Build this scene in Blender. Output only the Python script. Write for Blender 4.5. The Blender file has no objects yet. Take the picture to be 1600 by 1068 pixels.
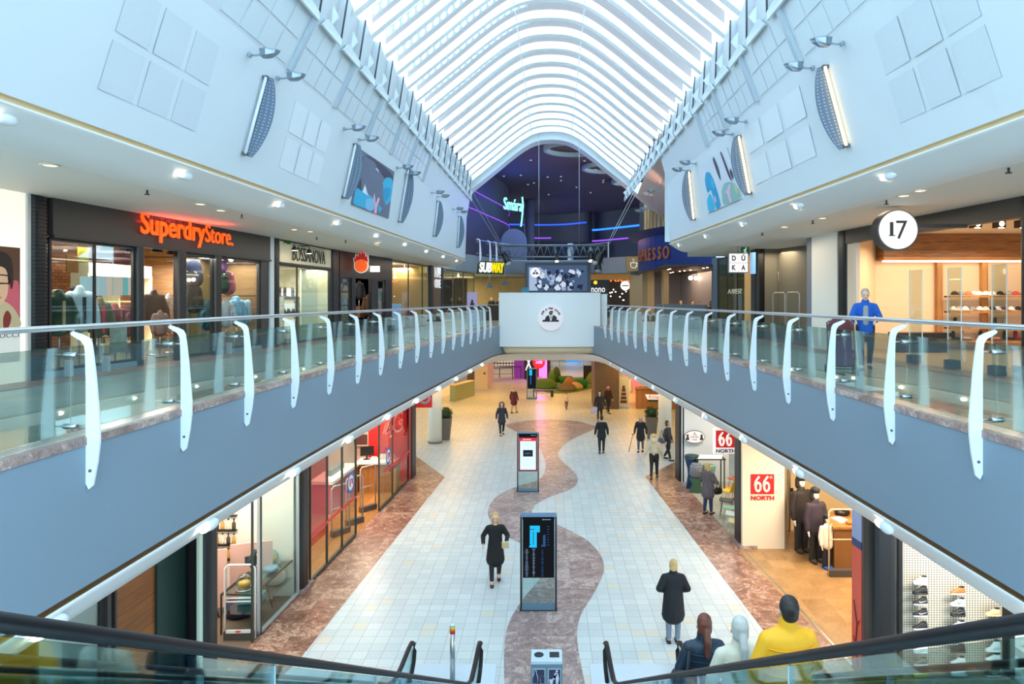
import bpy, bmesh, math, random
from mathutils import Vector, Matrix
random.seed(7)
S = bpy.context.scene
C = S.collection
PI = math.pi
# ---------------------------------------------------------------- measured camera
F = 1067.0; CX = 854.0; CY = 468.0; H = 7.1; ZG = 5.6        # focal (px), principal point, eye height, gallery floor
def W(px, py, Y): return Vector(((px-CX)*Y/F, Y, H-(py-CY)*Y/F))
def G(px, py, z=0.0):
    Y = F*(H-z)/(py-CY); return Vector(((px-CX)*Y/F, Y, z))
cam = bpy.data.cameras.new('camera'); camo = bpy.data.objects.new('camera', cam); C.objects.link(camo)
camo.location = (0, 0, H); camo.rotation_euler = (PI/2, 0, 0)
cam.sensor_width = 36; cam.lens = 36*F/1600; cam.shift_x = -(CX-800)/1600; cam.shift_y = (CY-534)/1600
cam.clip_start = .05; cam.clip_end = 500
S.camera = camo
S.view_settings.view_transform = 'Standard'; S.view_settings.look = 'None'; S.view_settings.gamma = 1
S.view_settings.use_curve_mapping = False
# ---------------------------------------------------------------- materials
def lin(v):
    v /= 255.0
    return v/12.92 if v <= .04045 else ((v+.055)/1.055)**2.4
def rgb(r, g, b): return (lin(r), lin(g), lin(b), 1)
MATS = {}
def mat(name, col=(200,200,200), rough=.6, metal=0.0, emit=0.0, ecol=None, spec=.5, noise=None):
    """plain procedural principled; noise=(scale, amount) varies the colour"""
    if name in MATS: return MATS[name]
    m = bpy.data.materials.new(name); m.use_nodes = True
    nt = m.node_tree; b = nt.nodes['Principled BSDF']
    c = rgb(*col)
    b.inputs['Base Color'].default_value = c; b.inputs['Roughness'].default_value = rough
    b.inputs['Metallic'].default_value = metal; b.inputs['Specular IOR Level'].default_value = spec
    if emit:
        b.inputs['Emission Color'].default_value = rgb(*(ecol or col)); b.inputs['Emission Strength'].default_value = emit
    if noise:
        tc = nt.nodes.new('ShaderNodeTexCoord'); n = nt.nodes.new('ShaderNodeTexNoise'); n.inputs['Scale'].default_value = noise[0]
        n.inputs['Detail'].default_value = 3
        mx = nt.nodes.new('ShaderNodeMixRGB'); mx.inputs[1].default_value = tuple(x*(1-noise[1]) for x in c[:3])+(1,)
        mx.inputs[2].default_value = tuple(min(1, x*(1+noise[1])) for x in c[:3])+(1,)
        nt.links.new(tc.outputs['Object'], n.inputs['Vector']); nt.links.new(n.outputs['Fac'], mx.inputs[0]); nt.links.new(mx.outputs[0], b.inputs['Base Color'])
    MATS[name] = m; return m
def N(nt, t, **kw):
    n = nt.nodes.new(t)
    for k, v in kw.items():
        if hasattr(n, k) and k not in ('Scale','Detail'): setattr(n, k, v)
        else: n.inputs[k].default_value = v
    return n
def glass(name, tint=(235,245,243), refl=.35, rough=0.02, base=.04):
    if name in MATS: return MATS[name]
    m = bpy.data.materials.new(name); m.use_nodes = True; nt = m.node_tree; nt.nodes.clear()
    o = nt.nodes.new('ShaderNodeOutputMaterial'); t = nt.nodes.new('ShaderNodeBsdfTransparent'); g = nt.nodes.new('ShaderNodeBsdfGlossy')
    t.inputs[0].default_value = rgb(*tint); g.inputs['Roughness'].default_value = rough; g.inputs[0].default_value = (1,1,1,1)
    lw = nt.nodes.new('ShaderNodeFresnel'); lw.inputs['IOR'].default_value = 1.4
    mm = nt.nodes.new('ShaderNodeMath'); mm.operation = 'MULTIPLY_ADD'; mm.inputs[1].default_value = refl; mm.inputs[2].default_value = base*refl
    mm.use_clamp = True
    mx = nt.nodes.new('ShaderNodeMixShader')
    nt.links.new(lw.outputs[0], mm.inputs[0]); nt.links.new(mm.outputs[0], mx.inputs[0])
    nt.links.new(t.outputs[0], mx.inputs[1]); nt.links.new(g.outputs[0], mx.inputs[2]); nt.links.new(mx.outputs[0], o.inputs[0])
    MATS[name] = m; return m
def emis(name, col=(255,255,255), s=1.0):
    if name in MATS: return MATS[name]
    m = bpy.data.materials.new(name); m.use_nodes = True; nt = m.node_tree; nt.nodes.clear()
    o = nt.nodes.new('ShaderNodeOutputMaterial'); e = nt.nodes.new('ShaderNodeEmission'); e.inputs[0].default_value = rgb(*col); e.inputs[1].default_value = s
    nt.links.new(e.outputs[0], o.inputs[0]); MATS[name] = m; return m
def ramp(nt, fac, stops, interp='LINEAR'):
    r = nt.nodes.new('ShaderNodeValToRGB'); r.color_ramp.interpolation = interp
    el = r.color_ramp.elements
    el[0].position, el[0].color = stops[0][0], stops[0][1]; el[1].position, el[1].color = stops[1][0], stops[1][1]
    for p, c in stops[2:]:
        e = el.new(p); e.color = c
    nt.links.new(fac, r.inputs[0]); return r
def math_(nt, op, a, b=None):
    n = nt.nodes.new('ShaderNodeMath'); n.operation = op
    for i, v in enumerate((a, b)):
        if v is None: continue
        if isinstance(v, (int, float)): n.inputs[i].default_value = v
        else: nt.links.new(v, n.inputs[i])
    return n.outputs[0]
def tile_mat(name, cols, rare, grout, tile=.3, gw=.03, rough=.3, speck=60, rarep=.045, specamt=.12):
    m = bpy.data.materials.new(name); m.use_nodes = True; nt = m.node_tree; b = nt.nodes['Principled BSDF']
    tc = nt.nodes.new('ShaderNodeTexCoord'); sx = nt.nodes.new('ShaderNodeSeparateXYZ'); nt.links.new(tc.outputs['Object'], sx.inputs[0])
    u = math_(nt,'DIVIDE', sx.outputs[0], tile); v = math_(nt,'DIVIDE', sx.outputs[1], tile)
    fu = math_(nt,'FRACT', u); fv = math_(nt,'FRACT', v)
    lu = math_(nt,'LESS_THAN', fu, gw); lv = math_(nt,'LESS_THAN', fv, gw*1.0)
    gm = math_(nt,'MAXIMUM', lu, lv)
    cu = math_(nt,'FLOOR', u); cv = math_(nt,'FLOOR', v)
    cb = nt.nodes.new('ShaderNodeCombineXYZ'); nt.links.new(cu, cb.inputs[0]); nt.links.new(cv, cb.inputs[1])
    wn = nt.nodes.new('ShaderNodeTexWhiteNoise'); wn.noise_dimensions = '2D'; nt.links.new(cb.outputs[0], wn.inputs['Vector'])
    base = ramp(nt, wn.outputs['Value'], [(0, rgb(*cols[0])), (1, rgb(*cols[1]))])
    r = math_(nt,'GREATER_THAN', wn.outputs['Value'], 1-rarep)
    mx = nt.nodes.new('ShaderNodeMixRGB'); nt.links.new(r, mx.inputs[0]); nt.links.new(base.outputs[0], mx.inputs[1]); mx.inputs[2].default_value = rgb(*rare)
    ns = N(nt,'ShaderNodeTexNoise', Scale=speck, Detail=4); nt.links.new(tc.outputs['Object'], ns.inputs['Vector'])
    sp = ramp(nt, ns.outputs['Fac'], [(.35, (1-specamt*2,)*3+(1,)), (.65, (1+specamt,)*3+(1,))])
    mu = nt.nodes.new('ShaderNodeMixRGB'); mu.blend_type = 'MULTIPLY'; mu.inputs[0].default_value = 1
    nt.links.new(mx.outputs[0], mu.inputs[1]); nt.links.new(sp.outputs[0], mu.inputs[2])
    mg = nt.nodes.new('ShaderNodeMixRGB'); nt.links.new(gm, mg.inputs[0]); nt.links.new(mu.outputs[0], mg.inputs[1]); mg.inputs[2].default_value = rgb(*grout)
    nt.links.new(mg.outputs[0], b.inputs['Base Color']); b.inputs['Roughness'].default_value = rough
    MATS[name] = m; return m
def marble_mat(name, stops, scale=1.2, rough=.3, dist=2.5, stretch=(1,1,1), fine=9):
    m = bpy.data.materials.new(name); m.use_nodes = True; nt = m.node_tree; b = nt.nodes['Principled BSDF']
    tc = nt.nodes.new('ShaderNodeTexCoord'); mp = nt.nodes.new('ShaderNodeMapping'); mp.inputs['Scale'].default_value = stretch
    nt.links.new(tc.outputs['Object'], mp.inputs[0])
    # each slab has its own vein direction: snap to 0.6 m slabs and offset
    sn = nt.nodes.new('ShaderNodeVectorMath'); sn.operation = 'SNAP'; sn.inputs[1].default_value = (.6,.6,1); nt.links.new(tc.outputs['Object'], sn.inputs[0])
    wn = nt.nodes.new('ShaderNodeTexWhiteNoise'); nt.links.new(sn.outputs[0], wn.inputs['Vector'])
    ad = nt.nodes.new('ShaderNodeVectorMath'); ad.operation = 'MULTIPLY_ADD'; ad.inputs[1].default_value = (9,9,0)
    nt.links.new(wn.outputs['Color'], ad.inputs[0]); nt.links.new(mp.outputs[0], ad.inputs[2])
    n = N(nt,'ShaderNodeTexNoise', Scale=scale, Detail=6, Distortion=dist); nt.links.new(ad.outputs[0], n.inputs['Vector'])
    f = N(nt,'ShaderNodeTexNoise', Scale=fine, Detail=4, Distortion=3); nt.links.new(ad.outputs[0], f.inputs['Vector'])
    a = math_(nt,'MULTIPLY', n.outputs['Fac'], .55); a = math_(nt,'ADD', a, math_(nt,'MULTIPLY', f.outputs['Fac'], .45))
    a = math_(nt,'ADD', a, math_(nt,'MULTIPLY', math_(nt,'SUBTRACT', wn.outputs['Value'], .5), .1))
    r = ramp(nt, a, stops); nt.links.new(r.outputs[0], b.inputs['Base Color']); b.inputs['Roughness'].default_value = rough
    MATS[name] = m; return m
def wood_mat(name, c0, c1, plank=.2, axis='Z', rough=.5, emit=0):
    m = bpy.data.materials.new(name); m.use_nodes = True; nt = m.node_tree; b = nt.nodes['Principled BSDF']
    tc = nt.nodes.new('ShaderNodeTexCoord'); sx = nt.nodes.new('ShaderNodeSeparateXYZ'); nt.links.new(tc.outputs['Object'], sx.inputs[0])
    k = 'XYZ'.index(axis)
    v = math_(nt,'DIVIDE', sx.outputs[k], plank); cell = math_(nt,'FLOOR', v); fr = math_(nt,'FRACT', v)
    wn = nt.nodes.new('ShaderNodeTexWhiteNoise'); wn.noise_dimensions = '1D'; nt.links.new(cell, wn.inputs['W'])
    mp = nt.nodes.new('ShaderNodeMapping'); s = [2.0,2.0,2.0]; s[k] = 25; mp.inputs['Scale'].default_value = s; nt.links.new(tc.outputs['Object'], mp.inputs[0])
    n = N(nt,'ShaderNodeTexNoise', Scale=1.0, Detail=4, Distortion=.6); nt.links.new(mp.outputs[0], n.inputs['Vector'])
    a = math_(nt,'ADD', math_(nt,'MULTIPLY', n.outputs['Fac'], .7), math_(nt,'MULTIPLY', wn.outputs['Value'], .3))
    r = ramp(nt, a, [(.25, rgb(*c0)), (.75, rgb(*c1))])
    gap = math_(nt,'GREATER_THAN', fr, .03)
    mu = nt.nodes.new('ShaderNodeMixRGB'); mu.inputs[1].default_value = tuple(x*.3 for x in rgb(*c0)[:3])+(1,); nt.links.new(gap, mu.inputs[0]); nt.links.new(r.outputs[0], mu.inputs[2])
    nt.links.new(mu.outputs[0], b.inputs['Base Color']); b.inputs['Roughness'].default_value = rough
    MATS[name] = m; return m
def brick_mat(name):
    m = bpy.data.materials.new(name); m.use_nodes = True; nt = m.node_tree; b = nt.nodes['Principled BSDF']
    tc = nt.nodes.new('ShaderNodeTexCoord'); sx = nt.nodes.new('ShaderNodeSeparateXYZ'); nt.links.new(tc.outputs['Object'], sx.inputs[0])
    cb = nt.nodes.new('ShaderNodeCombineXYZ'); nt.links.new(math_(nt,'ADD', sx.outputs[0], sx.outputs[1]), cb.inputs[0]); nt.links.new(sx.outputs[2], cb.inputs[1])
    br = nt.nodes.new('ShaderNodeTexBrick'); nt.links.new(cb.outputs[0], br.inputs['Vector'])
    br.inputs['Scale'].default_value = 1; br.inputs['Brick Width'].default_value = .25; br.inputs['Row Height'].default_value = .085; br.inputs['Mortar Size'].default_value = .008
    br.inputs['Color1'].default_value = rgb(150,84,52); br.inputs['Color2'].default_value = rgb(196,124,80); br.inputs['Mortar'].default_value = rgb(96,70,54)
    nt.links.new(br.outputs[0], b.inputs['Base Color']); b.inputs['Roughness'].default_value = .8
    MATS[name] = m; return m
def dots_mat(name, base, hole, n=26, r=.28, uvhole=None, trans=False):
    """round holes on a UV grid: dark dots, or see-through ones"""
    m = bpy.data.materials.new(name); m.use_nodes = True; nt = m.node_tree; b = nt.nodes['Principled BSDF']
    uv = nt.nodes.new('ShaderNodeUVMap'); sx = nt.nodes.new('ShaderNodeSeparateXYZ'); nt.links.new(uv.outputs[0], sx.inputs[0])
    fu = math_(nt,'SUBTRACT', math_(nt,'FRACT', math_(nt,'MULTIPLY', sx.outputs[0], n)), .5)
    fv = math_(nt,'SUBTRACT', math_(nt,'FRACT', math_(nt,'MULTIPLY', sx.outputs[1], n)), .5)
    d = math_(nt,'ADD', math_(nt,'MULTIPLY', fu, fu), math_(nt,'MULTIPLY', fv, fv))
    h = math_(nt,'LESS_THAN', d, r*r)
    b.inputs['Roughness'].default_value = .6
    if trans:
        b.inputs['Base Color'].default_value = rgb(*base)
        o = nt.nodes['Material Output']; t = nt.nodes.new('ShaderNodeBsdfTransparent'); mx = nt.nodes.new('ShaderNodeMixShader')
        nt.links.new(h, mx.inputs[0]); nt.links.new(b.outputs[0], mx.inputs[1]); nt.links.new(t.outputs[0], mx.inputs[2]); nt.links.new(mx.outputs[0], o.inputs[0])
    else:
        mx = nt.nodes.new('ShaderNodeMixRGB'); mx.inputs[1].default_value = rgb(*base); mx.inputs[2].default_value = rgb(*hole)
        nt.links.new(h, mx.inputs[0]); nt.links.new(mx.outputs[0], b.inputs['Base Color'])
    MATS[name] = m; return m
def translucent(name, col, k=.6):
    m = bpy.data.materials.new(name); m.use_nodes = True; nt = m.node_tree; nt.nodes.clear()
    o = nt.nodes.new('ShaderNodeOutputMaterial'); d = nt.nodes.new('ShaderNodeBsdfDiffuse'); t = nt.nodes.new('ShaderNodeBsdfTranslucent'); mx = nt.nodes.new('ShaderNodeMixShader')
    d.inputs[0].default_value = rgb(*col); t.inputs[0].default_value = rgb(*col); mx.inputs[0].default_value = k
    nt.links.new(d.outputs[0], mx.inputs[1]); nt.links.new(t.outputs[0], mx.inputs[2]); nt.links.new(mx.outputs[0], o.inputs[0]); MATS[name] = m; return m
# ---------------------------------------------------------------- mesh builder
class MB:
    def __init__(s): s.v = []; s.f = []; s.uv = {}; s.sm = set()
    def add(s, vs, fs, smooth=False):
        k = len(s.v); s.v += [Vector(v) for v in vs]
        for f in fs:
            if smooth: s.sm.add(len(s.f))
            s.f.append([i+k for i in f])
        return s
    def box(s, c, d, rz=0, M=None):
        x, y, z = d[0]/2, d[1]/2, d[2]/2
        R = M or Matrix.Rotation(rz, 3, 'Z')
        vs = [Vector(c)+R@Vector((sx*x, sy*y, sz*z)) for sz in (-1,1) for sx, sy in ((-1,-1),(1,-1),(1,1),(-1,1))]
        return s.add(vs, [(3,2,1,0),(4,5,6,7),(0,1,5,4),(1,2,6,5),(2,3,7,6),(3,0,4,7)])
    def b2(s, a, b): return s.box([(a[i]+b[i])/2 for i in range(3)], [abs(a[i]-b[i]) for i in range(3)])
    def quad(s, a, b, c, d, uv=None):
        if uv: s.uv[len(s.f)] = uv
        return s.add([a,b,c,d], [(0,1,2,3)])
    def poly(s, pts): return s.add(pts, [tuple(range(len(pts)))])
    def tube(s, pts, r, n=8, cap=True, flat=1.0):
        pts = [Vector(p) for p in pts]; rs = r if isinstance(r, (list, tuple)) else [r]*len(pts)
        t0 = (pts[1]-pts[0]).normalized(); up = Vector((0,0,1)) if abs(t0.z) < .9 else Vector((0,1,0))
        vs = []; fs = []
        for i, p in enumerate(pts):
            t = (pts[min(i+1,len(pts)-1)]-pts[max(i-1,0)]).normalized()
            a = t.cross(up)
            if a.length < 1e-4: a = t.cross(Vector((1,0,0)))
            a.normalize(); b = a.cross(t).normalized()
            for k in range(n):
                th = 2*PI*k/n; vs.append(p+a*math.cos(th)*rs[i]+b*math.sin(th)*rs[i]*flat)
        m = len(pts)
        for i in range(m-1):
            for k in range(n):
                fs.append((i*n+k, i*n+(k+1)%n, (i+1)*n+(k+1)%n, (i+1)*n+k))
        s.add(vs, fs, True)
        if cap:
            k = len(s.v)-len(vs); s.f.append([k+i for i in range(n)][::-1]); s.f.append([k+(m-1)*n+i for i in range(n)])
        return s
    def cyl(s, p0, p1, r, r1=None, n=12): return s.tube([p0, p1], [r, r if r1 is None else r1], n)
    def prism(s, pts, d):
        """closed outline (3D points) swept by vector d"""
        n = len(pts); d = Vector(d); vs = [Vector(p) for p in pts]+[Vector(p)+d for p in pts]
        return s.add(vs, [tuple(range(n))[::-1], tuple(range(n, 2*n))]+[(i,(i+1)%n,n+(i+1)%n,n+i) for i in range(n)])
    def loft(s, rings, closed=True, cap=True, smooth=True):
        n = len(rings[0]); vs = [p for r in rings for p in r]; fs = []
        for i in range(len(rings)-1):
            for k in range(n if closed else n-1):
                fs.append((i*n+k, i*n+(k+1)%n, (i+1)*n+(k+1)%n, (i+1)*n+k))
        s.add(vs, fs, smooth)
        if cap and closed:
            k = len(s.v)-len(vs); s.f.append([k+i for i in range(n)][::-1]); s.f.append([k+len(vs)-n+i for i in range(n)])
        return s
    def lathe(s, prof, n=20, c=(0,0,0), cap=True):
        rings = [[Vector((c[0]+r*math.cos(2*PI*k/n), c[1]+r*math.sin(2*PI*k/n), c[2]+z)) for k in range(n)] for r, z in prof]
        return s.loft(rings, True, cap)
    def ell(s, c, r, n=12, M=None):
        rings = []
        for i in range(1, n//2+1):
            th = PI*i/(n//2+1); rings.append([(r[0]*math.sin(th)*math.cos(2*PI*k/n), r[1]*math.sin(th)*math.sin(2*PI*k/n), -r[2]*math.cos(th)) for k in range(n)])
        rings = [[Vector(c)+((M@Vector(p)) if M else Vector(p)) for p in q] for q in rings]
        return s.loft(rings)
    def disc(s, c, r, n=28, axis='Y', d=.05):
        ps = []
        for k in range(n):
            a = 2*PI*k/n
            ps.append((c[0]+r*math.cos(a), c[1], c[2]+r*math.sin(a)) if axis == 'Y' else ((c[0]+r*math.cos(a), c[1]+r*math.sin(a), c[2]) if axis == 'Z' else (c[0], c[1]+r*math.cos(a), c[2]+r*math.sin(a))))
        dv = {'Y': (0,d,0), 'Z': (0,0,d), 'X': (d,0,0)}[axis]
        return s.prism(ps, dv)
    def mesh(s, name):
        me = bpy.data.meshes.new(name); me.from_pydata([tuple(v) for v in s.v], [], s.f)
        for i in s.sm: me.polygons[i].use_smooth = True
        if s.uv:
            l = me.uv_layers.new(name='UVMap')
            for fi, u in s.uv.items():
                for j, li in enumerate(me.polygons[fi].loop_indices): l.data[li].uv = u[j % len(u)]
        bm = bmesh.new(); bm.from_mesh(me)
        if not s.uv: bmesh.ops.recalc_face_normals(bm, faces=bm.faces)
        bm.to_mesh(me); bm.free(); me.update(); return me
def link(name, me, m=None, parent=None, loc=None, rot=None):
    o = bpy.data.objects.new(name, me); C.objects.link(o)
    if m is not None and me is not None:
        for x in (m if isinstance(m, (list, tuple)) else [m]): me.materials.append(x)
    if parent is not None: o.parent = parent
    if loc is not None: o.location = loc
    if rot is not None: o.rotation_euler = rot
    return o
def tag(o, label, cat, group=None, kind=None):
    o['label'] = label; o['category'] = cat
    if group: o['group'] = group
    if kind: o['kind'] = kind
    return o
def thing(name, label, cat, loc=(0,0,0), rz=0, group=None):
    o = bpy.data.objects.new(name, None); C.objects.link(o); o.location = loc; o.rotation_euler = (0,0,rz)
    o.empty_display_size = .1
    return tag(o, label, cat, group)
def part(name, mb, m, parent, label=None):
    o = link(name, mb.mesh(name), m, parent)
    if label: o['label'] = label
    return o
def struct(name, mb, m, loc=None):
    o = link(name, mb.mesh(name), m, None, loc); o['kind'] = 'structure'; return o
def solo(name, mb, m, label, cat, loc=(0,0,0), rz=0, group=None):
    return tag(link(name, mb.mesh(name), m, None, loc, (0,0,rz)), label, cat, group)
def dup(root, loc, rz=None, label=None, group=None):
    def cp(o, par):
        c = o.copy(); C.objects.link(c)
        if par is not None: c.parent = par
        for ch in list(o.children): cp(ch, c)
        return c
    r = cp(root, None); r.location = loc
    if rz is not None: r.rotation_euler = (0,0,rz)
    if label: r['label'] = label
    if group: r['group'] = group
    return r
def text_mesh(s, size, extrude=.01, align='CENTER', bold=0.0, sx=1.0, shear=0):
    cu = bpy.data.curves.new('lettering', 'FONT'); cu.body = s; cu.size = size; cu.extrude = extrude; cu.align_x = align; cu.align_y = 'CENTER'; cu.offset = bold; cu.shear = shear
    cu.resolution_u = 3
    o = bpy.data.objects.new('lettering', cu); C.objects.link(o)
    bpy.context.view_layer.update()
    me = bpy.data.meshes.new_from_object(o.evaluated_get(bpy.context.evaluated_depsgraph_get()))
    bpy.data.objects.remove(o); bpy.data.curves.remove(cu)
    if sx != 1.0: me.transform(Matrix.Diagonal((sx,1,1,1)))
    me.transform(Matrix.Rotation(PI/2, 4, 'X'))       # stands up, reads along +X seen from -Y
    return me
def text(s, size, m, parent, loc=(0,0,0), rz=0, name='lettering', **kw):
    return link(name, text_mesh(s, size, **kw), m, parent, loc, (0,0,rz))
# soft bodies: capsules merged by a voxel remesh
def capsule(mb, p0, r0, p1, r1, n=12, X=None):
    """r may be a number or (rx, ry): half widths across and along the facing direction"""
    p0, p1 = Vector(p0), Vector(p1); t = p1-p0; L = max(t.length, 1e-4); t = t/L
    a = Vector(X) if X else Vector((1,0,0)); a = a-t*a.dot(t)
    if a.length < .1: a = Vector((0,1,0))-t*t.y
    a.normalize(); b = t.cross(a)
    r0 = r0 if isinstance(r0, tuple) else (r0, r0); r1 = r1 if isinstance(r1, tuple) else (r1, r1)
    rings = []
    for th in (-80,-55,-28,0): 
        c, sn = math.cos(math.radians(th)), math.sin(math.radians(th)); rm = min(r0)
        rings.append([p0+t*sn*rm+a*math.cos(2*PI*k/n)*r0[0]*c+b*math.sin(2*PI*k/n)*r0[1]*c for k in range(n)])
    for th in (0,28,55,80):
        c, sn = math.cos(math.radians(th)), math.sin(math.radians(th)); rm = min(r1)
        rings.append([p1+t*sn*rm+a*math.cos(2*PI*k/n)*r1[0]*c+b*math.sin(2*PI*k/n)*r1[1]*c for k in range(n)])
    mb.loft(rings)
def soft(name, segs, m, parent=None, vox=.014, smooth=3, extra=None):
    mb = MB()
    for sg in segs: capsule(mb, *sg)
    if extra: extra(mb)
    o = bpy.data.objects.new(name, mb.mesh(name)); C.objects.link(o)
    md = o.modifiers.new('r', 'REMESH'); md.mode = 'VOXEL'; md.voxel_size = vox; md.use_smooth_shade = True
    if smooth:
        sm = o.modifiers.new('s', 'SMOOTH'); sm.iterations = smooth; sm.factor = .5
    bpy.context.view_layer.update()
    me = bpy.data.meshes.new_from_object(o.evaluated_get(bpy.context.evaluated_depsgraph_get()))
    bpy.data.objects.remove(o)
    for p in me.polygons: p.use_smooth = True
    me.materials.clear()
    return link(name, me, m, parent)
def interp(tab, x):
    if x <= tab[0][0]:
        (a, b), (c, d) = tab[0], tab[1]
    elif x >= tab[-1][0]:
        (a, b), (c, d) = tab[-2], tab[-1]
    else:
        for i in range(len(tab)-1):
            if tab[i][0] <= x <= tab[i+1][0]: (a, b), (c, d) = tab[i], tab[i+1]; break
    return b+(d-b)*(x-a)/(c-a)
def spline(pts, k=6):
    out = []
    n = len(pts)
    for i in range(n-1):
        p0, p1, p2, p3 = (Vector(pts[max(i-1,0)]), Vector(pts[i]), Vector(pts[i+1]), Vector(pts[min(i+2,n-1)]))
        for j in range(k):
            t = j/k
            out.append(.5*((2*p1)+(p2-p0)*t+(2*p0-5*p1+4*p2-p3)*t*t+(3*p1-p0-3*p2+p3)*t**3))
    out.append(Vector(pts[-1])); return out
ORD = ['first','second','third','fourth','fifth','sixth','seventh','eighth','ninth','tenth','eleventh','twelfth','thirteenth','fourteenth','fifteenth','sixteenth','seventeenth','eighteenth','nineteenth','twentieth','twenty-first','twenty-second','twenty-third']
def light(name, kind, loc, power, col=(255,255,255), size=.5, size_y=None, rot=(0,0,0), spread=None):
    l = bpy.data.lights.new(name, kind); l.energy = power; l.color = rgb(*col)[:3]
    if kind == 'AREA':
        l.size = size
        if size_y: l.shape = 'RECTANGLE'; l.size_y = size_y
        if spread: l.spread = spread
    elif kind in ('POINT','SPOT'): l.shadow_soft_size = size
    o = bpy.data.objects.new(name, l); C.objects.link(o); o.location = loc; o.rotation_euler = rot
    return o
# ================================================================ materials of the building
WHITE = mat('white_paint', (226,231,234), .55)
WALLW = mat('wall_white', (206,214,219), .5)
CEILW = mat('ceiling_white', (218,216,210), .6)
COVE = mat('cove_white', (226,228,228), .5)
CREAM = mat('cream_trim', (222,200,160), .6)
BRONZE = mat('bronze_trim', (112,82,52), .5)
FASC = mat('fascia_blue_grey', (124,144,160), .5, noise=(.6,.03))
DARK = mat('dark_bronze', (44,41,40), .4)
BLACK = mat('black', (18,18,20), .4)
STEEL = mat('brushed_steel', (176,180,184), .3, 1.0)
RAILM = mat('rail_steel', (200,204,208), .28, .85)
LAMPG = mat('lamp_grey', (150,168,184), .4, .3)
GLASS = glass('clear_glass', (226,240,238), .5)
SHOPGL = glass('shop_glass', (236,244,242), .22)
TILE = tile_mat('floor_tile', ((194,202,203),(208,215,214)), (210,206,192), (150,160,165), .3, .035, .34, 40, .045, .07)
GTILE = tile_mat('gallery_tile', ((158,172,168),(172,184,178)), (182,188,174), (138,148,146), .3, .02, .2, 30)
MARB = marble_mat('red_granite', [(.36, rgb(104,70,58)), (.47, rgb(140,98,80)), (.54, rgb(158,116,98)), (.60, rgb(206,174,152)), (.64, rgb(150,108,92))], 1.6, .32, 3.2, (1,1,1), 7)
MARBC = marble_mat('rose_granite', [(.36, rgb(124,104,100)), (.47, rgb(150,128,124)), (.54, rgb(166,144,138)), (.60, rgb(204,186,178)), (.65, rgb(158,138,134))], 1.5, .3, 3.0, (1,1,1), 7)
WOODF = wood_mat('oak_floor', (150,98,46), (190,134,72), .35, 'X', .35)
OAKB = marble_mat('brown_floor', [(.3, rgb(130,96,58)), (.5, rgb(162,124,80)), (.7, rgb(184,146,100)), (.8, rgb(190,150,106))], .8, .3, 1.5)
PLANK = wood_mat('plank_wood', (110,66,28), (188,128,66), .22, 'Z', .5)
OAK = wood_mat('oak', (150,98,48), (196,140,80), .3, 'X', .5)
BRICK = brick_mat('brick')
# ================================================================ plan lines
XF = [(-4,5.5),(0,5.28),(6,5.05),(9,4.98),(12,4.90),(15,4.75),(18,4.58),(21,4.36),(25,4.05),(30,3.66),(36,3.18)]
XUL = [(-2,-10.6),(12,-9.6),(21,-8.65),(27,-8.25),(32,-7.45),(39,-6.6),(50,-5.3)]
XUR = [(-2,10.2),(12.8,9.0),(19.3,8.4),(26.4,8.06),(32,7.8),(45,7.6)]
X0L = lambda Y: -6.83+.053*Y
X0R = lambda Y: 6.65-.053*Y
def hit(tab, px, side=None):
    """plan point where the sight line through column px meets the plan line X = tab(Y)"""
    a, b = 2.0, 90.0
    f = lambda Y: (tab(Y) if callable(tab) else interp(tab, Y))-(px-CX)*Y/F
    s = f(a)
    for _ in range(60):
        m = (a+b)/2
        if (f(m) > 0) == (s > 0): a = m
        else: b = m
    return Vector(((px-CX)*a/F, a, 0))
# gallery edge path, near end on the west side, round the bridge, back on the east side
path = [Vector((-interp(XF, y), y, 0)) for y in [-2, 0, 2]+[3+1.5*i for i in range(23)]]
path += [Vector(p) for p in ((-3.05,37.4,0),(-2.92,38.4,0),(-2.7,39.3,0),(-2.3,40.0,0),(-1.7,40.3,0),(-.8,40.4,0))]
path = path + [Vector((-p.x, p.y, 0)) for p in reversed(path)]
def normals(pts):
    out = []
    for i in range(len(pts)):
        d = (pts[min(i+1,len(pts)-1)]-pts[max(i-1,0)]).normalized(); out.append(Vector((-d.y, d.x, 0)))
    return out
pn = normals(path)
def strip(mb, pts, ns, prof, smooth=True):
    """profile [(outward offset, z)] carried along a plan path"""
    rings = [[Vector((p.x+n.x*d, p.y+n.y*d, z)) for d, z in prof] for p, n in zip(pts, ns)]
    return mb.loft(rings, False, False, smooth)
struct('gallery_fascia', strip(MB(), path, pn, [(0,5.52),(0,3.98)]), FASC)
struct('trim_granite_edge', strip(MB(), path, pn, [(.12,5.605),(-.015,5.605),(-.015,5.52),(.05,5.52)], False), MARBC)
struct('trim_bronze', strip(MB(), path, pn, [(-.0,3.985),(.0,3.98),(.03,3.97),(.03,3.93),(-.02,3.93)], False), BRONZE)
struct('ceiling_cove', strip(MB(), path, pn, [(-.02,3.93),(-.035,3.905),(-.01,3.865),(.12,3.70),(.32,3.52),(.75,3.45)]), COVE)
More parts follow.
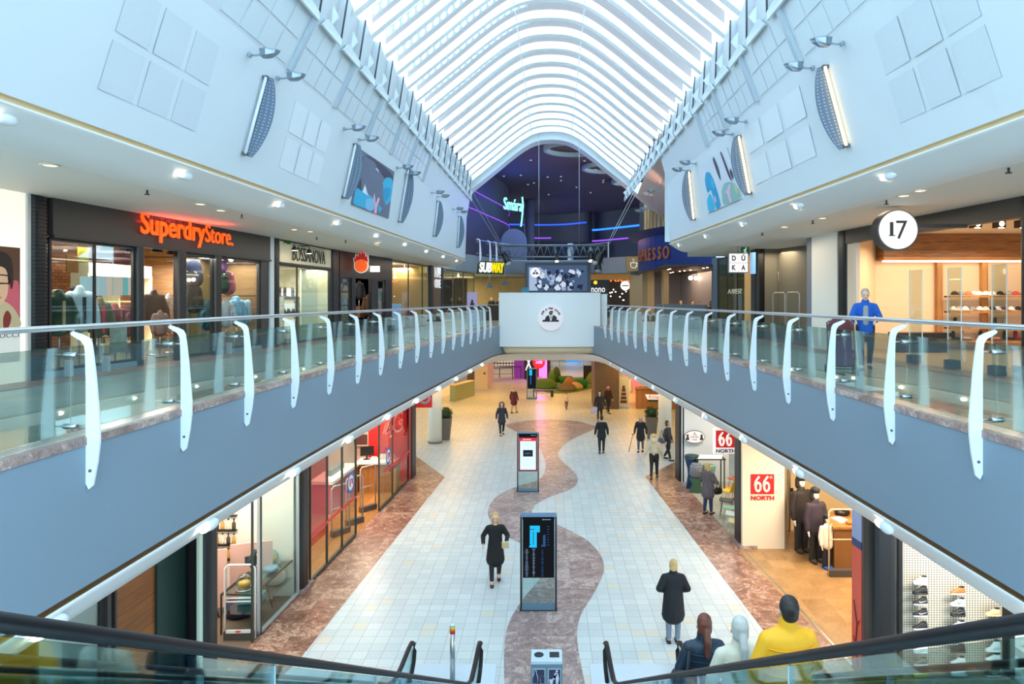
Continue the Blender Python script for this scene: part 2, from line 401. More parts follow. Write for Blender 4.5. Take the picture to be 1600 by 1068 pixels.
# gallery floor, one slab top running round the void
def shopline(tab, ys): return [Vector((interp(tab, y), y, ZG)) for y in ys]
mb = MB()
lo = [Vector((p.x+n.x*.1, p.y+n.y*.1, ZG)) for p, n in zip(path, pn)]
h = len(lo)//2
for i in range(h):
    a, b = lo[i], lo[i+1] if i+1 < h else lo[h]
    ya, yb = a.y+(0 if i < 26 else 0), b.y
    mb.quad(a, b, (interp(XUL, yb)-6, yb, ZG), (interp(XUL, ya)-6, ya, ZG))
    c, d = lo[-1-i], lo[-2-i]
    mb.quad(c, d, (interp(XUR, d.y)+6, d.y, ZG), (interp(XUR, c.y)+6, c.y, ZG))
mb.quad((-16,40.49,ZG),(16,40.49,ZG),(20,66,ZG),(-20,66,ZG))
struct('floor_gallery', mb, GTILE)
mb = MB()
for tab, sg in ((XUL,1),(XUR,-1)):
    ys = [2+2*i for i in range(20)]
    for a, b in zip(ys, ys[1:]):
        mb.quad((interp(tab,a)-.2*sg,a,ZG+.006),(interp(tab,b)-.2*sg,b,ZG+.006),(interp(tab,b)+.75*sg,b,ZG+.006),(interp(tab,a)+.75*sg,a,ZG+.006))
struct('floor_shop_border', mb, MARB)
# ground floor
struct('floor', MB().quad((-24,1,0),(24,1,0),(24,95,0),(-24,95,0)), TILE)
def gpoly(name, px, m, z, k=0):
    pts = [G(*p) for p in px]
    if k: pts = spline(pts+[pts[0]], k)[:-1]
    return struct(name, MB().poly([(p.x,p.y,z) for p in pts]), m)
lw = [( X0L(4)-.6,4),(X0L(31.2)-.6,31.2)]
mb = MB().poly([(-5.4,4,.004),(-5.40,10.5,.004)]+[tuple(G(*p))[:2]+(.004,) for p in ((468,1030),(695,745),(650,712))]+[(-6.4,31,.004),(-8.5,4,.004)])
struct('floor_border_left', mb, MARB)
mb = MB().poly([(5.2,4,.004),(5.15,10.5,.004)]+[tuple(G(*p))[:2]+(.004,) for p in ((1205,1000),(1008,744),(1060,719))]+[(6.4,30,.004),(8.6,4,.004)])
struct('floor_border_right', mb, MARB)
R = [(914,1068),(902,1000),(907,962),(928,926),(943,893),(939,868),(915,842),(872,820),(838,806),(831,799),(840,786),(862,775),(895,762),(903,747),(893,733),(880,722),(872,710),(875,702),(890,688),(922,673),(932,666)]
Lb = [(905,658),(862,655),(815,658),(790,664),(808,675),(838,695),(850,715),(852,733),(842,749),(809,759),(781,772),(766,788),(763,806),(778,828),(798,841),(820,853),(840,872),(847,890),(842,905),(817,936),(797,968),(788,1005),(788,1068)]
ptsR = spline([G(*p) for p in R], 4); ptsL = spline([G(*p) for p in Lb], 4)
al = ptsR+ptsL
al = [Vector((al[0].x, 6, 0))]+al+[Vector((al[-1].x, 6, 0))]
struct('floor_wave', MB().poly([(p.x,p.y,.005) for p in al]), MARBC)
# lower ceiling
mb = MB()
for i in range(len(path)-1):
    a = path[i]+pn[i]*.74; b = path[i+1]+pn[i+1]*.74
    sg = -1 if i < len(path)//2 else 1
    if abs(b.y-a.y) > .25 and a.y < 39 and b.y < 39: mb.quad((a.x,a.y,3.45),(b.x,b.y,3.45),(sg*16,b.y,3.45),(sg*16,a.y,3.45))
mb.quad((-16,38.2,3.452),(-3.6,38.2,3.452),(-2.6,41.1,3.452),(-16,41.1,3.452)); mb.quad((16,38.2,3.452),(3.6,38.2,3.452),(2.6,41.1,3.452),(16,41.1,3.452))
mb.quad((-24,41.1,3.45),(24,41.1,3.45),(24,95,3.45),(-24,95,3.45))
struct('ceiling_lower', mb, CEILW)
# ================================================================ upper walls over the galleries
ZB, ZM, ZT = 9.5, 11.87, 13.13
def wx(sd, Y, z):
    if sd < 0: b, m, t = -6.71+.0487*Y, -5.49+.0277*(Y-10.85), -4.96+.0125*Y
    else: b, m, t = 6.43-.0486*Y, 5.32-.012*Y, 4.64
    return b+(m-b)*(z-ZB)/(ZM-ZB) if z <= ZM else m+(t-m)*(z-ZM)/(ZT-ZM)
YE = {-1: 40.0, 1: 28.1}
for sd, nm in ((-1,'wall_left'),(1,'wall_right')):
    ys = [-3+2*i for i in range(40) if -3+2*i < YE[sd]]+[YE[sd]]
    rings = [[Vector((wx(sd,y,ZB),y,ZB)),Vector((wx(sd,y,ZM),y,ZM)),Vector((wx(sd,y,ZT),y,ZT)),Vector((wx(sd,y,ZT)+sd*.5,y,ZT+.0)),Vector((wx(sd,y,ZM)+sd*.5,y,ZM)),Vector((wx(sd,y,ZB)+sd*.5,y,ZB))] for y in ys]
    struct(nm, MB().loft(rings, True, True, False), WALLW)
    pts = [Vector((wx(sd,y,ZB),y,0)) for y in ys]; ns = normals(pts)
    if sd > 0: ns = [-n for n in ns]
    struct('trim_cream', strip(MB(), pts, ns, [(.02,9.5),(.06,9.495),(.06,9.41),(-.02,9.41)], False), CREAM)
    struct('ceiling_cove', strip(MB(), pts, ns, [(-.02,9.412),(-.03,9.385),(.02,9.36),(.25,9.21),(.45,9.10),(.62,9.06),(.8,9.05)]), COVE)
    cl = MB(); tab = XUL if sd < 0 else XUR
    for i in range(len(pts)-1):
        a, b = pts[i]+ns[i]*.79, pts[i+1]+ns[i+1]*.79
        cl.quad((a.x,a.y,9.05),(b.x,b.y,9.05),(interp(tab,b.y)+sd*7,b.y,9.05),(interp(tab,a.y)+sd*7,a.y,9.05))
    if sd > 0: cl.quad((5.8,28.1,9.05),(12,28.1,9.05),(12,31,9.05),(6.4,31,9.05))
    struct('ceiling_gallery', cl, CEILW)
def wall_at(px, py, sd):
    a, b = 2.0, 45.0
    f = lambda Y: abs((px-CX)*Y/F)-abs(wx(sd, Y, H-(py-CY)*Y/F))
    for _ in range(50):
        m = (a+b)/2
        if f(m) < 0: a = m
        else: b = m
    return W(px, py, a)
def wall_n(sd, Y, z):
    dz = Vector((wx(sd,Y,z+.05)-wx(sd,Y,z-.05),0,.1)); dy = Vector((wx(sd,Y+.05,z)-wx(sd,Y-.05,z),.1,0))
    n = dy.cross(dz).normalized(); return -n if n.x*sd > 0 else n
# ================================================================ roof
ARCH = [(0,9.97),(.6,9.93),(1.1,9.79),(1.5,9.58),(1.9,9.31),(2.5,8.85),(3.1,8.35),(4.0,7.62),(4.65,7.09)]
def xc(Y): return max(0, .0115*(Y-14))
def arch(Y, dz=0.0, ext=None, n=3):
    prof = ARCH+([ext] if ext else [])
    half = spline([(x, 0, H+z+dz) for x, z in ARCH], n)
    Lh = [Vector((-p.x+xc(Y), Y, p.z)) for p in reversed(half)]; Rh = [Vector((p.x+xc(Y), Y, p.z)) for p in half]
    return Lh+Rh[1:]
RIBM = mat('rib_white', (244,247,248), .45)
SHADE = translucent('roof_blind', (110,102,100), .2); BAFF = translucent('roof_baffle', (158,146,144), .06)
FRIT = dots_mat('fritted_louver', (158,168,174), (255,255,255), 1, .36, trans=True)
SKYG = glass('roof_glass', (244,250,252), .12)
BAY = 1.458; YA = 40.2
ribY = [YA-.35-BAY*k for k in range(30)]
for k, y in enumerate(ribY):
    a = arch(y, -.14); b = arch(y, .12)
    rings = [[Vector((p.x,p.y-.06,p.z)),Vector((p.x,p.y+.06,p.z)),Vector((q.x,q.y+.06,q.z)),Vector((q.x,q.y-.06,q.z))] for p, q in zip(a, b)]
    mb = MB().loft(rings, True, True, False)
    lo_, hi_ = arch(y, -.19), arch(y, -.14)       # wider bottom flange
    rings = [[Vector((p.x,p.y-.13,p.z)),Vector((p.x,p.y+.13,p.z)),Vector((q.x,q.y+.13,q.z)),Vector((q.x,q.y-.13,q.z))] for p, q in zip(lo_, hi_)]
    mb.loft(rings, True, True, False)
    struct('roof_rib', mb, RIBM)
def roofstrip(mb, y0, y1, dz, uv=False, i0=0, i1=None, cell=.5):
    a, b = arch(y0, dz), arch(y1, dz); i1 = i1 or len(a)-1
    L = 0
    for i in range(i0, i1):
        d = (a[i+1]-a[i]).length
        mb.quad(a[i], b[i], b[i+1], a[i+1], uv=[(0,L/cell),(1,L/cell),(1,(L+d)/cell),(0,(L+d)/cell)] if uv else None); L += d
def webplate(mb, y, i0, i1, z0, z1, cell=.26):
    a, b = arch(y, z0), arch(y, z1); L = 0
    for i in range(i0, i1):
        d = (a[i+1]-a[i]).length; mb.quad(a[i], a[i+1], b[i+1], b[i], uv=[(0,L/cell),(0,(L+d)/cell),(1,(L+d)/cell),(1,L/cell)]); L += d
sh, gl, fr, bf = MB(), MB(), MB(), MB()
nseg = len(arch(0))-1
for k, y in enumerate(ribY):
    roofstrip(sh, y+.62, y+1.0, .62)
    roofstrip(gl, y-.46, y+.62, .64)
    webplate(fr, y+.02, 0, nseg//2-4, .32, .60, .28)
    webplate(bf, y+.02, 0, nseg//2-4, .12, .32); webplate(bf, y+.02, nseg//2-4, nseg, .12, .52)
struct('roof_blinds', sh, SHADE); struct('roof_glazing', gl, SKYG); struct('roof_louver', fr, FRIT); struct('roof_baffles', bf, BAFF)
# longitudinal tie rods under the ridge
mb = MB()
for dx in (-1.15, 1.15):
    mb.tube([(xc(y)+dx, y, H+9.62) for y in (0, 14, 27, 40)], .018, 6)
struct('roof_tie_rods', mb, RIBM)
# gutter band between wall top and glazing foot: one tilted pan per bay, dark joints, gusset plates
GUT = mat('gutter_grey', (196,200,204), .5); JOINT = mat('joint_dark', (66,70,76), .6)
gp, gj, gg = MB(), MB(), MB()
for sd in (-1, 1):
    for k, y in enumerate(ribY):
        y0, y1 = y-BAY/2, y+BAY/2
        if y0 < -2: continue
        t0 = Vector((wx(sd,y0,ZT), y0, ZT)); t1 = Vector((wx(sd,y1,ZT), y1, ZT))
        b0 = Vector((xc(y0)+sd*4.62, y0, H+7.06)); b1 = Vector((xc(y1)+sd*4.62, y1, H+7.06))
        o = Vector((sd*.16,0,.02))
        gp.add([t0, t1+o, b1+o, b0, t1, b1], [(0,1,2,3),(1,4,5,2)])
        gj.tube([t0+Vector((-sd*.015,0,0)), b0+Vector((-sd*.015,0,0))], .022, 5)
        m0 = (t0+t1)/2; q = m0+(b0-t0)*.45
        gg.prism([m0+Vector((-sd*.02,0,.02)), m0+Vector((-sd*.16,.1,.24)), q], (0,.03,0))
        gg.prism([t0+Vector((0,.1,-.22)), t0+Vector((-sd*.04,.4,.02)), t1+Vector((0,-.1,-.02)), t1+Vector((0,-.1,-.22))], (-sd*.05,0,0))
struct('gutter_pans', gp, GUT); struct('gutter_joints', gj, JOINT); struct('gutter_gussets', gg, WALLW)
# end arch: a white band with depth, its east foot running on behind the wall
out_ = [(x, z) for x, z in ARCH]
hs = spline([(x,0,z) for x, z in ARCH], 3)
def arcpts(d, Y):
    Lh = [Vector((xc(YA)-p.x, Y, H+p.z-d)) for p in reversed(hs)]; Rh = [Vector((xc(YA)+p.x, Y, H+p.z-d)) for p in hs]
    return [Vector((xc(YA)-5.6, Y, H+6.32-d))]+Lh+Rh[1:]+[Vector((xc(YA)+7.6, Y, H+4.72-d))]
o0, i0, o1, i1 = arcpts(-.25,YA-.2), arcpts(.60,YA-.2), arcpts(-.25,YA+.9), arcpts(.60,YA+.9)
struct('end_arch', MB().loft([list(q) for q in zip(o0, i0, i1, o1)], True, True, False), WALLW)
# sloping pink-lit panel behind the end of the east wall
SOFF = mat('soffit_pink', (214,196,190), .5)
mb = MB().loft([[Vector((4.75,28.2,14.0)),Vector((5.3,40.0,13.2))],[Vector((5.6,28.2,11.3)),Vector((7.4,40.0,11.6))]], False, False, False)
struct('ceiling_sloped', mb, SOFF)
struct('wall_end', MB().quad((4.9,28.3,14.2),(4.9,28.3,9.5),(13,28.3,9.05),(13,28.3,14.2)), WALLW)
# ================================================================ cinema lobby beyond the arch
DPUR = mat('lobby_ceiling', (84,66,70), .7); DWALL = mat('lobby_wall', (58,54,66), .6); GREYW = mat('lobby_grey', (128,140,146), .6)
struct('ceiling_lobby', MB().quad((-26,40.6,16.75),(26,40.6,16.75),(26,100,16.75),(-26,100,16.75)), DPUR)
struct('ceiling_lobby_front', MB().quad((-26,41.0,16.7),(-6.2,41.0,16.7),(-6.2,41.0,12.0),(-26,41.0,12.0)), DPUR)
drum = [Vector(p) for p in ((-12,41.5,0),(-8.2,42.4,0),(-6.3,44.5,0),(-5.3,47.5,0),(-4.6,51,0),(-3.9,54.5,0),(-3.4,57.5,0),(-3.35,60.5,0),(-3.9,64,0),(-6,67,0))]
drum = spline(drum, 4); dn = normals(drum)
struct('wall_drum', strip(MB(), drum, dn, [(0,16.75),(0,10.1)]), DWALL)
LEDV = emis('led_violet', (140,80,240), 1.7); LEDB = emis('led_blue', (40,80,255), 2.4); LEDC = emis('led_azure', (40,120,255), 2.4)
for z in (14.75, 13.45): struct('trim_led', strip(MB(), drum, dn, [(-.06,z+.04),(-.08,z-.04)]), LEDV)
back = spline([Vector(p) for p in ((-9,76,0),(-4,77,0),(-1,77.5,0),(2,77,0),(4.4,75,0),(5.0,76,0),(6,75.5,0),(9,72,0),(12,68,0),(15,62,0))], 4); bn = normals(back)
struct('wall_back', strip(MB(), back, bn, [(0,16.75),(0,9)]), DWALL)
nb = len(back)
struct('trim_led', strip(MB(), back[:17], bn[:17], [(-.1,15.65),(-.1,15.5)]), LEDB)
struct('trim_led', strip(MB(), back[2:11], bn[2:11], [(-.1,14.15),(-.1,14.02)]), LEDV)
struct('trim_led', strip(MB(), back[20:], bn[20:], [(-.1,14.95),(-.1,14.75)]), LEDC)
struct('trim_led', strip(MB(), back[20:], bn[20:], [(-.1,13.7),(-.1,13.55)]), LEDV)
RINGM = mat('ring_grey', (150,160,166), .5)
for px, py, w in ((895,232,92), (945,262,72), (978,284,46)):
    Y = 9.5*F/(CY-py); x = (px-CX)*Y/F; r = w*Y/F/2
    mb = MB().lathe([(r,16.72),(r,16.45),(r-.25,16.45),(r-.25,16.72)], 40, (x,Y,0), False)
    struct('ceiling_ring', mb, RINGM)
# third level slab curving round the lobby void
slab = spline([Vector(p) for p in ((-12,42.3,0),(-7,43.8,0),(-5.3,45.5,0),(-4.2,48.5,0),(-2.4,51.5,0),(0,52.6,0),(2.6,51.4,0),(5.0,48.4,0),(6.5,47.6,0))], 4); sn = normals(slab)
struct('slab_third_level', strip(MB(), slab, sn, [(6,10.12),(0,10.12),(0,9.0),(8,9.0)], False), GREYW)
struct('ceiling_cafe', MB().quad((-20,52,9.02),(20,48,9.02),(20,70,9.02),(-20,70,9.02)), mat('cafe_ceiling', (96,78,60), .7))
struct('wall_cafe', MB().quad((-20,66,ZG),(20,66,ZG),(20,66,9.05),(-20,66,9.05)), mat('cafe_wall', (84,64,48), .7, noise=(1.5,.25)))
# outer enclosure of the lower hall and of the galleries
struct('wall_far', MB().quad((-24,92,0),(24,92,0),(24,92,3.5),(-24,92,3.5)), mat('hall_far', (150,132,116), .7, noise=(.5,.3)))
HALLW = mat('hall_beige', (214,190,150), .6)
# ================================================================ balustrades
SIDE = {-1: 'below the orange lettered shop', 1: 'below the round number sign'}
BAL = {-1: 'on the orange lettering side', 1: 'on the round number sign side'}
prof = [(.03,-.563),(.078,-.52),(.126,-.262),(.15,-.052),(.15,.122),(.137,.297),(.108,.647),(.08,.89),(.06,1.03),(.03,1.085),(-.03,1.115),(-.13,1.15),(-.165,1.145),(-.165,1.12),(-.11,1.085),(-.05,1.05),(-.018,1.0),(-.008,.93),(0,.6),(0,-.3),(.0,-.5)]
def post_proto():
    t = thing('balustrade_post', 'x', 'post', (0,0,0), 0, 'white blade posts of the gallery balustrades')
    part('blade', MB().prism([(x,-.014,z) for x, z in prof], (0,.028,0)), WHITE, t)
    for z in (.12, .90):
        c = part('clamp', MB().cyl((-.235,0,z),(-.10,0,z),.03,n=10).cyl((-.10,0,z),(.03,0,z),.011,n=8), STEEL, t, 'steel clamp holding the glass')
    part('bolt', MB().cyl((.05,-.022,-.36),(.05,.022,-.36),.018,n=8), mat('bolt_grey',(90,94,100),.5), t)
    part('rail_pin', MB().cyl((-.14,0,1.13),(-.14,0,1.18),.012,n=8), STEEL, t)
    return t
proto = post_proto(); first = True
def xfe(y): return interp(XF, y)
plist = {}
for sd, y0, st, n in ((-1, 5.6, 1.845, 18), (1, 5.965, 1.885, 17)):
    plist[sd] = []
    for k in range(n):
        y = y0+st*k; loc = (sd*xfe(y), y, ZG); rz = PI if sd > 0 else 0
        plist[sd].append(Vector(loc))
        if k == 0: continue
        lab = f'white blade balustrade post, {ORD[k-1]} from the escalators {BAL[sd]}'
        if first: proto.location = loc; proto.rotation_euler = (0,0,rz); proto['label'] = lab; first = False
        else: dup(proto, loc, rz, lab)
    # glass
    pts = [Vector((sd*xfe(3.7), 3.7, ZG))]+plist[sd]
    for k in range(len(pts)-1):
        a, b = pts[k], pts[k+1]
        ax = a+Vector((sd*.17, .008, 0)); bx = b+Vector((sd*.17, -.008, 0)); m = (ax+bx)/2
        d = (bx-ax); L = d.length; rz = math.atan2(d.y, d.x)
        mb = MB().box((0,0,.52), (L,.012,.94))
        solo('balustrade_glass', mb, GLASS, f'clear glass pane, {ORD[k]} from the escalators {BAL[sd]}', 'glass panel', m, rz, 'clear glass panes of the gallery balustrades')
    rp = [Vector((sd*(xfe(y)+.14), y, ZG+1.20)) for y in [2.5+1.5*i for i in range(24)]]
    solo('handrail', MB().tube([p-rp[0] for p in rp], .033, 10), RAILM, f'long round steel handrail topping the gallery balustrade {BAL[sd]}', 'handrail', rp[0])
# logo figure for the round sign; discs in the balustrade glass are its reflections
def joe_mark(mb, s=1.0, y=0.0):
    """figure leaning on a counter, hat on, seen as a dark silhouette"""
    for P in ([(-.50,-.18),(-.46,-.12),(-.34,-.10),(-.30,.04),(-.22,.13),(-.10,.17),(-.06,.05),(-.02,-.18)],
              [(.50,-.18),(.48,-.12),(.36,-.10),(.38,.02),(.30,.12),(.14,.18),(.10,.05),(.04,-.18)],
              [(-.07,.19),(.09,.19),(.12,.27),(.13,.31),(-.09,.29),(-.08,.25)],
              [(-.15,.29),(.14,.33),(.17,.37),(.10,.43),(-.04,.42),(-.09,.33)],
              [(.005,.16),(.04,.16),(.05,-.02),(.02,-.08),(.0,-.02)]):
        mb.prism([(x*s, y, z*s) for x, z in P], (0,.006,0))
    return mb
PINK = mat('logo_pink', (232,204,216), .5); INK = mat('ink', (46,44,46), .6); SHIRT = mat('sticker_white', (240,238,238), .5)
# ================================================================ fittings on the upper walls
def basis(sd, p):
    n = wall_n(sd, p.y, p.z); u = Vector((0,0,1))-n*n.z; u.normalize(); r = u.cross(n)*1.0
    return n, u, Vector((0,1,0))
PERF = dots_mat('perforated_white', (214,221,226), (150,163,175), 30, .30)
PERFB = dots_mat('perforated_soft', (220,226,231), (194,204,212), 34, .28)
SIDEW = {-1: 'west', 1: 'east'}
def wpt(sd, Y, z, off=0.0):
    p = Vector((wx(sd,Y,z), Y, z)); return p+wall_n(sd, Y, z)*off
def perf_group(sd, y0, y1, z0, z1, label, m):
    base = wpt(sd, (y0+y1)/2, (z0+z1)/2, .004)
    t = thing('acoustic_panel', label, 'acoustic panel', base, 0, 'perforated acoustic panels in the upper walls')
    g = .05*(y1-y0)
    for i in range(3):
        for j in range(2):
            a = y0+(y1-y0-2*g)/3*i+g*i; b = a+(y1-y0-2*g)/3; c = z0+(z1-z0-g)/2*j+g*j; d = c+(z1-z0-g)/2
            q = [wpt(sd,a,c,.006)-base, wpt(sd,b,c,.006)-base, wpt(sd,b,d,.006)-base, wpt(sd,a,d,.006)-base]
            if sd > 0: q = [q[1],q[0],q[3],q[2]]
            mb = MB().quad(*q, uv=[(0,0),(1,0),(1,1),(0,1)]); mb.prism([v-wall_n(sd,base.y,base.z)*.003 for v in q], -wall_n(sd,base.y,base.z)*.003)
            for fi in range(1, len(mb.f)): mb.uv[fi] = [(.02,.02)]*len(mb.f[fi])
            part('perforated_square', mb, m, t)
for sd, px0, px1, lab, m in ((-1,(153,137),(305,206),'six perforated squares in the wall high above the orange lettered shop',PERF),
                          (-1,(435,262),(497,287),'six faint perforated squares between slim wall lamps above the pale lettered shop',PERFB),
                          (1,(1407,192),(1566,120),'six perforated squares in the wall high above the round number sign',PERF),
                          (1,(1180,285),(1277,248),'six faint perforated squares between the two lit wall lamps beside the picture',PERFB)):
    a = wall_at(*px0, sd); b = wall_at(*px1, sd); y0, y1 = min(a.y,b.y), max(a.y,b.y); z0 = (a.z+b.z)/2
    perf_group(sd, y0, y1, z0, z0+1.45, lab, m)
# panel lines and fins of the upper zone
LINEM = mat('panel_line', (236,240,242), .5); PANG = mat('panel_glassy', (208,219,225), .35); FINM = mat('fin_grey', (178,190,200), .5)
fins = {-1: [(451,107),(520,171),(572,210),(608,243),(639,251),(664,268)], 1: [(1252,93),(1185,157),(1135,196),(1104,218)]}
for sd in (-1, 1):
    fy = []
    for k, p in enumerate(fins[sd]):
        y = wall_at(*p, sd).y; fy.append(y)
        a, b = wpt(sd,y,ZM+.02), wpt(sd,y,ZM+1.12); n = wall_n(sd,y,ZM+.5)
        q = [a+Vector((0,-.07,0)), a+Vector((0,.07,0)), b+Vector((0,.07,0)), b+Vector((0,-.07,0))]
        o = struct('trim_fin', MB().prism(q, n*.09), FINM)
    ys = sorted(fy); st = 3.0
    while ys[0]-st > 1: ys = [ys[0]-st]+ys
    mb = MB()
    for a, b in zip(ys, ys[1:]):
        for i in range(4):
            for j in range(2):
                u0 = a+.14+(b-a-.28)*i/4; u1 = a+.14+(b-a-.28)*(i+1)/4-.07; z0 = ZM+.07+.52*j; z1 = z0+.46
                q = [wpt(sd,u0,z0,.004), wpt(sd,u1,z0,.004), wpt(sd,u1,z1,.004), wpt(sd,u0,z1,.004)]
                mb.prism(q, wall_n(sd,u0,z0)*.008)
    struct('trim_panel', mb, PANG)
# wall lamps: a perforated fin standing off the wall, a tube along it
PERFG = dots_mat('perforated_grey', (96,112,132), (150,166,182), 1, .2)
TUBE = emis('warm_tube', (255,222,160), 3.2); TUBEOFF = mat('tube_off', (226,232,236), .3)
def wall_lamp(sd, top, bot, lit, label):
    a, b = wall_at(*top, sd), wall_at(*bot, sd); y = (a.y+b.y)/2; z0, z1 = b.z, a.z
    base = wpt(sd, y, (z0+z1)/2); t = thing('wall_lamp', label, 'wall lamp', base, 0, 'slim perforated wall lamps')
    n = wall_n(sd, y, (z0+z1)/2); K = 10; mb = MB(); rings = []
    for i in range(K+1):
        f = i/K; z = z0+(z1-z0)*f; bul = .10+.20*math.sin(PI*f)**.8
        p = wpt(sd, y, z)-base
        inn, outp = p+n*.07, p+n*(.07+bul); e = Vector((0,.03,0))
        rings.append([inn-e, outp-e*.3, outp+e*.3, inn+e])
    for i in range(K):
        r0, r1 = rings[i], rings[i+1]
        for u in range(4):
            v = (u+1) % 4
            big = u in (0, 2)
            mb.quad(r0[u], r0[v], r1[v], r1[u], uv=[(0,i*2.5),(3,i*2.5),(3,i*2.5+2.5),(0,i*2.5+2.5)] if big else [(0,0)]*4)
    mb.quad(*rings[0][::-1], uv=[(0,0)]*4); mb.quad(*rings[-1], uv=[(0,0)]*4)
    part('shade', mb, PERFG, t)
    tb = MB(); off = Vector((0,-.10,0))
    tb.tube([wpt(sd,y,z0+.03)-base+n*.07+off, wpt(sd,y,z1-.03)-base+n*.07+off], .03, 8)
    part('tube', tb, TUBE if lit else TUBEOFF, t, 'glowing warm tube' if lit else None)
    for z in (z0+.03, z1-.03):
        p = wpt(sd,y,z)-base
        part('bracket', MB().box(p+n*.05+Vector((0,-.06,0)), (.10,.10,.06)), mat('bracket', (84,92,100) if not lit else (190,176,150), .5), t)
wl = [(-1,(415,120),(380,242),0,'unlit slim perforated wall lamp above the dark column beside the orange lettered shop'),
      (-1,(553,224),(536,310),0,'unlit slim wall lamp on the escalator side of the cyan and grey picture'),
      (-1,(637,264),(622,347),0,'unlit slim wall lamp on the lobby side of the cyan and grey picture'),
      (-1,(682,313),(678,370),0,'unlit slim wall lamp second from the lobby end of the wall'),
      (-1,(716,337),(714,387),0,'unlit slim wall lamp last before the lobby end of the wall'),
      (1,(1290,103),(1325,230),1,'lit slim wall lamp between the two perforated panels above the round number sign'),
      (1,(1155,213),(1175,303),1,'lit slim wall lamp on the escalator side of the white and cyan picture'),
      (1,(1075,270),(1090,342),1,'lit slim wall lamp at the lobby end of the wall by the white picture')]
for a in wl: wall_lamp(*a)
# up-lights on short arms, in pairs along the ledge line
CHROME = mat('lamp_chrome', (140,152,164), .3, .8)
def uplight_proto():
    t = thing('uplight', 'x', 'uplight', (0,0,0), 0, 'wedge-shaped uplights on the upper walls')
    top = [(-.05,-.14,.10),(.10,-.16,.12),(.34,-.10,.11),(.42,0,.10),(.34,.10,.11),(.10,.16,.12),(-.05,.14,.10)]
    mb = MB(); mb.loft([[Vector(p) for p in top],[Vector((p[0]*.9+.0,p[1]*.75,p[2]-.10-(.05 if p[0]<.2 else -.02))) for p in top],[Vector((p[0]*.55,p[1]*.4,-.07)) for p in top]], True, True, False)
    part('housing', mb, CHROME, t)
    part('rim', MB().tube([Vector(p) for p in top]+[Vector(top[0])], .012, 5), LAMPG, t)
    part('arm', MB().tube([(-.34,0,-.0),(-.2,0,-.01),(-.05,0,.02)], .025, 7).box((-.33,0,0),(.05,.12,.10)), LAMPG, t)
    return t
up = uplight_proto(); upf = True
UL = [(-1,(390,80),'first of the upper pair above the unlit lamp by the orange lettered shop'),(-1,(434,117),'second of the pair above the unlit lamp by the orange lettered shop'),
      (-1,(538,198),'first of the pair above the lamp on the escalator side of the cyan picture'),(-1,(561,215),'second of the pair above the lamp on the escalator side of the cyan picture'),
      (-1,(620,260),'first of the pair above the lamp on the lobby side of the cyan picture'),(-1,(633,270),'second of the pair above the lamp on the lobby side of the cyan picture'),
      (-1,(674,300),'first of the pair above the unlit lamp second from the lobby end'),(-1,(683,306),'second of the pair above the unlit lamp second from the lobby end'),
      (-1,(707,326),'first of the pair above the last unlit lamp at the lobby end'),(-1,(714,331),'second of the pair above the last unlit lamp at the lobby end'),
      (1,(1316,62),'first of the pair above the lit lamp between the perforated panels'),(1,(1270,101),'second of the pair above the lit lamp between the perforated panels'),
      (1,(1166,187),'first of the pair above the lit lamp beside the white picture'),(1,(1145,207),'second of the pair above the lit lamp beside the white picture'),
      (1,(1088,254),'first of the pair above the lit lamp at the lobby end'),(1,(1075,265),'second of the pair above the lit lamp at the lobby end')]
for sd, px, lab in UL:
    p = wall_at(*px, sd); n = wall_n(sd, p.y, p.z); loc = p+n*.27; rz = 0 if sd < 0 else PI
    lab = 'metal wedge uplight, '+lab.replace('on the escalator side of the cyan picture','before the cyan picture').replace('on the lobby side of the cyan picture','beyond the cyan picture').replace('by the orange lettered shop','by the orange shop')
    if upf: up.location = loc; up.rotation_euler = (0,0,rz); up.scale = (.75,.75,.75); up['label'] = lab; upf = False
    else: dup(up, loc, rz, lab)
# four more up-lights on rods in front of the sloped panel
for k, (px, py, Y) in enumerate(((1021,299,33.5),(1012,304,34.5),(1008,327,38),(1000,330,39))):
    p = W(px, py, Y); o = dup(up, p, PI, f'metal wedge uplight on a bent rod at the sloped panel, {ORD[k]} towards the lobby')
    part('rod', MB().tube([(-.2,0,0),(-.5,0,.25),(-.75,0,1.4),(-.85,0,2.0)], .02, 6), LAMPG, o)
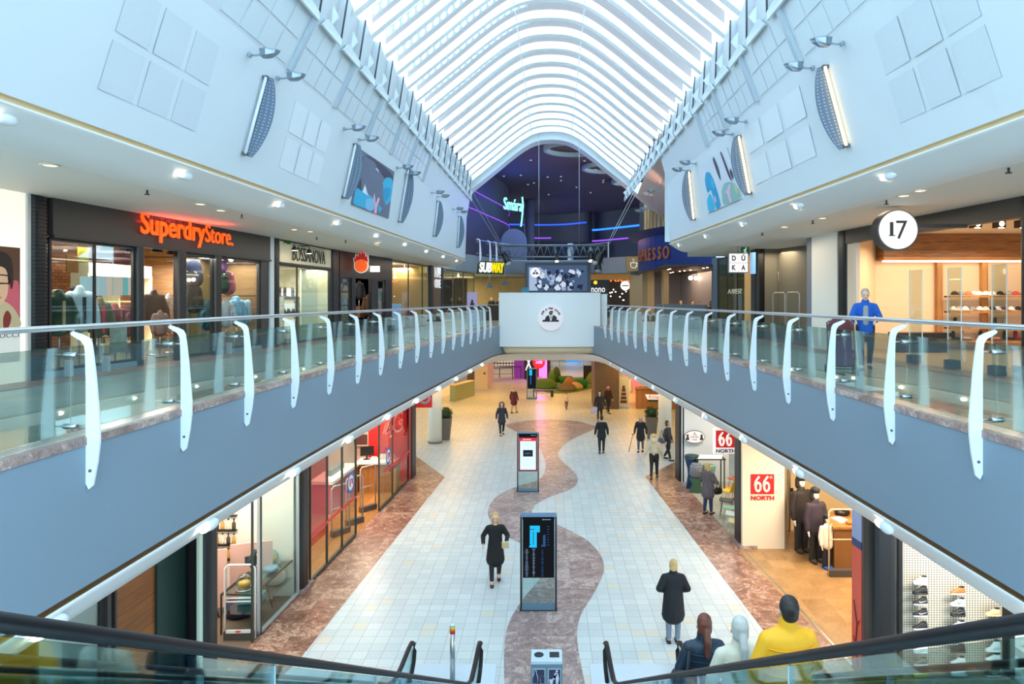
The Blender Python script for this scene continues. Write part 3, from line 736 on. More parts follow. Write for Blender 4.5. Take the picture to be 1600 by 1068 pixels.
# pictures printed on the walls: generic brush strokes on grey
def picture(sd, c, label, seed):
    P = [wall_at(*q, sd) for q in c]; base = sum(P, Vector())/4; n = wall_n(sd, base.y, base.z)
    t = thing('wall_picture', label, 'picture', base, 0)
    P = [p-base+n*.01 for p in P]                                # UL, UR, LR, LL
    def at(u, v): return (P[0]*(1-u)+P[1]*u)*(1-v)+(P[3]*(1-u)+P[2]*u)*v
    part('print', MB().prism(P, n*.02), mat('print_grey' if sd < 0 else 'print_pale', (104,112,132) if sd < 0 else (206,212,222), .5), t)
    rnd = random.Random(seed)
    cols = {'c': (52,176,214), 'w': (226,232,240), 'd': (66,66,84), 'p': (226,178,206), 'g': (136,178,172), 'b': (30,150,196), 'y': (206,200,120), 'l': (128,186,222)}
    def blob(name, col, pts, lift):
        pp = spline([Vector((u,v,0)) for u, v in pts]+[Vector((pts[0][0],pts[0][1],0))], 4)[:-1]
        part(name, MB().prism([at(min(1,max(0,q.x)), min(1,max(0,q.y)))+n*(.02+lift) for q in pp], n*.002), mat('paint_'+col, cols[col], .5), t)
    if sd < 0:
        blob('brush_stroke','d',[(.02,.3),(.1,.05),(.5,.02),(.95,.1),(.9,.35),(.6,.3),(.4,.45),(.15,.7),(.03,.6)],.001)
        blob('brush_stroke','w',[(.25,.42),(.33,.5),(.38,.8),(.28,.85),(.18,.75)],.003); blob('brush_stroke','w',[(.42,.15),(.52,.2),(.5,.5),(.52,.75),(.42,.6),(.44,.35)],.003)
        blob('brush_stroke','c',[(.66,.4),(.75,.22),(.97,.2),(.99,.6),(.8,.8),(.68,.95),(.64,.7)],.004); blob('brush_stroke','b',[(.7,.5),(.8,.4),(.94,.4),(.9,.6),(.78,.7)],.006)
        blob('brush_stroke','c',[(.02,.8),(.05,.68),(.3,.72),(.5,.7),(.45,.95),(.2,.98),(.03,.97)],.004); blob('brush_stroke','l',[(.3,.8),(.45,.75),(.55,.8),(.5,.97),(.33,.97)],.006)
        blob('brush_stroke','p',[(.48,.62),(.53,.72),(.56,.8),(.62,.6),(.67,.6),(.62,.85),(.62,.99),(.55,.99),(.54,.85),(.48,.74)],.008)
    else:
        blob('brush_stroke','d',[(.5,.05),(.56,.02),(.62,.3),(.6,.5),(.55,.35)],.003); blob('brush_stroke','d',[(.78,.02),(.82,.02),(.88,.4),(.9,.62),(.84,.5)],.003); blob('brush_stroke','d',[(.9,.45),(.95,.4),(.97,.55),(.93,.6)],.003)
        blob('brush_stroke','b',[(.18,.2),(.3,.25),(.4,.5),(.44,.95),(.3,.98),(.25,.6),(.12,.6),(.1,.35)],.004); blob('brush_stroke','c',[(.05,.75),(.2,.65),(.26,.97),(.06,.98)],.005); blob('brush_stroke','c',[(.3,.35),(.38,.45),(.36,.6),(.3,.5)],.007)
        blob('brush_stroke','g',[(.55,.72),(.68,.6),(.9,.65),(.99,.8),(.98,.98),(.55,.98)],.004); blob('brush_stroke','p',[(.66,.75),(.72,.74),(.8,.66),(.84,.68),(.76,.82),(.76,.97),(.71,.97),(.7,.82)],.008); blob('brush_stroke','y',[(.93,.7),(.97,.75),(.96,.9),(.93,.85)],.008)
        blob('brush_stroke','p',[(.3,.75),(.33,.72),(.35,.85),(.31,.86)],.008)
picture(-1, [(564,234),(615,268),(606,341),(548,319)], 'grey brush-stroke picture with cyan patches on the upper wall over the pale shops', 1)
picture(1, [(1095,259),(1137,230),(1160,310),(1107,333)], 'pale picture with a cyan patch on the upper wall between two lit lamps', 2)
# wedge downlights set in the coves
WARM = emis('lamp_face_warm', (255,240,214), 14.0)
SCOOP = mat('scoop_white', (226,232,236), .4)
def scoop_proto():
    t = thing('downlight', 'x', 'downlight', (0,0,0), 0, 'scoop downlights in the coves')
    part('scoop', MB().ell((.04,.07,.0), (.075,.17,.085), 12), SCOOP, t)
    part('lens', MB().ell((.045,-.10,-.005), (.045,.15,.055), 12), WARM, t, 'glowing lens')
    return t
sc = scoop_proto(); scf = True
def place_scoop(loc, rz, lab):
    global scf
    if scf: sc.location = loc; sc.rotation_euler = (0,0,rz); sc['label'] = lab; scf = False
    else: dup(sc, loc, rz, lab)
SCP = []
for sd, start, step, n in ((-1, 8.1, 3.75, 9), (1, 8.1, 3.75, 6)):
    for k in range(n):
        y = start+step*k if sd < 0 else 8.25+step*k
        if y > YE[sd]-.6: continue
        x = wx(sd, y, ZB)+sd*.20; d = Vector((.0487 if sd < 0 else -.0486, 1, 0))
        loc = Vector((x, y, 9.27)); SCP.append((loc, sd, 'u'))
        place_scoop(loc, -.05 if sd < 0 else PI+.05, f'upper cove scoop downlight, {ORD[k]} from the escalators {BAL[sd]}')
for sd in (-1, 1):
    for k in range(10):
        y = 6.9+3.1*k
        x = sd*(xfe(y)+.03); loc = Vector((x, y, 3.79)); SCP.append((loc, sd, 'l'))
        place_scoop(loc, -.03 if sd < 0 else PI+.03, f'lower cove scoop downlight, {ORD[k]} from the escalators {BAL[sd]}')
# recessed round lamps, sprinklers on the flat gallery ceilings
RECW = mat('recess_ring', (214,206,186), .5)
rc = 0
for sd, pts in ((-1,[(78,257),(313,318),(345,328),(460,358),(485,361),(590,382)]), (1,[(1438,297),(1285,340),(1412,305),(1226,354)])):
    for k, (px, py) in enumerate(pts):
        p = G(px, py, 9.05) if py > CY else W(px, py, F*(9.05-H)/(CY-py))
        t = thing('recessed_downlight', f'round recessed ceiling light, {ORD[k]} from the escalators {BAL[sd]}', 'ceiling light', p, 0, 'recessed gallery ceiling lights')
        part('ring', MB().lathe([(.13,-.005),(.13,-.02),(.09,-.02),(.09,-.005)], 20, (0,0,0), False), RECW, t)
        part('lens', MB().lathe([(.001,-.008),(.09,-.008),(.09,-.012),(.001,-.012)], 16), emis('recess_glow', (255,226,180), 3.0), t)
for sd, pts in ((-1,[(230,297),(378,335),(540,375),(495,370)]), (1,[(1385,313),(1270,344),(1576,262),(1191,363)])):
    for k, (px, py) in enumerate(pts):
        p = W(px, py, F*(9.05-H)/(CY-py))
        t = thing('ceiling_sprinkler', f'small dark sprinkler head, {ORD[k]} from the escalators {BAL[sd]}', 'sprinkler', p, 0, 'ceiling sprinklers')
        part('stem', MB().cyl((0,0,0),(0,0,-.07),.018,n=8), DARK, t); part('deflector', MB().cyl((0,0,-.07),(0,0,-.085),.045,n=12), DARK, t)
# ================================================================ juice bar over the bridge
BARW = mat('bar_white', (240,245,247), .35)
t = thing('juice_bar', 'big white curved counter front hanging over the bridge with a round logo', 'bar counter', (0.18,39.3,0))
n = 16; A = []; 
for i in range(n+1):
    u = -1+2*i/n; A.append((2.92*u, .28*(u*u), 0))
front = [Vector((x, y-.28, 0)) for x, y, _ in A]
ring0 = front+[Vector((2.92,.95,0)), Vector((-2.92,.95,0))]
part('front', MB().loft([[Vector((p.x,p.y,z)) for p in ring0] for z in (4.40,7.47)], True, True, False), BARW, t)
part('counter_top', MB().loft([[Vector((p.x*1.003,p.y-.01,z)) for p in ring0] for z in (7.471,7.51)], True, True, False), mat('bar_top', (238,242,244), .3), t)
part('base', MB().loft([[Vector((p.x*s,p.y*s+.05,z)) for p in ring0] for z, s in ((4.02,.86),(4.2,.91),(4.395,.93))], True, True), mat('bar_base', (214,196,160), .5), t)
s = thing('round_sign', 'round white sign with a dark counter figure and arched lettering on the white bar', 'sign', (.18+.05, 39.0-.09, 6.06))
part('disc', MB().disc((0,0,0), .72, 40, 'Y', .08), mat('sign_white', (252,240,242), .4, emit=.12), s)
part('figure', joe_mark(MB(), .95, -.008).box((0,-.006,-.19),(.95,.006,.05)), INK, s)
def arc_text(txt, r, a0, a1, size, m, parent, y):
    vs = MB(); 
    me = bpy.data.meshes.new('lettering'); bm = bmesh.new()
    for i, ch in enumerate(txt):
        if ch == ' ': continue
        a = a0+(a1-a0)*i/(len(txt)-1); q = text_mesh(ch, size*1.15, .003, bold=.012)
        q.transform(Matrix.Translation((r*math.sin(a), y, r*math.cos(a)))@Matrix.Rotation(a, 4, 'Y')); bm.from_mesh(q); bpy.data.meshes.remove(q)
    bm.to_mesh(me); bm.free(); return link('lettering', me, m, parent)
INKR = mat('ink_red', (112,62,62), .6)
arc_text('JOE & THE JUICE', .54, -1.15, 1.15, .115, INKR, s, -.006)
text('. . . . . . . . .', .05, INK, s, (0,-.006,-.34), extrude=.002)
# screen above the bar
t = thing('display_screen', 'wide dark-framed screen showing a blue-grey crowd picture above the white bar', 'screen', (0.18+.5, 40.6, 7.52))
SW, SH = 3.9, 1.78
part('frame', MB().box((0,.08,SH/2),(SW,.14,SH)), mat('screen_frame', (40,44,50), .4), t)
e = part('panel', MB().quad((-SW/2+.12,0,.1),(SW/2-.22,0,.1),(SW/2-.22,0,SH-.16),(-SW/2+.12,0,SH-.16)).box((-.05,.01,SH/2-.03),(SW-.36,.012,SH-.28)), emis('screen_blue', (74,94,128), 1.0), t, 'glowing blue-grey screen picture')
rnd = random.Random(3)
for k, (col, cnt, zz) in enumerate((((150,172,204),26,-.004),((40,48,72),24,-.006),((206,220,238),16,-.008))):
    for _ in range(cnt):
        x = rnd.uniform(-1.2,1.45); z = rnd.uniform(.2,1.35); r = rnd.uniform(.05,.2)
        pts = [(x+r*rnd.uniform(.5,1.3)*math.cos(a*PI/5), zz, min(1.5,max(.12,z+r*rnd.uniform(.5,1.5)*math.sin(a*PI/5)))) for a in range(10)]
        part('picture_patch', MB().prism(pts, (0,.002,0)), emis('screen_tone%d' % k, col, 1.0), t)
mb = MB().prism([(-1.72,-.004,.12),(-1.2,-.004,.12),(-1.3,-.004,1.2),(-1.0,-.004,1.5),(-1.72,-.004,1.5)], (0,.002,0)); part('picture_patch', mb, emis('screen_tone_pale', (168,190,220), 1.0), t)
part('logo', MB().disc((-1.35,-.012,1.2), .3, 24, 'Y', .004), emis('screen_white', (236,240,246), 1.1), t)
jm = MB(); joe_mark(jm, .42, 0); jm.v = [v+Vector((-1.35,-.02,1.17)) for v in jm.v]; part('logo_figure', jm, INK, t)
# bits on the counter
solo('cardboard_box', MB().box((0,0,.14),(.45,.3,.28)).box((0,0,.30),(.47,.32,.03)), mat('teal_box',(56,120,140),.6), 'small teal box standing on the white bar beside the screen', 'box', (-1.25,39.9,7.51))
# side shelf unit of the bar
solo('side_cabinet', MB().box((0,0,.9),(.34,.6,1.8)).box((0,0,1.82),(.4,.66,.04)), BARW, 'narrow pale cabinet standing beside the white bar at its cafe end', 'cabinet', (3.42,40.75,ZG))
# ================================================================ truss with spotlights
Y = 37.6
def tp(px, py, dy=0): return W(px, py, Y)+Vector((0,dy,0))
t = thing('lighting_truss', 'long grey lattice lighting truss hanging on wires above the screen', 'truss', W(862,392,Y))
LAMPT = mat('truss_grey', (118,126,132), .4, .5); o = t.location.copy(); ch = [(0,.32),(.0,-.32)]
x0, x1 = W(777,0,Y).x-o.x, W(945,0,Y).x-o.x
pr = [(-.28,.30),(.28,.30),(0,-.32)]
for a, z in pr: part('chord', MB().cyl((x0,a,z),(x1,a,z),.045,n=8), LAMPT, t)
mb = MB(); m = 15
for i in range(m):
    u0 = x0+(x1-x0)*i/m; u1 = x0+(x1-x0)*(i+.5)/m; u2 = x0+(x1-x0)*(i+1)/m
    for (a, z), (b, y2) in ((pr[0],pr[2]),(pr[1],pr[2]),(pr[0],pr[1])):
        mb.cyl((u0,a,z),(u1,b,y2),.02,n=5); mb.cyl((u1,b,y2),(u2,a,z),.02,n=5)
part('lattice', mb, LAMPT, t)
mb = MB().cyl((x0,-.1,-.55),(x1,-.1,-.55),.03,n=6); part('lamp_bar', mb, LAMPG, t)
for px in (842, 905):
    p = W(px, 0, Y).x-o.x; part('hanging_wire', MB().cyl((p,0,.3),(p,0,H+9.3-o.z-abs(p)*.2),.012,n=5), STEEL, t)
for sd, (px,py), (qx,qy), yy in ((-1,(783,386),(691,238),33.0),(1,(946,386),(994,292),39.3)):
    for k in (0, 1):
        a = W(px+k*3, py, Y)-o; b = W(qx+k*(14 if sd < 0 else 5), qy+k*(-0), yy)-o
        part('stay_wire', MB().cyl(a, b, .014, n=5), STEEL, t)
def spot(px, py, tilt, lab, lit, s=1.0):
    q = thing('stage_spotlight', lab, 'spotlight', W(px,py,Y), 0, 'spotlights on the lighting truss')
    d = Vector((math.sin(tilt), -.5, -math.cos(tilt))).normalized()
    part('body', MB().tube([-d*.25*s, d*.05*s, d*.30*s], [.11*s,.14*s,.16*s], 12), BLACK, q)
    part('lens', MB().tube([d*.301*s, d*.31*s], [.13*s,.13*s], 12), emis('spot_lens', (255,220,170), 8.0 if lit else .6) if lit else STEEL, q)
    part('yoke', MB().tube([(-.2*s,0,0),(-.2*s,0,.3*s),(.2*s,0,.3*s),(.2*s,0,0)], .02*s, 6), DARK, q)
for a in ((790,403,.5,'black spotlight at the shop-sign end of the lattice truss, tilted outwards',0,1.25),(870,402,0,'small lit spotlight under the middle of the lattice truss',1,.8),(923,400,0,'brightly lit spotlight under the lattice truss near its cafe end',1,1.0),(937,400,-.5,'large black spotlight at the cafe end of the lattice truss',0,1.7),(934,413,0,'black spotlight hanging below the large one at the cafe end',0,1.3)):
    spot(*a)
# ================================================================ helpers for shop fronts
def pl(sd, px, off=0.0, tab=None):
    tab = tab or (XUL if sd < 0 else XUR); p = hit(tab, px); return Vector((p.x+sd*off, p.y, 0))
def seg(mb, A, B, z0, z1, th, sd=0):
    """upright slab on the plan line A-B, thickened away from the void"""
    d = (B-A).normalized(); n = Vector((-d.y, d.x, 0))
    if sd and n.x*sd < 0: n = -n
    q = [A, B, B+n*th, A+n*th]
    return mb.prism([Vector((p.x,p.y,z0)) for p in q], (0,0,z1-z0))
def ang(A, B): d = B-A; return math.atan2(d.y, d.x)
def plo(sd, px, off, tab=None):
    tab = tab or (XUL if sd < 0 else XUR); p = hit(lambda y: (tab(y) if callable(tab) else interp(tab, y))+sd*off, px); return Vector((p.x, p.y, 0))
def fit_text(s, width, height, m, parent, loc, rz=0, ref=None, align='LEFT', name='lettering', y0=0, **kw):
    """lettering scaled to a width, and to the height of a reference string standing on z"""
    me = text_mesh(s, 1.0, align='LEFT', **kw); xs = [v.co.x for v in me.vertices]
    rm = text_mesh(ref or s[0], 1.0, align='LEFT'); zs = [v.co.z for v in rm.vertices]; zl, zh = min(zs), max(zs); bpy.data.meshes.remove(rm)
    sx = width/(max(xs)-min(xs)); sz = height/(zh-zl); x0 = min(xs) if align == 'LEFT' else (min(xs)+max(xs))/2
    for v in me.vertices: v.co = Vector(((v.co.x-x0)*sx, v.co.y*1.0, (v.co.z-zl)*sz))
    return link(name, me, m, parent, loc, (0,0,rz))
def col(sd, px0, px1, name, m, tab=None, z0=ZG, z1=9.05, d=.55, ribs=False, proud=.06):
    """rounded column standing between two image columns on the shop line"""
    A, B = pl(sd, px0, -proud, tab), pl(sd, px1, -proud, tab); c = (A+B)/2; w = (B-A).length
    rz = ang(A, B); hw, hd = w/2, d/2; pts = []
    r = min(hw, hd)*.7
    for cx_, cy_, a0 in ((hw-r,hd-r,0),(-hw+r,hd-r,90),(-hw+r,-hd+r,180),(hw-r,-hd+r,270)):
        for k in range(5):
            a = math.radians(a0+22.5*k); pts.append((cx_+r*math.cos(a), cy_+r*math.sin(a)))
    off = Vector((sd*hd, 0, 0))
    zs = [(z0,1),(z1,1)]
    if ribs:
        zs = []; z = z0
        while z < z1-.07: zs += [(z,1),(z+.045,1),(z+.05,.94),(z+.068,.94)]; z += .07
    rings = [[Vector((x*s, y*s, z-z0)) for x, y in pts] for z, s in zs]
    o = link(name, MB().loft(rings, True, True, False).mesh(name), m, None, (c+off+Vector((0,0,z0)))[:], (0,0,rz)); o['kind'] = 'structure'
    return o
SHELL = {}
def shell(sd, px0, px1, depth, z0, z1, mw, mf, tab=None, back=None, floor=True, sides=True):
    """inside of a shop: back wall, side walls, floor"""
    A, B = pl(sd, px0, 0, tab), pl(sd, px1, 0, tab); n = Vector((sd, 0, 0))
    A2, B2 = A+n*depth, B+n*depth
    struct('wall_shop_back', seg(MB(), A2, B2, z0, z1, .1, sd), back or mw)
    if sides: struct('wall_shop_side', seg(seg(MB(), A+n*.1, A2, z0, z1, .08), B+n*.1, B2, z0, z1, .08), mw)
    if floor: struct('floor_shop', MB().poly([(A.x,A.y,z0+.01),(B.x,B.y,z0+.01),(B2.x,B2.y,z0+.01),(A2.x,A2.y,z0+.01)]), mf)
WN = [0]
def window(sd, px0, px1, z0, z1, tab=None, off=.06, mull=(), fm=None, gm=None, fw=.05):
    WN[0] += 1; A, B = pl(sd, px0, off, tab), pl(sd, px1, off, tab); c = (A+B)/2; c.z = z0; rz = ang(A, B); L = (B-A).length; h = z1-z0
    e = bpy.data.objects.new('window_%d' % WN[0], None); C.objects.link(e); e.location = c; e.rotation_euler = (0,0,rz); e['kind'] = 'structure'
    fr = MB().box((0,0,.03),(L,.06,.06)).box((0,0,h-.03),(L,.06,.06))
    for x in (-L/2+fw/2, L/2-fw/2): fr.box((x,0,h/2),(fw,.06,h))
    for f in mull: fr.box((-L/2+L*f,0,h/2),(.04,.05,h))
    part('window_frame', fr, fm or DARK, e); part('pane', MB().box((0,0,h/2),(L-.04,.012,h-.08)), gm or SHOPGL, e)
    return e
def cloth(name, col_=(128,128,128), rough=.8): return mat('cloth_'+name, col_, rough)
def jacket(label, cat, loc, rz, m, s=1.0, stand=True, m2=None, hood=False, vox=.03, name='display_jacket', group=None):
    """padded jacket on a bust stand"""
    t = thing(name, label, cat, loc, rz, group)
    sg = [((0,0,.78),(.20,.13),(0,0,1.05),(.21,.13)),((0,0,1.05),(.21,.13),(0,0,1.32),(.19,.11)),((-.17,0,1.33),.085,(-.27,-.03,1.05),.075),((-.27,-.03,1.05),.075,(-.27,-.09,.80),.06),((.17,0,1.33),.085,(.27,-.03,1.05),.075),((.27,-.03,1.05),.075,(.27,-.09,.80),.06),((0,0,1.36),.10,(0,-.01,1.45),.075)]
    sg = [tuple((tuple(x*s for x in q) if isinstance(q, tuple) else q*s) for q in g) for g in sg]
    soft('jacket', sg, m, t, vox*s, 2)
    if m2: part('zip_panel', MB().box((0,-.135*s,1.02*s),(.05*s,.03,.56*s)), m2, t)
    if hood: soft('hood', [((0,.06*s,1.45*s),(.11*s,.07*s),(0,.09*s,1.38*s),(.13*s,.06*s))], m2 or m, t, vox*s, 2)
    if stand: part('stand', MB().cyl((0,0,0),(0,0,.8*s),.02,n=8).lathe([(.16,0),(.16,.02),(.02,.03)], 16), STEEL, t)
    return t
# ================================================================ UPPER WEST SHOPS
LBX = mat('lightbox_cream', (246,240,226), .5, emit=.55, ecol=(255,244,222))
A, B = pl(-1, -160), pl(-1, 40)
struct('wall_poster', seg(MB(), A, B, ZG, 9.05, .15, -1), LBX)
struct('trim_poster', seg(MB(), pl(-1,40,-.04), pl(-1,45,-.04), ZG, 9.05, .2, -1), mat('alu', (196,200,202), .4, .5))
# poster of a person in glasses
def poster_portrait():
    A, B = pl(-1,-42,-.012), pl(-1,30,-.012); L = (B-A).length; c = (A+B)/2; z0 = H-(512-CY)*12.4/F; h = 1.45
    t = thing('portrait_poster', 'large portrait poster of a person in black glasses on the cream lightbox wall', 'poster', (c.x,c.y,z0), ang(A,B))
    part('sheet', MB().box((0,0,h/2),(L,.01,h)), mat('poster_brown', (96,58,40), .6), t)
    part('caption_band', MB().box((0,-.004,-.32),(L,.008,.56)), mat('poster_caption', (236,232,224), .6), t)
    def q(nm, colr, pts, y): part(nm, MB().prism([(x,y,z) for x, z in pts], (0,.003,0)), mat('poster_'+nm, colr, .6), t)
    sp = lambda pts: [(p.x,p.z) for p in spline([Vector((x,0,z)) for x, z in pts]+[Vector((pts[0][0],0,pts[0][1]))], 4)[:-1]]
    q('flowers',(206,90,104), sp([(.1,.1),(.4,.05),(.43,.6),(.4,.85),(.2,.75)]), -.008)
    q('garment',(196,176,140), sp([(-.42,.0),(.42,.0),(.36,.3),(.1,.5),(-.2,.5),(-.42,.3)]), -.011)
    q('trim_red',(130,40,36), sp([(.1,.02),(.2,.02),(.26,.2),(.18,.32),(.1,.2)]), -.014)
    q('face',(226,176,142), sp([(-.22,.6),(0,.42),(.16,.55),(.2,.85),(.12,1.08),(-.1,1.12),(-.24,.95)]), -.014)
    q('hair',(40,26,22), sp([(-.3,.9),(-.22,1.25),(0,1.36),(.24,1.26),(.3,.9),(.26,.7),(.2,.95),(.1,1.08),(-.1,1.08),(-.24,.95)]), -.017)
    mb = MB()
    for x0 in (-.14, .1):
        mb.tube([(x0-.1,-.02,.80),(x0+.1,-.02,.80),(x0+.09,-.02,.94),(x0-.1,-.02,.95),(x0-.1,-.02,.80)], .012, 5)
    part('spectacles', mb, mat('spectacle_black', (22,20,20), .4), t); q('lips',(176,80,76), [(-.06,.55),(.0,.58),(.06,.55),(.0,.52)], -.018)
    fit_text('GUCCI', .52, .075, mat('poster_ink', (120,112,104), .6), t, (-.1,-.012,-.16), ref='C', extrude=.002)
poster_portrait()
col(-1, 46, 78, 'column_louvred', BLACK, ribs=True)
WOODD = wood_mat('dark_ply', (92,66,44), (150,112,72), 1.2, 'Z', .6)
SHOPD = mat('shop_dark', (62,52,44), .7); CARP = mat('shop_floor_dark', (112,88,62), .5)
shell(-1, 80, 420, 4.2, ZG, 9.05, WOODD, CARP, back=BRICK)
HEAD = mat('header_dark', (58,53,51), .45, noise=(.8,.25))
struct('wall_header', seg(MB(), pl(-1,79,-.05), pl(-1,421,-.05), 8.33, 9.05, .2, -1), HEAD)
struct('trim_header', seg(MB(), pl(-1,79,-.07), pl(-1,421,-.07), 8.29, 8.34, .1, -1), DARK)
ORG = mat('letter_orange', (255,92,20), .5, emit=1.15, ecol=(255,84,10)); ORGS = mat('letter_side', (170,52,12), .5)
A, B = pl(-1,212,-.12), pl(-1,357,-.12)
sg_ = thing('shop_sign', 'glowing orange raised lettering on the dark header board', 'sign', (A.x,A.y,8.60), ang(A,B))
w1 = (pl(-1,313,-.12)-A).length; w2 = (B-A).length-w1-.03
fit_text('Superdry', w1, .50, ORG, sg_, (0,0,0), ref='S', extrude=.018, bold=.012); fit_text('Store.', w2, .47, ORG, sg_, (w1+.03,0,0), ref='S', extrude=.018, bold=-.004)
fit_text('極度乾燥(しなさい)', 1.7, .10, mat('letter_grey', (96,90,88), .5), sg_, (.28,.03,.335), ref='極', extrude=.01)
col(-1, 213, 224, 'column_shop', DARK, z1=8.33, d=.2); col(-1, 277, 290, 'column_shop', DARK, z1=8.33, d=.2); col(-1, 335, 345, 'column_shop', DARK, z1=8.33, d=.2)
struct('wall_header_pier', seg(MB(), pl(-1,408,.0), pl(-1,420,.0), ZG, 8.33, .15, -1), HEAD)
window(-1, 80, 213, ZG+.12, 8.3, mull=(.5,)); window(-1, 345, 408, ZG+.12, 8.3); window(-1, 290, 335, ZG+.05, 8.3)
struct('trim_plinth', seg(seg(MB(), pl(-1,80,-.02), pl(-1,213,-.02), ZG, ZG+.12, .25, -1), pl(-1,345,-.02), pl(-1,408,-.02), ZG, ZG+.12, .25, -1), mat('plinth_grey', (150,170,182), .4))
struct('wall_divider', seg(MB(), plo(-1,291,.75), plo(-1,333,.75), ZG, 8.3, .06, -1), wood_mat('display_oak', (150,112,66), (206,168,112), .5, 'Y', .6))
def up_pt(px, py, sd, off):
    """point on the plane a given distance behind the shop line, from its image position"""
    tab = XUL if sd < 0 else XUR; f = lambda y: interp(tab, y)+sd*off; p = hit(f, px); return W(px, py, p.y)
def put(px, sd, off, z=ZG):
    tab = XUL if sd < 0 else XUR; f = lambda y: interp(tab, y)+sd*off; p = hit(f, px); return Vector((p.x, p.y, z))
GJ = 'garments in the orange lettered shop'
jacket('dark green jacket on a bust stand at the louvred column end of the shop window', 'jacket', put(92,-1,.55,ZG+.02), 1.2, cloth('dkgreen',(40,62,54)), 1.12, m2=cloth('fur',(190,170,140)), hood=True, group=GJ)
jacket('pale blue-white parka on a bust stand in the shop window', 'jacket', put(124,-1,.6,ZG+.02), 1.2, cloth('paleblue',(176,196,214)), 1.18, m2=cloth('navy',(34,40,60)), hood=True, group=GJ)
jacket('camouflage jacket over a pink top on a bust stand in the shop window', 'jacket', put(155,-1,.6,ZG+.02), 1.2, cloth('camo',(96,92,74)), 1.02, m2=cloth('pink',(222,60,96)), group=GJ)
jacket('red plaid shirt on a low stand beside the dark shop column', 'shirt', put(180,-1,.6,ZG+.02), 1.2, mat('cloth_plaid',(128,40,44),.8,noise=(9,.6)), .92, name='display_shirt', group=GJ)
jacket('maroon plaid shirt on a low stand behind the dark shop column', 'shirt', put(198,-1,.9,ZG+.02), 1.2, mat('cloth_plaid2',(96,34,40),.8,noise=(9,.6)), .9, name='display_shirt', group=GJ)
jacket('dark brown puffer jacket hanging inside the shop doorway', 'jacket', put(240,-1,1.6,ZG+.02), 1.0, cloth('dkbrown',(58,46,40)), 1.16, group=GJ)
jacket('black and white striped jacket beside the brown puffer jacket', 'jacket', put(264,-1,1.7,ZG+.02), 1.0, mat('cloth_stripe',(150,146,146),.8,noise=(14,.7)), 1.1, group=GJ)
jacket('patterned knit jacket low in the shop doorway', 'jacket', put(250,-1,1.1,ZG+.02), 1.0, mat('cloth_knit',(110,92,84),.8,noise=(12,.6)), .8, group=GJ)
jacket('teal blue jacket on a stand beside the oak display wall', 'jacket', put(324,-1,.4,ZG+.02), 1.2, cloth('teal',(52,100,118)), .98, group=GJ)
jacket('grey-white jacket on a stand in the far pane of the orange lettered shop', 'jacket', put(353,-1,.5,ZG+.02), 1.2, cloth('palegrey',(196,200,204)), 1.0, m2=cloth('lilac',(196,140,190)), group=GJ)
jacket('light blue jacket on a stand in the middle of the far pane', 'jacket', put(370,-1,.6,ZG+.02), 1.2, cloth('sky',(120,170,206)), 1.05, hood=True, group=GJ)
jacket('pale blue jacket with a white zip on a stand beside the header pier', 'jacket', put(390,-1,.6,ZG+.02), 1.2, cloth('ice',(150,186,212)), 1.04, m2=cloth('white',(236,238,240)), group=GJ)
def backpack(label, loc, rz, m, s=1.0):
    t = thing('backpack', label, 'backpack', loc, rz, 'backpacks in the orange lettered shop')
    soft('bag', [((0,0,-.16*s),(.17*s,.11*s),(0,0,.14*s),(.15*s,.10*s)),((0,-.08*s,-.14*s),(.12*s,.07*s),(0,-.08*s,-.02*s),(.12*s,.06*s))], m, t, .02, 2)
    part('strap', MB().tube([(-.08*s,.1*s,.2*s),(-.09*s,.17*s,.0),(-.08*s,.1*s,-.2*s)], .018*s, 6).tube([(.08*s,.1*s,.2*s),(.09*s,.17*s,.0),(.08*s,.1*s,-.2*s)], .018*s, 6), BLACK, t)
    part('hook', MB().cyl((0,.1*s,.22*s),(0,.62*s,.22*s),.012,n=6), STEEL, t)
backpack('navy backpack hanging high on the oak display wall', up_pt(303,426,-1,.55), 1.25, cloth('navy2',(40,44,74)), 1.5)
backpack('black backpack hanging below the navy one on the oak display wall', up_pt(304,466,-1,.55), 1.25, cloth('blk',(34,34,34)), 1.5)
backpack('pink backpack hanging in the far pane of the orange lettered shop', up_pt(356,441,-1,.5), 1.25, cloth('rosebag',(206,100,120)), 1.4)
backpack('dark green backpack hanging beside the pink one', up_pt(347,440,-1,.5), 1.25, cloth('greenbag',(40,70,58)), 1.3)
backpack('small lilac backpack hanging above the pink one', up_pt(347,411,-1,.5), 1.25, cloth('lilacbag',(200,130,190)), 1.0)
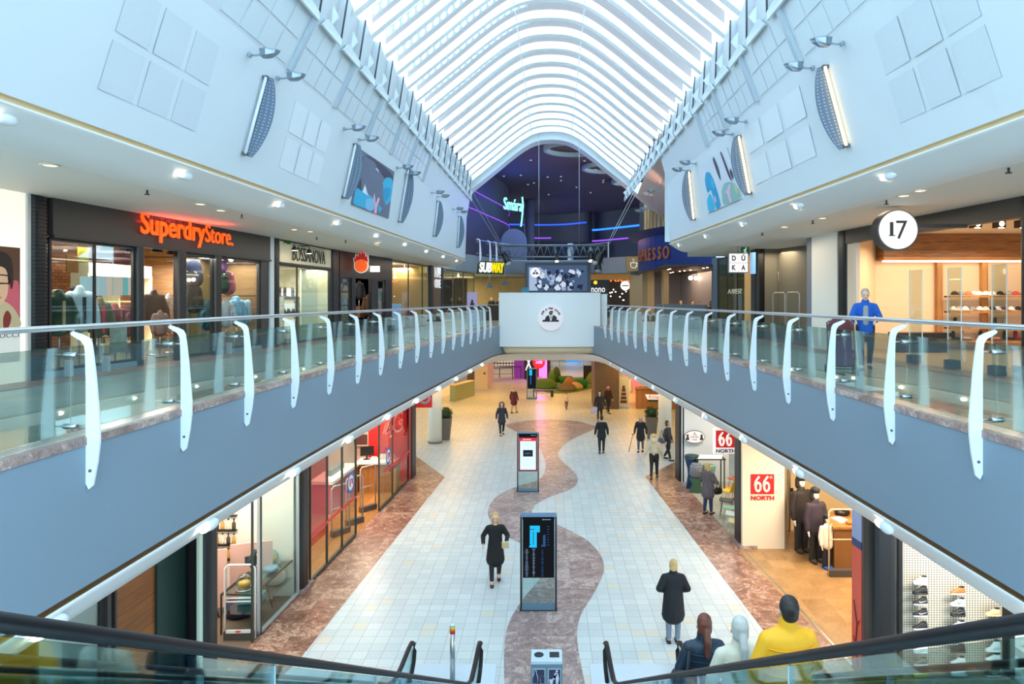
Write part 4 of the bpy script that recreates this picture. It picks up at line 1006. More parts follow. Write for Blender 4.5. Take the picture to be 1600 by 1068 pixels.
# wall shelving inside
t = thing('display_shelving', 'cream lit shelving unit with folded clothes against the brick wall', 'shelves', put(178,-1,3.2), ang(pl(-1,150),pl(-1,213)))
part('head_board', MB().box((0,0,2.3),(2.4,.5,.34)), mat('shelf_cream', (226,214,176), .5, emit=.3), t)
part('upright', MB().box((-1.2,0,1.1),(.06,.5,2.2)), mat('shelf_cream'), t); part('upright', MB().box((1.2,0,1.1),(.06,.5,2.2)), mat('shelf_cream'), t); part('upright', MB().box((-.1,0,1.1),(.06,.5,2.2)), mat('shelf_cream'), t)
for z in (.3,.75,1.1,1.45): part('shelf', MB().box((0,0,z),(2.4,.48,.04)), mat('shelf_cream'), t)
rnd = random.Random(5)
for k in range(14):
    z = (.32,.77,1.12)[k % 3]; x = -1.0+2.0*((k*5) % 14)/13
    o = solo('folded_jumper', MB().box((0,0,.05),(.28,.3,.10)).box((0,0,.13),(.27,.29,.06)), cloth('fold%d' % (k % 5), [(210,206,200),(60,60,66),(150,60,60),(120,140,160),(190,160,120)][k % 5]), 'folded jumpers lying on the cream lit shelving unit', 'jumper', t.matrix_world@Vector((x,-.05,z)) if False else (0,0,0), 0, 'folded jumpers on the cream shelving')
    R_ = Matrix.Rotation(t.rotation_euler.z, 3, 'Z'); o.location = t.location+R_@Vector((x,-.05,z)); o.rotation_euler = (0,0,t.rotation_euler.z)
for k, (px, c_) in enumerate(((140,(196,230,238)),(153,(186,222,236)),(166,(246,220,206)),(178,(244,214,200)),(187,(130,206,206)),(197,(246,220,210)))):
    solo('poster_panel', MB().box((0,0,0),(.62,.03,.5)), emis('poster_glow%d' % k, c_, .9), f'small glowing shop poster, {ORD[k]} of six along the shelving behind the parkas', 'poster', up_pt(px,447,-1,2.9), ang(pl(-1,150),pl(-1,213)), 'glowing posters over the shelving')
solo('shop_poster', MB().box((0,0,.3),(.5,.02,.62)), mat('photo_grey', (168,170,166), .5, noise=(6,.5)), 'black and white photo poster standing in the lower shop window', 'poster', put(185,-1,.15,ZG+.35), ang(pl(-1,150),pl(-1,213)))
solo('hanging_ticket', MB().box((0,0,0),(.3,.02,.36)), mat('ticket_orange', (206,120,50), .5), 'orange ticket hanging in the window above the parkas', 'ticket', up_pt(113,412,-1,.3), ang(pl(-1,80),pl(-1,150)))
solo('hanging_ticket', MB().box((0,0,0),(.28,.02,.3)), mat('ticket_yellow', (226,196,30), .5), 'yellow ticket hanging in the window beside the mullion', 'ticket', up_pt(130,398,-1,.3), ang(pl(-1,80),pl(-1,150)))
for k, (px, py) in enumerate(((168,386),(204,389),(245,388),(268,392))):
    t = thing('track_spotlight', f'black bell-shaped shop spotlight, {ORD[k]} under the ceiling of the orange lettered shop', 'spotlight', up_pt(px,py,-1,1.4), 0, 'shop ceiling spotlights')
    part('bell', MB().lathe([(.05,.12),(.09,.05),(.15,-.08),(.15,-.10)], 14), BLACK, t); part('stem', MB().cyl((0,0,.12),(0,0,.7),.015,n=6), BLACK, t)
solo('round_lamp', MB().ell((0,0,0),(.07,.07,.07)), emis('bulb', (255,236,200), 14), 'glowing round lamp in the far pane of the orange lettered shop', 'lamp', up_pt(361,405,-1,.8))
solo('window_feet', MB().box((0,0,.16),(.05,.16,.32)), mat('feet_pale', (206,220,230), .4), 'pale upright block on the plinth below the parkas', 'block', put(108,-1,-.16,ZG), 1.4)
solo('window_feet', MB().box((0,0,.16),(.05,.16,.32)), mat('feet_pale'), 'pale upright block on the plinth below the plaid shirts', 'block', put(166,-1,-.16,ZG), 1.4)
solo('window_feet', MB().box((0,0,.16),(.05,.16,.32)), mat('feet_pale'), 'pale upright block on the plinth below the light blue jackets', 'block', put(358,-1,-.16,ZG), 1.4)
# pale shoe shop
struct('trim_pilaster', seg(MB(), pl(-1,420,-.05), pl(-1,426,-.05), ZG, 9.05, .3, -1), mat('pale_grey', (196,208,216), .5))
col(-1, 426, 437, 'column_dark', BLACK)
CREAMW = mat('cream_wall', (236,226,196), .6); CREAML = mat('cream_lit', (240,232,206), .6)
shell(-1, 437, 517, 3.0, ZG, 9.05, CREAML, CARP)
struct('wall_header_cream', seg(MB(), pl(-1,437,0), pl(-1,517,0), 8.32, 9.02, .1, -1), CREAMW)
struct('trim_frame', seg(seg(MB(), pl(-1,437,-.02), pl(-1,517,-.02), 8.26, 8.32, .12, -1), pl(-1,437,-.02), pl(-1,517,-.02), 9.0, 9.05, .12, -1), DARK)
window(-1, 437, 517, ZG+.03, 8.26, mull=(.33,))
struct('wall_partition', seg(MB(), plo(-1,471,.5), plo(-1,515,.5), ZG, 8.26, .06, -1), mat('frosted_cream', (224,222,196), .5))
A, B = pl(-1,452,-.03), pl(-1,506,-.03)
t = thing('shop_sign', 'tall thin black art-nouveau lettering on the cream header board', 'sign', (A.x,A.y,8.42), ang(A,B))
fit_text('BOSSANOVA', (B-A).length*.95, .48, INK, t, (.2,0,0), ref='B', extrude=.01, bold=-.012)
part('word_rule', MB().box(((B-A).length/2,0,.52),((B-A).length,.01,.012)), INK, t)
for k, (px, py) in enumerate(((460,389),(483,394))):
    t = thing('sign_lamp', f'small dark arm lamp, {ORD[k]} over the cream header board', 'lamp', up_pt(px,py,-1,-.35), 0, 'lamps over the cream header')
    part('head', MB().lathe([(.03,.1),(.09,.0),(.09,-.04)], 14), DARK, t); part('lens', MB().lathe([(.001,-.045),(.08,-.045),(.08,-.05)], 14), emis('bulb'), t); part('arm', MB().tube([(0,0,.1),(0,.0,.22),(-.4,0,.22)], .015, 6), DARK, t)
t = thing('shoe_shelves', 'white glowing shelf unit with boots behind the cream lettered shop pane', 'shelves', put(452,-1,.9), ang(pl(-1,437),pl(-1,471)))
LITW = mat('lit_white', (250,248,240), .5, emit=1.0)
for z in (.35,.95,1.5): part('shelf', MB().box((0,0,z),(1.7,.4,.05)), mat('shelf_grey', (150,150,146), .5), t); part('light_panel', MB().box((0,.18,z+.24),(1.7,.03,.34)), LITW, t)
part('side', MB().box((-.85,0,.8),(.04,.4,1.6)), mat('shelf_grey'), t); part('side', MB().box((.85,0,.8),(.04,.4,1.6)), mat('shelf_grey'), t)
def boot(label, loc, rz, m, tall=.28, s=1.0, name='boot', cat='boot', group=None):
    t = thing(name, label, cat, loc, rz, group)
    soft('upper', [((0,.06*s,.05*s),(.04*s,.045*s),(0,.06*s,tall*s),(.05*s,.05*s)),((0,.06*s,.05*s),.042*s,(0,-.12*s,.04*s),.036*s)], m, t, .014, 2)
    part('sole', MB().loft([[Vector((x*s,y*s,z)) for x, y in ((-.04,.11),(.04,.11),(.045,0),(.045,-.13),(.02,-.17),(-.02,-.17),(-.045,-.13),(-.045,0))] for z in (0,.018*s)], True, True, False), DARK, t); return t
R_ = Matrix.Rotation(t.rotation_euler.z, 3, 'Z')
for k, (x, z, c_) in enumerate(((-.6,1.525,(84,56,40)),(-.2,1.525,(60,44,36)),(.45,1.525,(90,92,100)),(-.6,.975,(40,38,38)),(-.25,.975,(52,46,42)),(.1,.975,(44,40,38)),(.5,.975,(120,110,84)))):
    nm = ['brown ankle boot, first on the top glowing shelf','dark brown boot, second on the top glowing shelf','grey boot, last on the top glowing shelf','black shoe, first on the middle glowing shelf','dark shoe, second on the middle glowing shelf','black shoe, third on the middle glowing shelf','olive shoe, last on the middle glowing shelf'][k]
    boot(nm, t.location+R_@Vector((x,0,z)), t.rotation_euler.z+.9, cloth('boot%d' % k, c_, .5), .3 if k < 3 else .12, 1.25, group='boots on the glowing shelves')
# flame-sign shop
col(-1, 517, 530, 'column_dark', BLACK); 
shell(-1, 532, 612, 2.6, ZG, 9.05, mat('shop_white', (226,216,202), .6), CARP)
struct('wall_header_dark', seg(MB(), pl(-1,530,-.03), pl(-1,612,-.03), 8.0, 9.05, .15, -1), mat('header_black', (44,38,36), .45, noise=(.7,.25)))
for a, b in ((530,532),(549,555),(580,590),(602,612)): struct('wall_pier', seg(MB(), pl(-1,a,-.02), pl(-1,b,-.02), ZG, 8.0, .15, -1), BLACK)
window(-1, 532, 549, ZG+.03, 8.0); window(-1, 590, 602, ZG+.03, 8.0)
p = up_pt(564,415,-1,-.35)
t = thing('emblem_sign', 'round orange disc sign topped with dark red flames over the dark shopfront', 'sign', p, 0)
part('outline', MB().disc((0,.02,0), .30, 32, 'Y', .06), mat('sign_pale', (240,230,220), .5, emit=.4), t)
part('disc', MB().disc((0,0,0), .265, 32, 'Y', .06), mat('sign_orange', (232,90,30), .5, emit=.7), t)
fl = [(-.27,.1),(-.30,.34),(-.24,.27),(-.21,.48),(-.14,.38),(-.07,.62),(0,.47),(.04,.66),(.10,.5),(.16,.56),(.19,.36),(.26,.44),(.28,.1),(.2,.2),(0,.27),(-.2,.2)]
part('flame', MB().prism([(x,.01,z) for x, z in fl], (0,.05,0)), mat('flame_red', (170,30,26), .5, emit=.5), t)
part('flame_outline', MB().prism([(x*1.1,.03,z*1.06) for x, z in fl], (0,.05,0)), mat('sign_pale'), t)
p2 = up_pt(582,420,-1,-.1)
solo('light_bar', MB().box((0,0,0),(.62,.06,.26)), emis('bar_glow', (255,250,240), 2.2), 'white glowing blank name bar beside the flame disc sign', 'sign', p2, .1)
jacket('tan jacket hanging in the window of the flame sign shop', 'jacket', put(540,-1,.5,ZG+.9), 1.0, cloth('tan',(190,140,90)), .95, group='garments in the flame sign shop')
jacket('olive trousers and top low in the window of the flame sign shop', 'garment', put(541,-1,.5,ZG), 1.0, cloth('olive',(130,120,60)), .75, group='garments in the flame sign shop')
jacket('black jacket hanging in the doorway of the flame sign shop', 'jacket', put(561,-1,.9,ZG+.85), 1.0, cloth('blk'), 1.0, group='garments in the flame sign shop')
jacket('brown fur-collared coat in the doorway of the flame sign shop', 'coat', put(575,-1,.7,ZG), 1.0, cloth('browncoat',(110,72,44)), 1.15, m2=cloth('blk'), group='garments in the flame sign shop')
jacket('rust jacket at the far pane of the flame sign shop', 'jacket', put(593,-1,.35,ZG), 1.0, cloth('rust',(140,80,50)), .95, group='garments in the flame sign shop')
t = thing('clothes_rail', 'black garment rail with short brown items in the flame sign doorway', 'rail', put(562,-1,.8), 1.2)
part('frame', MB().tube([(-.3,0,0),(-.3,0,1.25),(.3,0,1.25),(.3,0,0)], .015, 6), DARK, t)
for k in range(4): part('hung_item', MB().box((-.2+.13*k,0,.95),(.05,.36,.5)), cloth('hung%d' % (k % 2), [(110,76,56),(70,52,44)][k % 2]), t)
# warm glazed shops
WARMW = mat('warm_wall', (226,196,150), .6); WARMF = mat('warm_floor', (190,150,104), .4)
shell(-1, 612, 672, 4, ZG, 9.05, WARMW, WARMF); window(-1, 612, 672, ZG+.03, 9.02, mull=(.42,.8)); shell(-1, 692, 742, 4, ZG, 9.05, WARMW, WARMF, sides=False); window(-1, 692, 742, ZG+.03, 9.02, mull=(.3,.62))
col(-1, 672, 676, 'column_dark', BLACK, d=.25); col(-1, 689, 692, 'column_dark', BLACK, d=.25)
struct('wall_brown_panel', seg(MB(), pl(-1,676,0), pl(-1,689,0), ZG, 9.05, .12, -1), mat('brown_panel', (112,84,58), .5))
A, B = pl(-1,678,-.05), pl(-1,687,-.05); t = thing('shop_sign', 'white raised lettering on the brown panel between two warm glazed shops', 'sign', (A.x,A.y,7.9), ang(A,B))
fit_text('NA!', (B-A).length, .6, mat('letter_white', (240,240,238), .5, emit=.5), t, (0,0,.5), ref='N', extrude=.03); fit_text('ONE', (B-A).length, .5, mat('letter_white'), t, (0,0,-.1), ref='N', extrude=.03)
for k, (px, py, c_, s_) in enumerate(((655,446,(206,60,40),(.5,.6)),(655,456,(226,150,60),(.5,.5)))):
    solo('wall_board', MB().box((0,0,0),(s_[0],.05,s_[1])), mat('board%d' % k, c_, .5), ['square red board on the warm shop wall','square orange board under the red one on the warm shop wall'][k], 'board', up_pt(px,py,-1,1.2), .9)
def easychair(label, loc, rz, m, grp=None):
    t = thing('chair', label, 'chair', loc, rz, grp)
    part('seat', MB().box((0,0,.45),(.46,.46,.05)), m, t); part('backrest', MB().prism([(-.22,.2,.47),(.22,.2,.47),(.20,.28,.86),(-.20,.28,.86)],(0,.03,0)), m, t)
    for x in (-.2,.2):
        for y in (-.2,.2): part('leg', MB().cyl((x*1.1,y*1.1,0),(x*.85,y*.85,.44),.014,n=6), DARK, t)
    return t
def shoptable(label, loc, rz, m, w=1.2, d=.7, h=.74):
    t = thing('table', label, 'table', loc, rz); part('top', MB().box((0,0,h-.02),(w,d,.04)), m, t)
    for x in (-w/2+.05,w/2-.05):
        for y in (-d/2+.05,d/2-.05): part('leg', MB().box((x,y,(h-.04)/2),(.04,.04,h-.04)), m, t)
    return t
easychair('dark red chair inside the first warm glazed shop', put(642,-1,.9), .6, cloth('dkred',(130,30,30)))
shoptable('dark low table inside the first warm glazed shop', put(628,-1,.9), .9, mat('tbl_brown',(90,62,42),.5))
shoptable('wooden table inside the second warm glazed shop', put(712,-1,1.0), .9, mat('tbl_oak',(170,120,72),.5))
solo('light_poster', MB().box((0,0,.65),(.55,.06,1.3)), mat('poster_blue', (140,170,214), .5, emit=.5, noise=(4,.4)), 'blue and white standing poster in the first warm glazed shop', 'poster', put(620,-1,.35,ZG), .9)
for k, (px, py, o_) in enumerate(((617,433,1.0),(632,425,1.2),(716,431,1.0),(648,424,2))):
    solo('pendant_lamp', MB().ell((0,0,0),(.08,.08,.08)).cyl((0,0,.08),(0,0,.5),.01,n=5), emis('bulb'), f'glowing globe lamp, {ORD[k]} hanging in the warm glazed shops', 'lamp', up_pt(px,py,-1,o_), 0, 'globe lamps in the glazed shops')
t = thing('banner_stand', 'narrow lilac banner stand with a dark figure near the white bar', 'banner', W(743,486,40.6)+Vector((-.2,0,0)), .3)
t.location.z = ZG
part('banner', MB().box((0,0,1.0),(.62,.015,1.9)), mat('lilac', (204,178,216), .5), t); part('figure', MB().prism([(-.16,-.012,.9),(.16,-.012,.9),(.12,-.012,1.25),(.06,-.012,1.38),(.06,-.012,1.5),(-.06,-.012,1.5),(-.06,-.012,1.38),(-.12,-.012,1.25)],(0,.003,0)), INK, t); part('foot', MB().box((0,0,.02),(.7,.3,.04)), STEEL, t)
# sandwich shop under the third-level slab
t = thing('shop_sign', 'white and yellow slanted lettering on a dark green sign below the third level', 'sign', W(768,418,45.2), .62)
part('backing', MB().prism([(-1.05,.05,-.42),(-.95,.05,.25),(-.75,.05,.42),(1.0,.05,.42),(1.05,.05,-.42)],(0,.12,0)), mat('deep_green', (24,50,36), .5), t)
fit_text('SUB', .92, .62, emis('sub_white', (250,250,246), 1.2), t, (-.92,0,-.30), ref='S', extrude=.04, bold=.03, shear=.15); fit_text('WAY', .95, .62, emis('sub_yellow', (250,224,30), 1.2), t, (.02,0,-.30), ref='W', extrude=.04, bold=.03, shear=.15)
SUBW = mat('sub_tile', (122,112,78), .6, noise=(3,.2))
struct('wall_sandwich_shop', MB().quad((-6.5,56,ZG),(-1.0,57.5,ZG),(-1.0,57.5,9.0),(-6.5,56,9.0)), SUBW)
t = thing('service_counter', 'long dark service counter below the slanted lettering sign', 'counter', (-3.9,49.9,ZG), .25); part('front', MB().box((0,0,.55),(3.6,.7,1.1)), SHOPD, t); part('top', MB().box((0,0,1.12),(3.7,.8,.05)), mat('counter_grey',(150,150,146),.4), t)
for k, (px, py) in enumerate(((765,437),(789,432))):
    t = thing('pendant_lamp', f'blue-grey bell pendant lamp, {ORD[k]} over the counter below the slanted sign', 'lamp', W(px,py+12,48), 0, 'bell pendant lamps'); part('bell', MB().lathe([(.03,.3),(.08,.2),(.32,0),(.32,-.02)], 16), mat('bell_blue',(84,110,130),.4), t); part('stem', MB().cyl((0,0,.3),(0,0,1.3),.02,n=6), STEEL, t)
# ================================================================ emergency exit signs
def exit_sign(label, p, rz=0):
    t = thing('exit_sign', label, 'sign', p, rz)
    part('panel', MB().box((0,0,0),(.30,.06,.30)), mat('exit_green', (20,92,48), .5, emit=.25), t)
    part('symbol', MB().disc((.03,-.036,.10), .025, 10, 'Y', .004).prism([(-.02,-.036,.07),(.04,-.036,.06),(.02,-.036,-.01),(.06,-.036,-.06),(.05,-.036,-.11),(.02,-.036,-.05),(-.02,-.036,-.06),(-.08,-.036,-.10),(-.06,-.036,-.06),(-.02,-.036,-.02),(-.02,-.036,.04),(-.06,-.036,.0),(-.07,-.036,.02)],(0,.004,0)), mat('exit_white', (230,245,235), .5, emit=.6), t)
    part('hanger', MB().cyl((0,0,.15),(0,0,.42),.012,n=6), STEEL, t)
exit_sign('small green exit sign hanging before the cream header board', W(446.5,374,22.5)); exit_sign('small green exit sign hanging above the four-letter cube sign', W(1164,392,25.3))
# ================================================================ UPPER EAST SHOPS
# the shop behind the round number sign
HB = mat('header_bronze', (60,53,48), .45)
struct('wall_header', seg(MB(), pl(1,1324,-.05), pl(1,1600,-.05), 8.66, 9.05, .2, 1), HB)
col(1, 1309, 1324, 'column_dark', BLACK, d=.5)
struct('trim_jamb', seg(MB(), pl(1,1324,0), pl(1,1337,0), ZG, 8.66, .12, 1), mat('jamb_peach', (222,204,184), .6))
struct('trim_jamb_line', seg(MB(), pl(1,1336,-.02), pl(1,1338.5,-.02), ZG, 8.66, .05, 1), mat('alu'))
PEACH = mat('peach_wall', (226,196,160), .6)
YB = 20.6
def wb(px, py, dy=0): return W(px, py, YB)+Vector((0,dy,0))
xs0, xs1 = wb(1368,0).x, wb(1760,0).x
struct('wall_shop_side', MB().b2((xs0,YB,ZG),(xs1,YB+.1,9.05)), PEACH)
struct('wall_shop_return', seg(MB(), pl(1,1338,.0), Vector((xs0,YB,0)), ZG, 9.05, .05), PEACH)
struct('wall_shop_back', MB().b2((15.6,6,ZG),(15.7,YB,9.05)), PEACH)
struct('wall_plank_band', MB().b2((xs0,YB-.5,8.27),(xs1,YB-.02,9.05)), PLANK)
struct('floor_shop', MB().quad((8.1,YB,ZG+.012),(9.3,10,ZG+.012),(15.6,10,ZG+.012),(15.6,YB,ZG+.012)), mat('shop_tan_floor', (196,158,112), .35))
STRIPL = emis('strip_light', (255,236,190), 5.0)
struct('trim_strip_light', MB().b2((xs0+.1,YB-.30,8.22),(xs1,YB-.22,8.265)), STRIPL)
for px in (1465, 1535):
    struct('trim_timber_post', MB().b2((wb(px-5,0).x,YB-.14,ZG),(wb(px+4,0).x,YB-.005,8.27)), OAK)
SH = []
t = thing('wall_shelving', 'long wooden wall shelves with caps and shoes in the shop of the round number sign', 'shelves', (wb(1470,0).x, YB-.16, ZG))
for py in (462, 485.5, 510, 531):
    z = wb(0,py).z-ZG; SH.append(z+ZG); part('shelf', MB().b2((0,-.30,z-.05),(xs1-wb(1470,0).x,.0,z)), OAK, t)
CAPC = {'w': (240,236,230), 'k': (36,36,40), 'r': (206,70,60), 'o': (226,130,90), 'p': (232,196,176), 'g': (150,146,140), 'm': (120,36,44)}
def cap_proto():
    t = thing('baseball_cap', 'x', 'cap', (0,0,0), 0, 'caps on the wooden wall shelves')
    rings = []
    for i in range(6):
        a = PI/2*i/5; rings.append([Vector((.105*math.cos(a)*math.cos(2*PI*k/14)+.005, .105*math.cos(a)*math.sin(2*PI*k/14), .02+.12*math.sin(a))) for k in range(14)])
    part('crown', MB().loft(rings), None, t)
    part('brim', MB().prism([(.06,-.085,.02),(.14,-.08,.015),(.19,-.03,.01),(.19,.03,.01),(.14,.08,.015),(.06,.085,.02)], (0,0,.012)), None, t)
    return t
capp = cap_proto(); capfirst = True
caprows = [(462, [(1482,'k'),(1492.5,'g'),(1503,'o'),(1512,'w'),(1520,'w'),(1530,'w'),(1540,'w'),(1552,'k'),(1565,'g'),(1576,'r'),(1589,'g')]), (485.5, [(1480,'w'),(1489,'p'),(1498.5,'w'),(1510,'g'),(1520.5,'w'),(1530,'p'),(1540,'k'),(1548,'w'),(1558,'m'),(1569,'w'),(1580,'k'),(1590,'w')])]
cname = {'w':'white','k':'black','r':'red','o':'orange','p':'pale pink','g':'grey','m':'maroon'}
cnt = {}
for (py, row), sh_ in zip(caprows, ('top','second')):
    for k, (px, c_) in enumerate(row):
        loc = wb(px, py)+Vector((0,-.30,.005)); m = cloth('cap_'+c_, CAPC[c_])
        lab = f'{cname[c_]} cap, {ORD[k]} from the timber post on the {sh_} wooden shelf'
        if capfirst:
            r = capp; r.location = loc; r.rotation_euler = (0,0,-.6); r['label'] = lab; capfirst = False
            for ch in r.children: ch.data.materials.append(m)
        else:
            r = dup(capp, loc, -.6, lab)
            for ch in r.children:
                ch.material_slots[0].link = 'OBJECT'; ch.material_slots[0].material = m
for k, (px, py, c_, n_) in enumerate(((1484,530,'k','black shoe, first on the lowest wooden shelf'),(1498,530,'g','grey shoe, second on the lowest wooden shelf'),(1526,530,'k','black shoe, third on the lowest wooden shelf'),(1543,530,'o','tan shoe, fourth on the lowest wooden shelf'),(1563,530,'k','black shoe, fifth on the lowest wooden shelf'),(1580,530,'m','dark brown shoe, sixth on the lowest wooden shelf'),(1593,530,'k','black shoe at the end of the lowest wooden shelf'),(1487,509,'k','black shoe, first on the third wooden shelf'),(1548,509,'k','black boot, second on the third wooden shelf'),(1564,509,'g','grey boot, third on the third wooden shelf'))):
    boot(n_, wb(px,py)+Vector((0,-.3,.004)), 1.2, cloth('cap_'+c_), .2, 1.1, 'shoe', 'shoe', 'shoes on the wooden wall shelves')
for k, px in enumerate((1495, 1545, 1578)):
    t = thing('ceiling_spot', f'black square shop spotlight, {ORD[k]} along the plank band', 'spotlight', W(1524 if k == 0 else (1561 if k == 1 else 1595), 350, 16.5), 0, 'spotlights before the plank band')
    part('box', MB().box((0,0,0),(.2,.2,.18)), BLACK, t); part('lens', MB().box((0,-.08,-.095),(.12,.02,.02)).disc((0,-.11,0),.06,12,'Y',.01), emis('bulb'), t); part('stem', MB().cyl((0,0,.09),(0,0,.35),.02,n=6), BLACK, t)
# shop glass: free panes with grey foot blocks
GFOOT = mat('foot_grey', (70,72,70), .6)
prev = None
for k, (a, b) in enumerate(((1421,1441),(1481,1502),(1550,1573))):
    WN[0] += 1; A, B = pl(1,a,.0), pl(1,b,.0)
    o = bpy.data.objects.new('window_%d' % WN[0], None); C.objects.link(o); o.location = (A.x,A.y,ZG); o['kind'] = 'structure'
    part('pane', MB().prism([(0,0,.1),(B.x-A.x,B.y-A.y,.1),(B.x-A.x,B.y-A.y,2.2),(0,0,2.2)],(.012,.012,0)), SHOPGL, o)
    e = MB()
    for p in (Vector((0,0,0)), B-A): e.b2((p.x-.008,p.y-.008,.1),(p.x+.008,p.y+.008,2.2))
    part('window_frame', e, mat('edge_pale',(226,230,226),.4), o)
    fb = thing('foot_block', f'grey foot block under the free glass pane, {ORD[k]} from the dark column towards the escalators', 'foot block', ((A.x+B.x)/2-.05,(A.y+B.y)/2,ZG), 0, 'foot blocks of the free glass panes')
    part('block', MB().box((0,0,.10),(.22,.26,.20)), GFOOT, fb); part('slot', MB().box((0,0,.205),(.04,.24,.012)), BLACK, fb)
t = thing('display_plinth', 'low dark display bench inside the shop of the round number sign', 'bench', W(1437,535,19.4)*1, 0); t.location.z = ZG
part('top', MB().box((0,0,.52),(1.5,.6,.10)), BLACK, t); part('base', MB().box((0,.05,.24),(1.4,.5,.47)), mat('bench_dark',(50,48,44),.6), t)
# round lit number sign
p = W(1403,359,14.2)
t = thing('round_sign', 'round white glowing sign with a black number in a dark drum', 'sign', p, 0)
part('drum', MB().disc((0,.0,0), .435, 40, 'Y', .28), HB, t); part('face', MB().disc((0,-.02,0), .398, 40, 'Y', .03), emis('sign_glow', (255,253,250), 1.15), t, 'glowing white face')
fit_text('1', .07, .28, INK, t, (-.18,-.03,-.12), ref='1', extrude=.004); fit_text('7', .23, .38, INK, t, (-.05,-.03,-.19), ref='7', extrude=.004)
part('serif', MB().box((-.14,-.03,-.12),(.13,.008,.02)), INK, t)
part('bracket', MB().box((.95,.2,.1),(1.2,.08,.08)), HB, t)
col(1, 1592, 1625, 'column_dark', BLACK, d=.5); struct('trim_plinth_stone', seg(MB(), pl(1,1590,-.1), pl(1,1625,-.1), ZG, ZG+.25, .7, 1), MARBC)
# white pier and olive-walled shop
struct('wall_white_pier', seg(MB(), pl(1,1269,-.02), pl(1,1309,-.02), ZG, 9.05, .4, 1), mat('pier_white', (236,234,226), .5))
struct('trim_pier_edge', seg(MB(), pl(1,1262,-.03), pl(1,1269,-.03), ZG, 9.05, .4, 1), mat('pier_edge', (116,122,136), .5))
OLIVE = mat('olive_wall', (112,106,90), .7)
shell(1, 1182, 1262, 4, ZG, 9.05, OLIVE, CARP)
struct('wall_olive', seg(MB(), pl(1,1184,.8), pl(1,1241,1.6), ZG, 9.05, .1), OLIVE)
def bp(px, py): return up_pt(px, py, 1, 1.2)
t = thing('wall_emblem', 'pale bird-house shaped emblem on the olive shop wall', 'emblem', bp(1229,431)+Vector((-.25,-.3,0)), -1.0)
part('plate', MB().prism([(-.2,0,-.16),(.2,0,-.16),(.2,0,.08),(.28,0,.08),(0,0,.36),(-.28,0,.08),(-.2,0,.08)],(0,.03,0)).disc((0,0,-.16),.2,20,'Y',.03), mat('emblem_pale',(222,220,206),.5), t)
part('hole', MB().disc((0,-.012,.08),.06,14,'Y',.01).box((0,-.01,-.16),(.06,.01,.16)), INK, t)
t = thing('wall_emblem', 'dark round wall ornament beside the bird-house emblem', 'emblem', bp(1212,444)+Vector((-.25,-.3,0)), -1.0); part('disc', MB().disc((0,0,0),.22,16,'Y',.06), DARK, t); part('mark', MB().box((0,-.02,.02),(.12,.02,.05)), mat('emblem_pale'), t)
solo('call_button', MB().disc((0,0,0),.12,14,'Y',.04), mat('emblem_pale'), 'small pale round button low on the olive shop wall', 'button', bp(1198,469)+Vector((-.25,-.3,0)), -1.0)
def gate(label, loc, rz, w=.5, h=1.6, m=None, base=True, grp='anti-theft gates'):
    t = thing('security_gate', label, 'security gate', loc, rz, grp); m = m or mat('gate_grey',(176,172,164),.4,.4)
    r = .07
    part('hoop', MB().tube([(-w/2,0,0),(-w/2,0,h-r),(-w/2+r,0,h),(w/2-r,0,h),(w/2,0,h-r),(w/2,0,0)], .022, 7), m, t)
    part('crossbar', MB().cyl((-w/2,0,h*.55),(w/2,0,h*.55),.014,n=6), m, t)
    if base: part('base', MB().box((0,0,.09),(w,.16,.18)), mat('gate_base',(74,68,64),.5), t)
    return t
gate('thin hoop gate before the olive wall beside the dark column', put(1217,1,.1), -1.2, .62, 1.75, base=False); gate('thin hoop gate before the olive wall beside the white pier', put(1239,1,.1), -1.2, .62, 1.75, base=False)
t = thing('display_shelving', 'shelf with red bottles and bright light box inside the olive shop', 'shelves', put(1252,1,1.4), -1.3)
for z in (.1,.6,1.25): part('shelf', MB().box((0,0,z),(1.1,.4,.04)), mat('shelf_grey'), t)
for x in (-.55,.55): part('side', MB().box((x,0,.7),(.04,.4,1.4)), mat('shelf_grey'), t)
part('light_box', MB().box((0,.15,2.25),(1.3,.06,.62)), LITW, t)
R_ = Matrix.Rotation(-1.3, 3, 'Z')
for k in range(7):
    b = thing('bottle', f'coloured bottle, {ORD[k]} along the shelf under the light box of the olive shop', 'bottle', t.location+R_@Vector((-.45+.15*k,0,1.272)), 0, 'bottles under the light box')
    part('body', MB().lathe([(.05,0),(.055,.02),(.055,.22),(.02,.30),(.02,.36)], 10), cloth('bot%d' % (k % 3), [(200,30,40),(206,160,120),(150,20,40)][k % 3], .4), b); part('cap', MB().cyl((0,0,.36),(0,0,.40),.024,n=8), BLACK, b)
solo('blue_bundle', MB().ell((0,0,.12),(.35,.2,.14)), cloth('bundle',(30,80,140)), 'blue folded bundle on the low shelf of the olive shop', 'bundle', t.location+R_@Vector((0,-.02,.13)), -1.3)
# four-letter cube sign and its glazed shop
col(1, 1174, 1183, 'column_dark', BLACK, d=.4)
struct('trim_oak_pier', seg(MB(), pl(1,1164,-.02), pl(1,1174,-.02), ZG, 9.05, .4, 1), mat('oak_pale', (196,156,98), .5, noise=(2,.12)))
p = W(1154,410.5,24.8)
t = thing('cube_sign', 'square white four-part sign with grey letters hanging under the ceiling', 'sign', p, 0)
part('case', MB().box((0,.08,0),(.72,.14,.72)), mat('case_grey',(120,122,126),.5), t)
for i in (0,1):
    for j in (0,1): part('face', MB().box((-.17+.34*i,0,.17-.34*j),(.325,.02,.325)), emis('sign_glow'), t)
for ch, i, j in (('D',0,0),('Ú',1,0),('K',0,1),('A',1,1)):
    fit_text(ch, .15, .17, mat('sign_grey_ink',(84,86,92),.5), t, (-.245+.34*i,-.014,.085-.34*j), ref='D', extrude=.003, bold=.05)
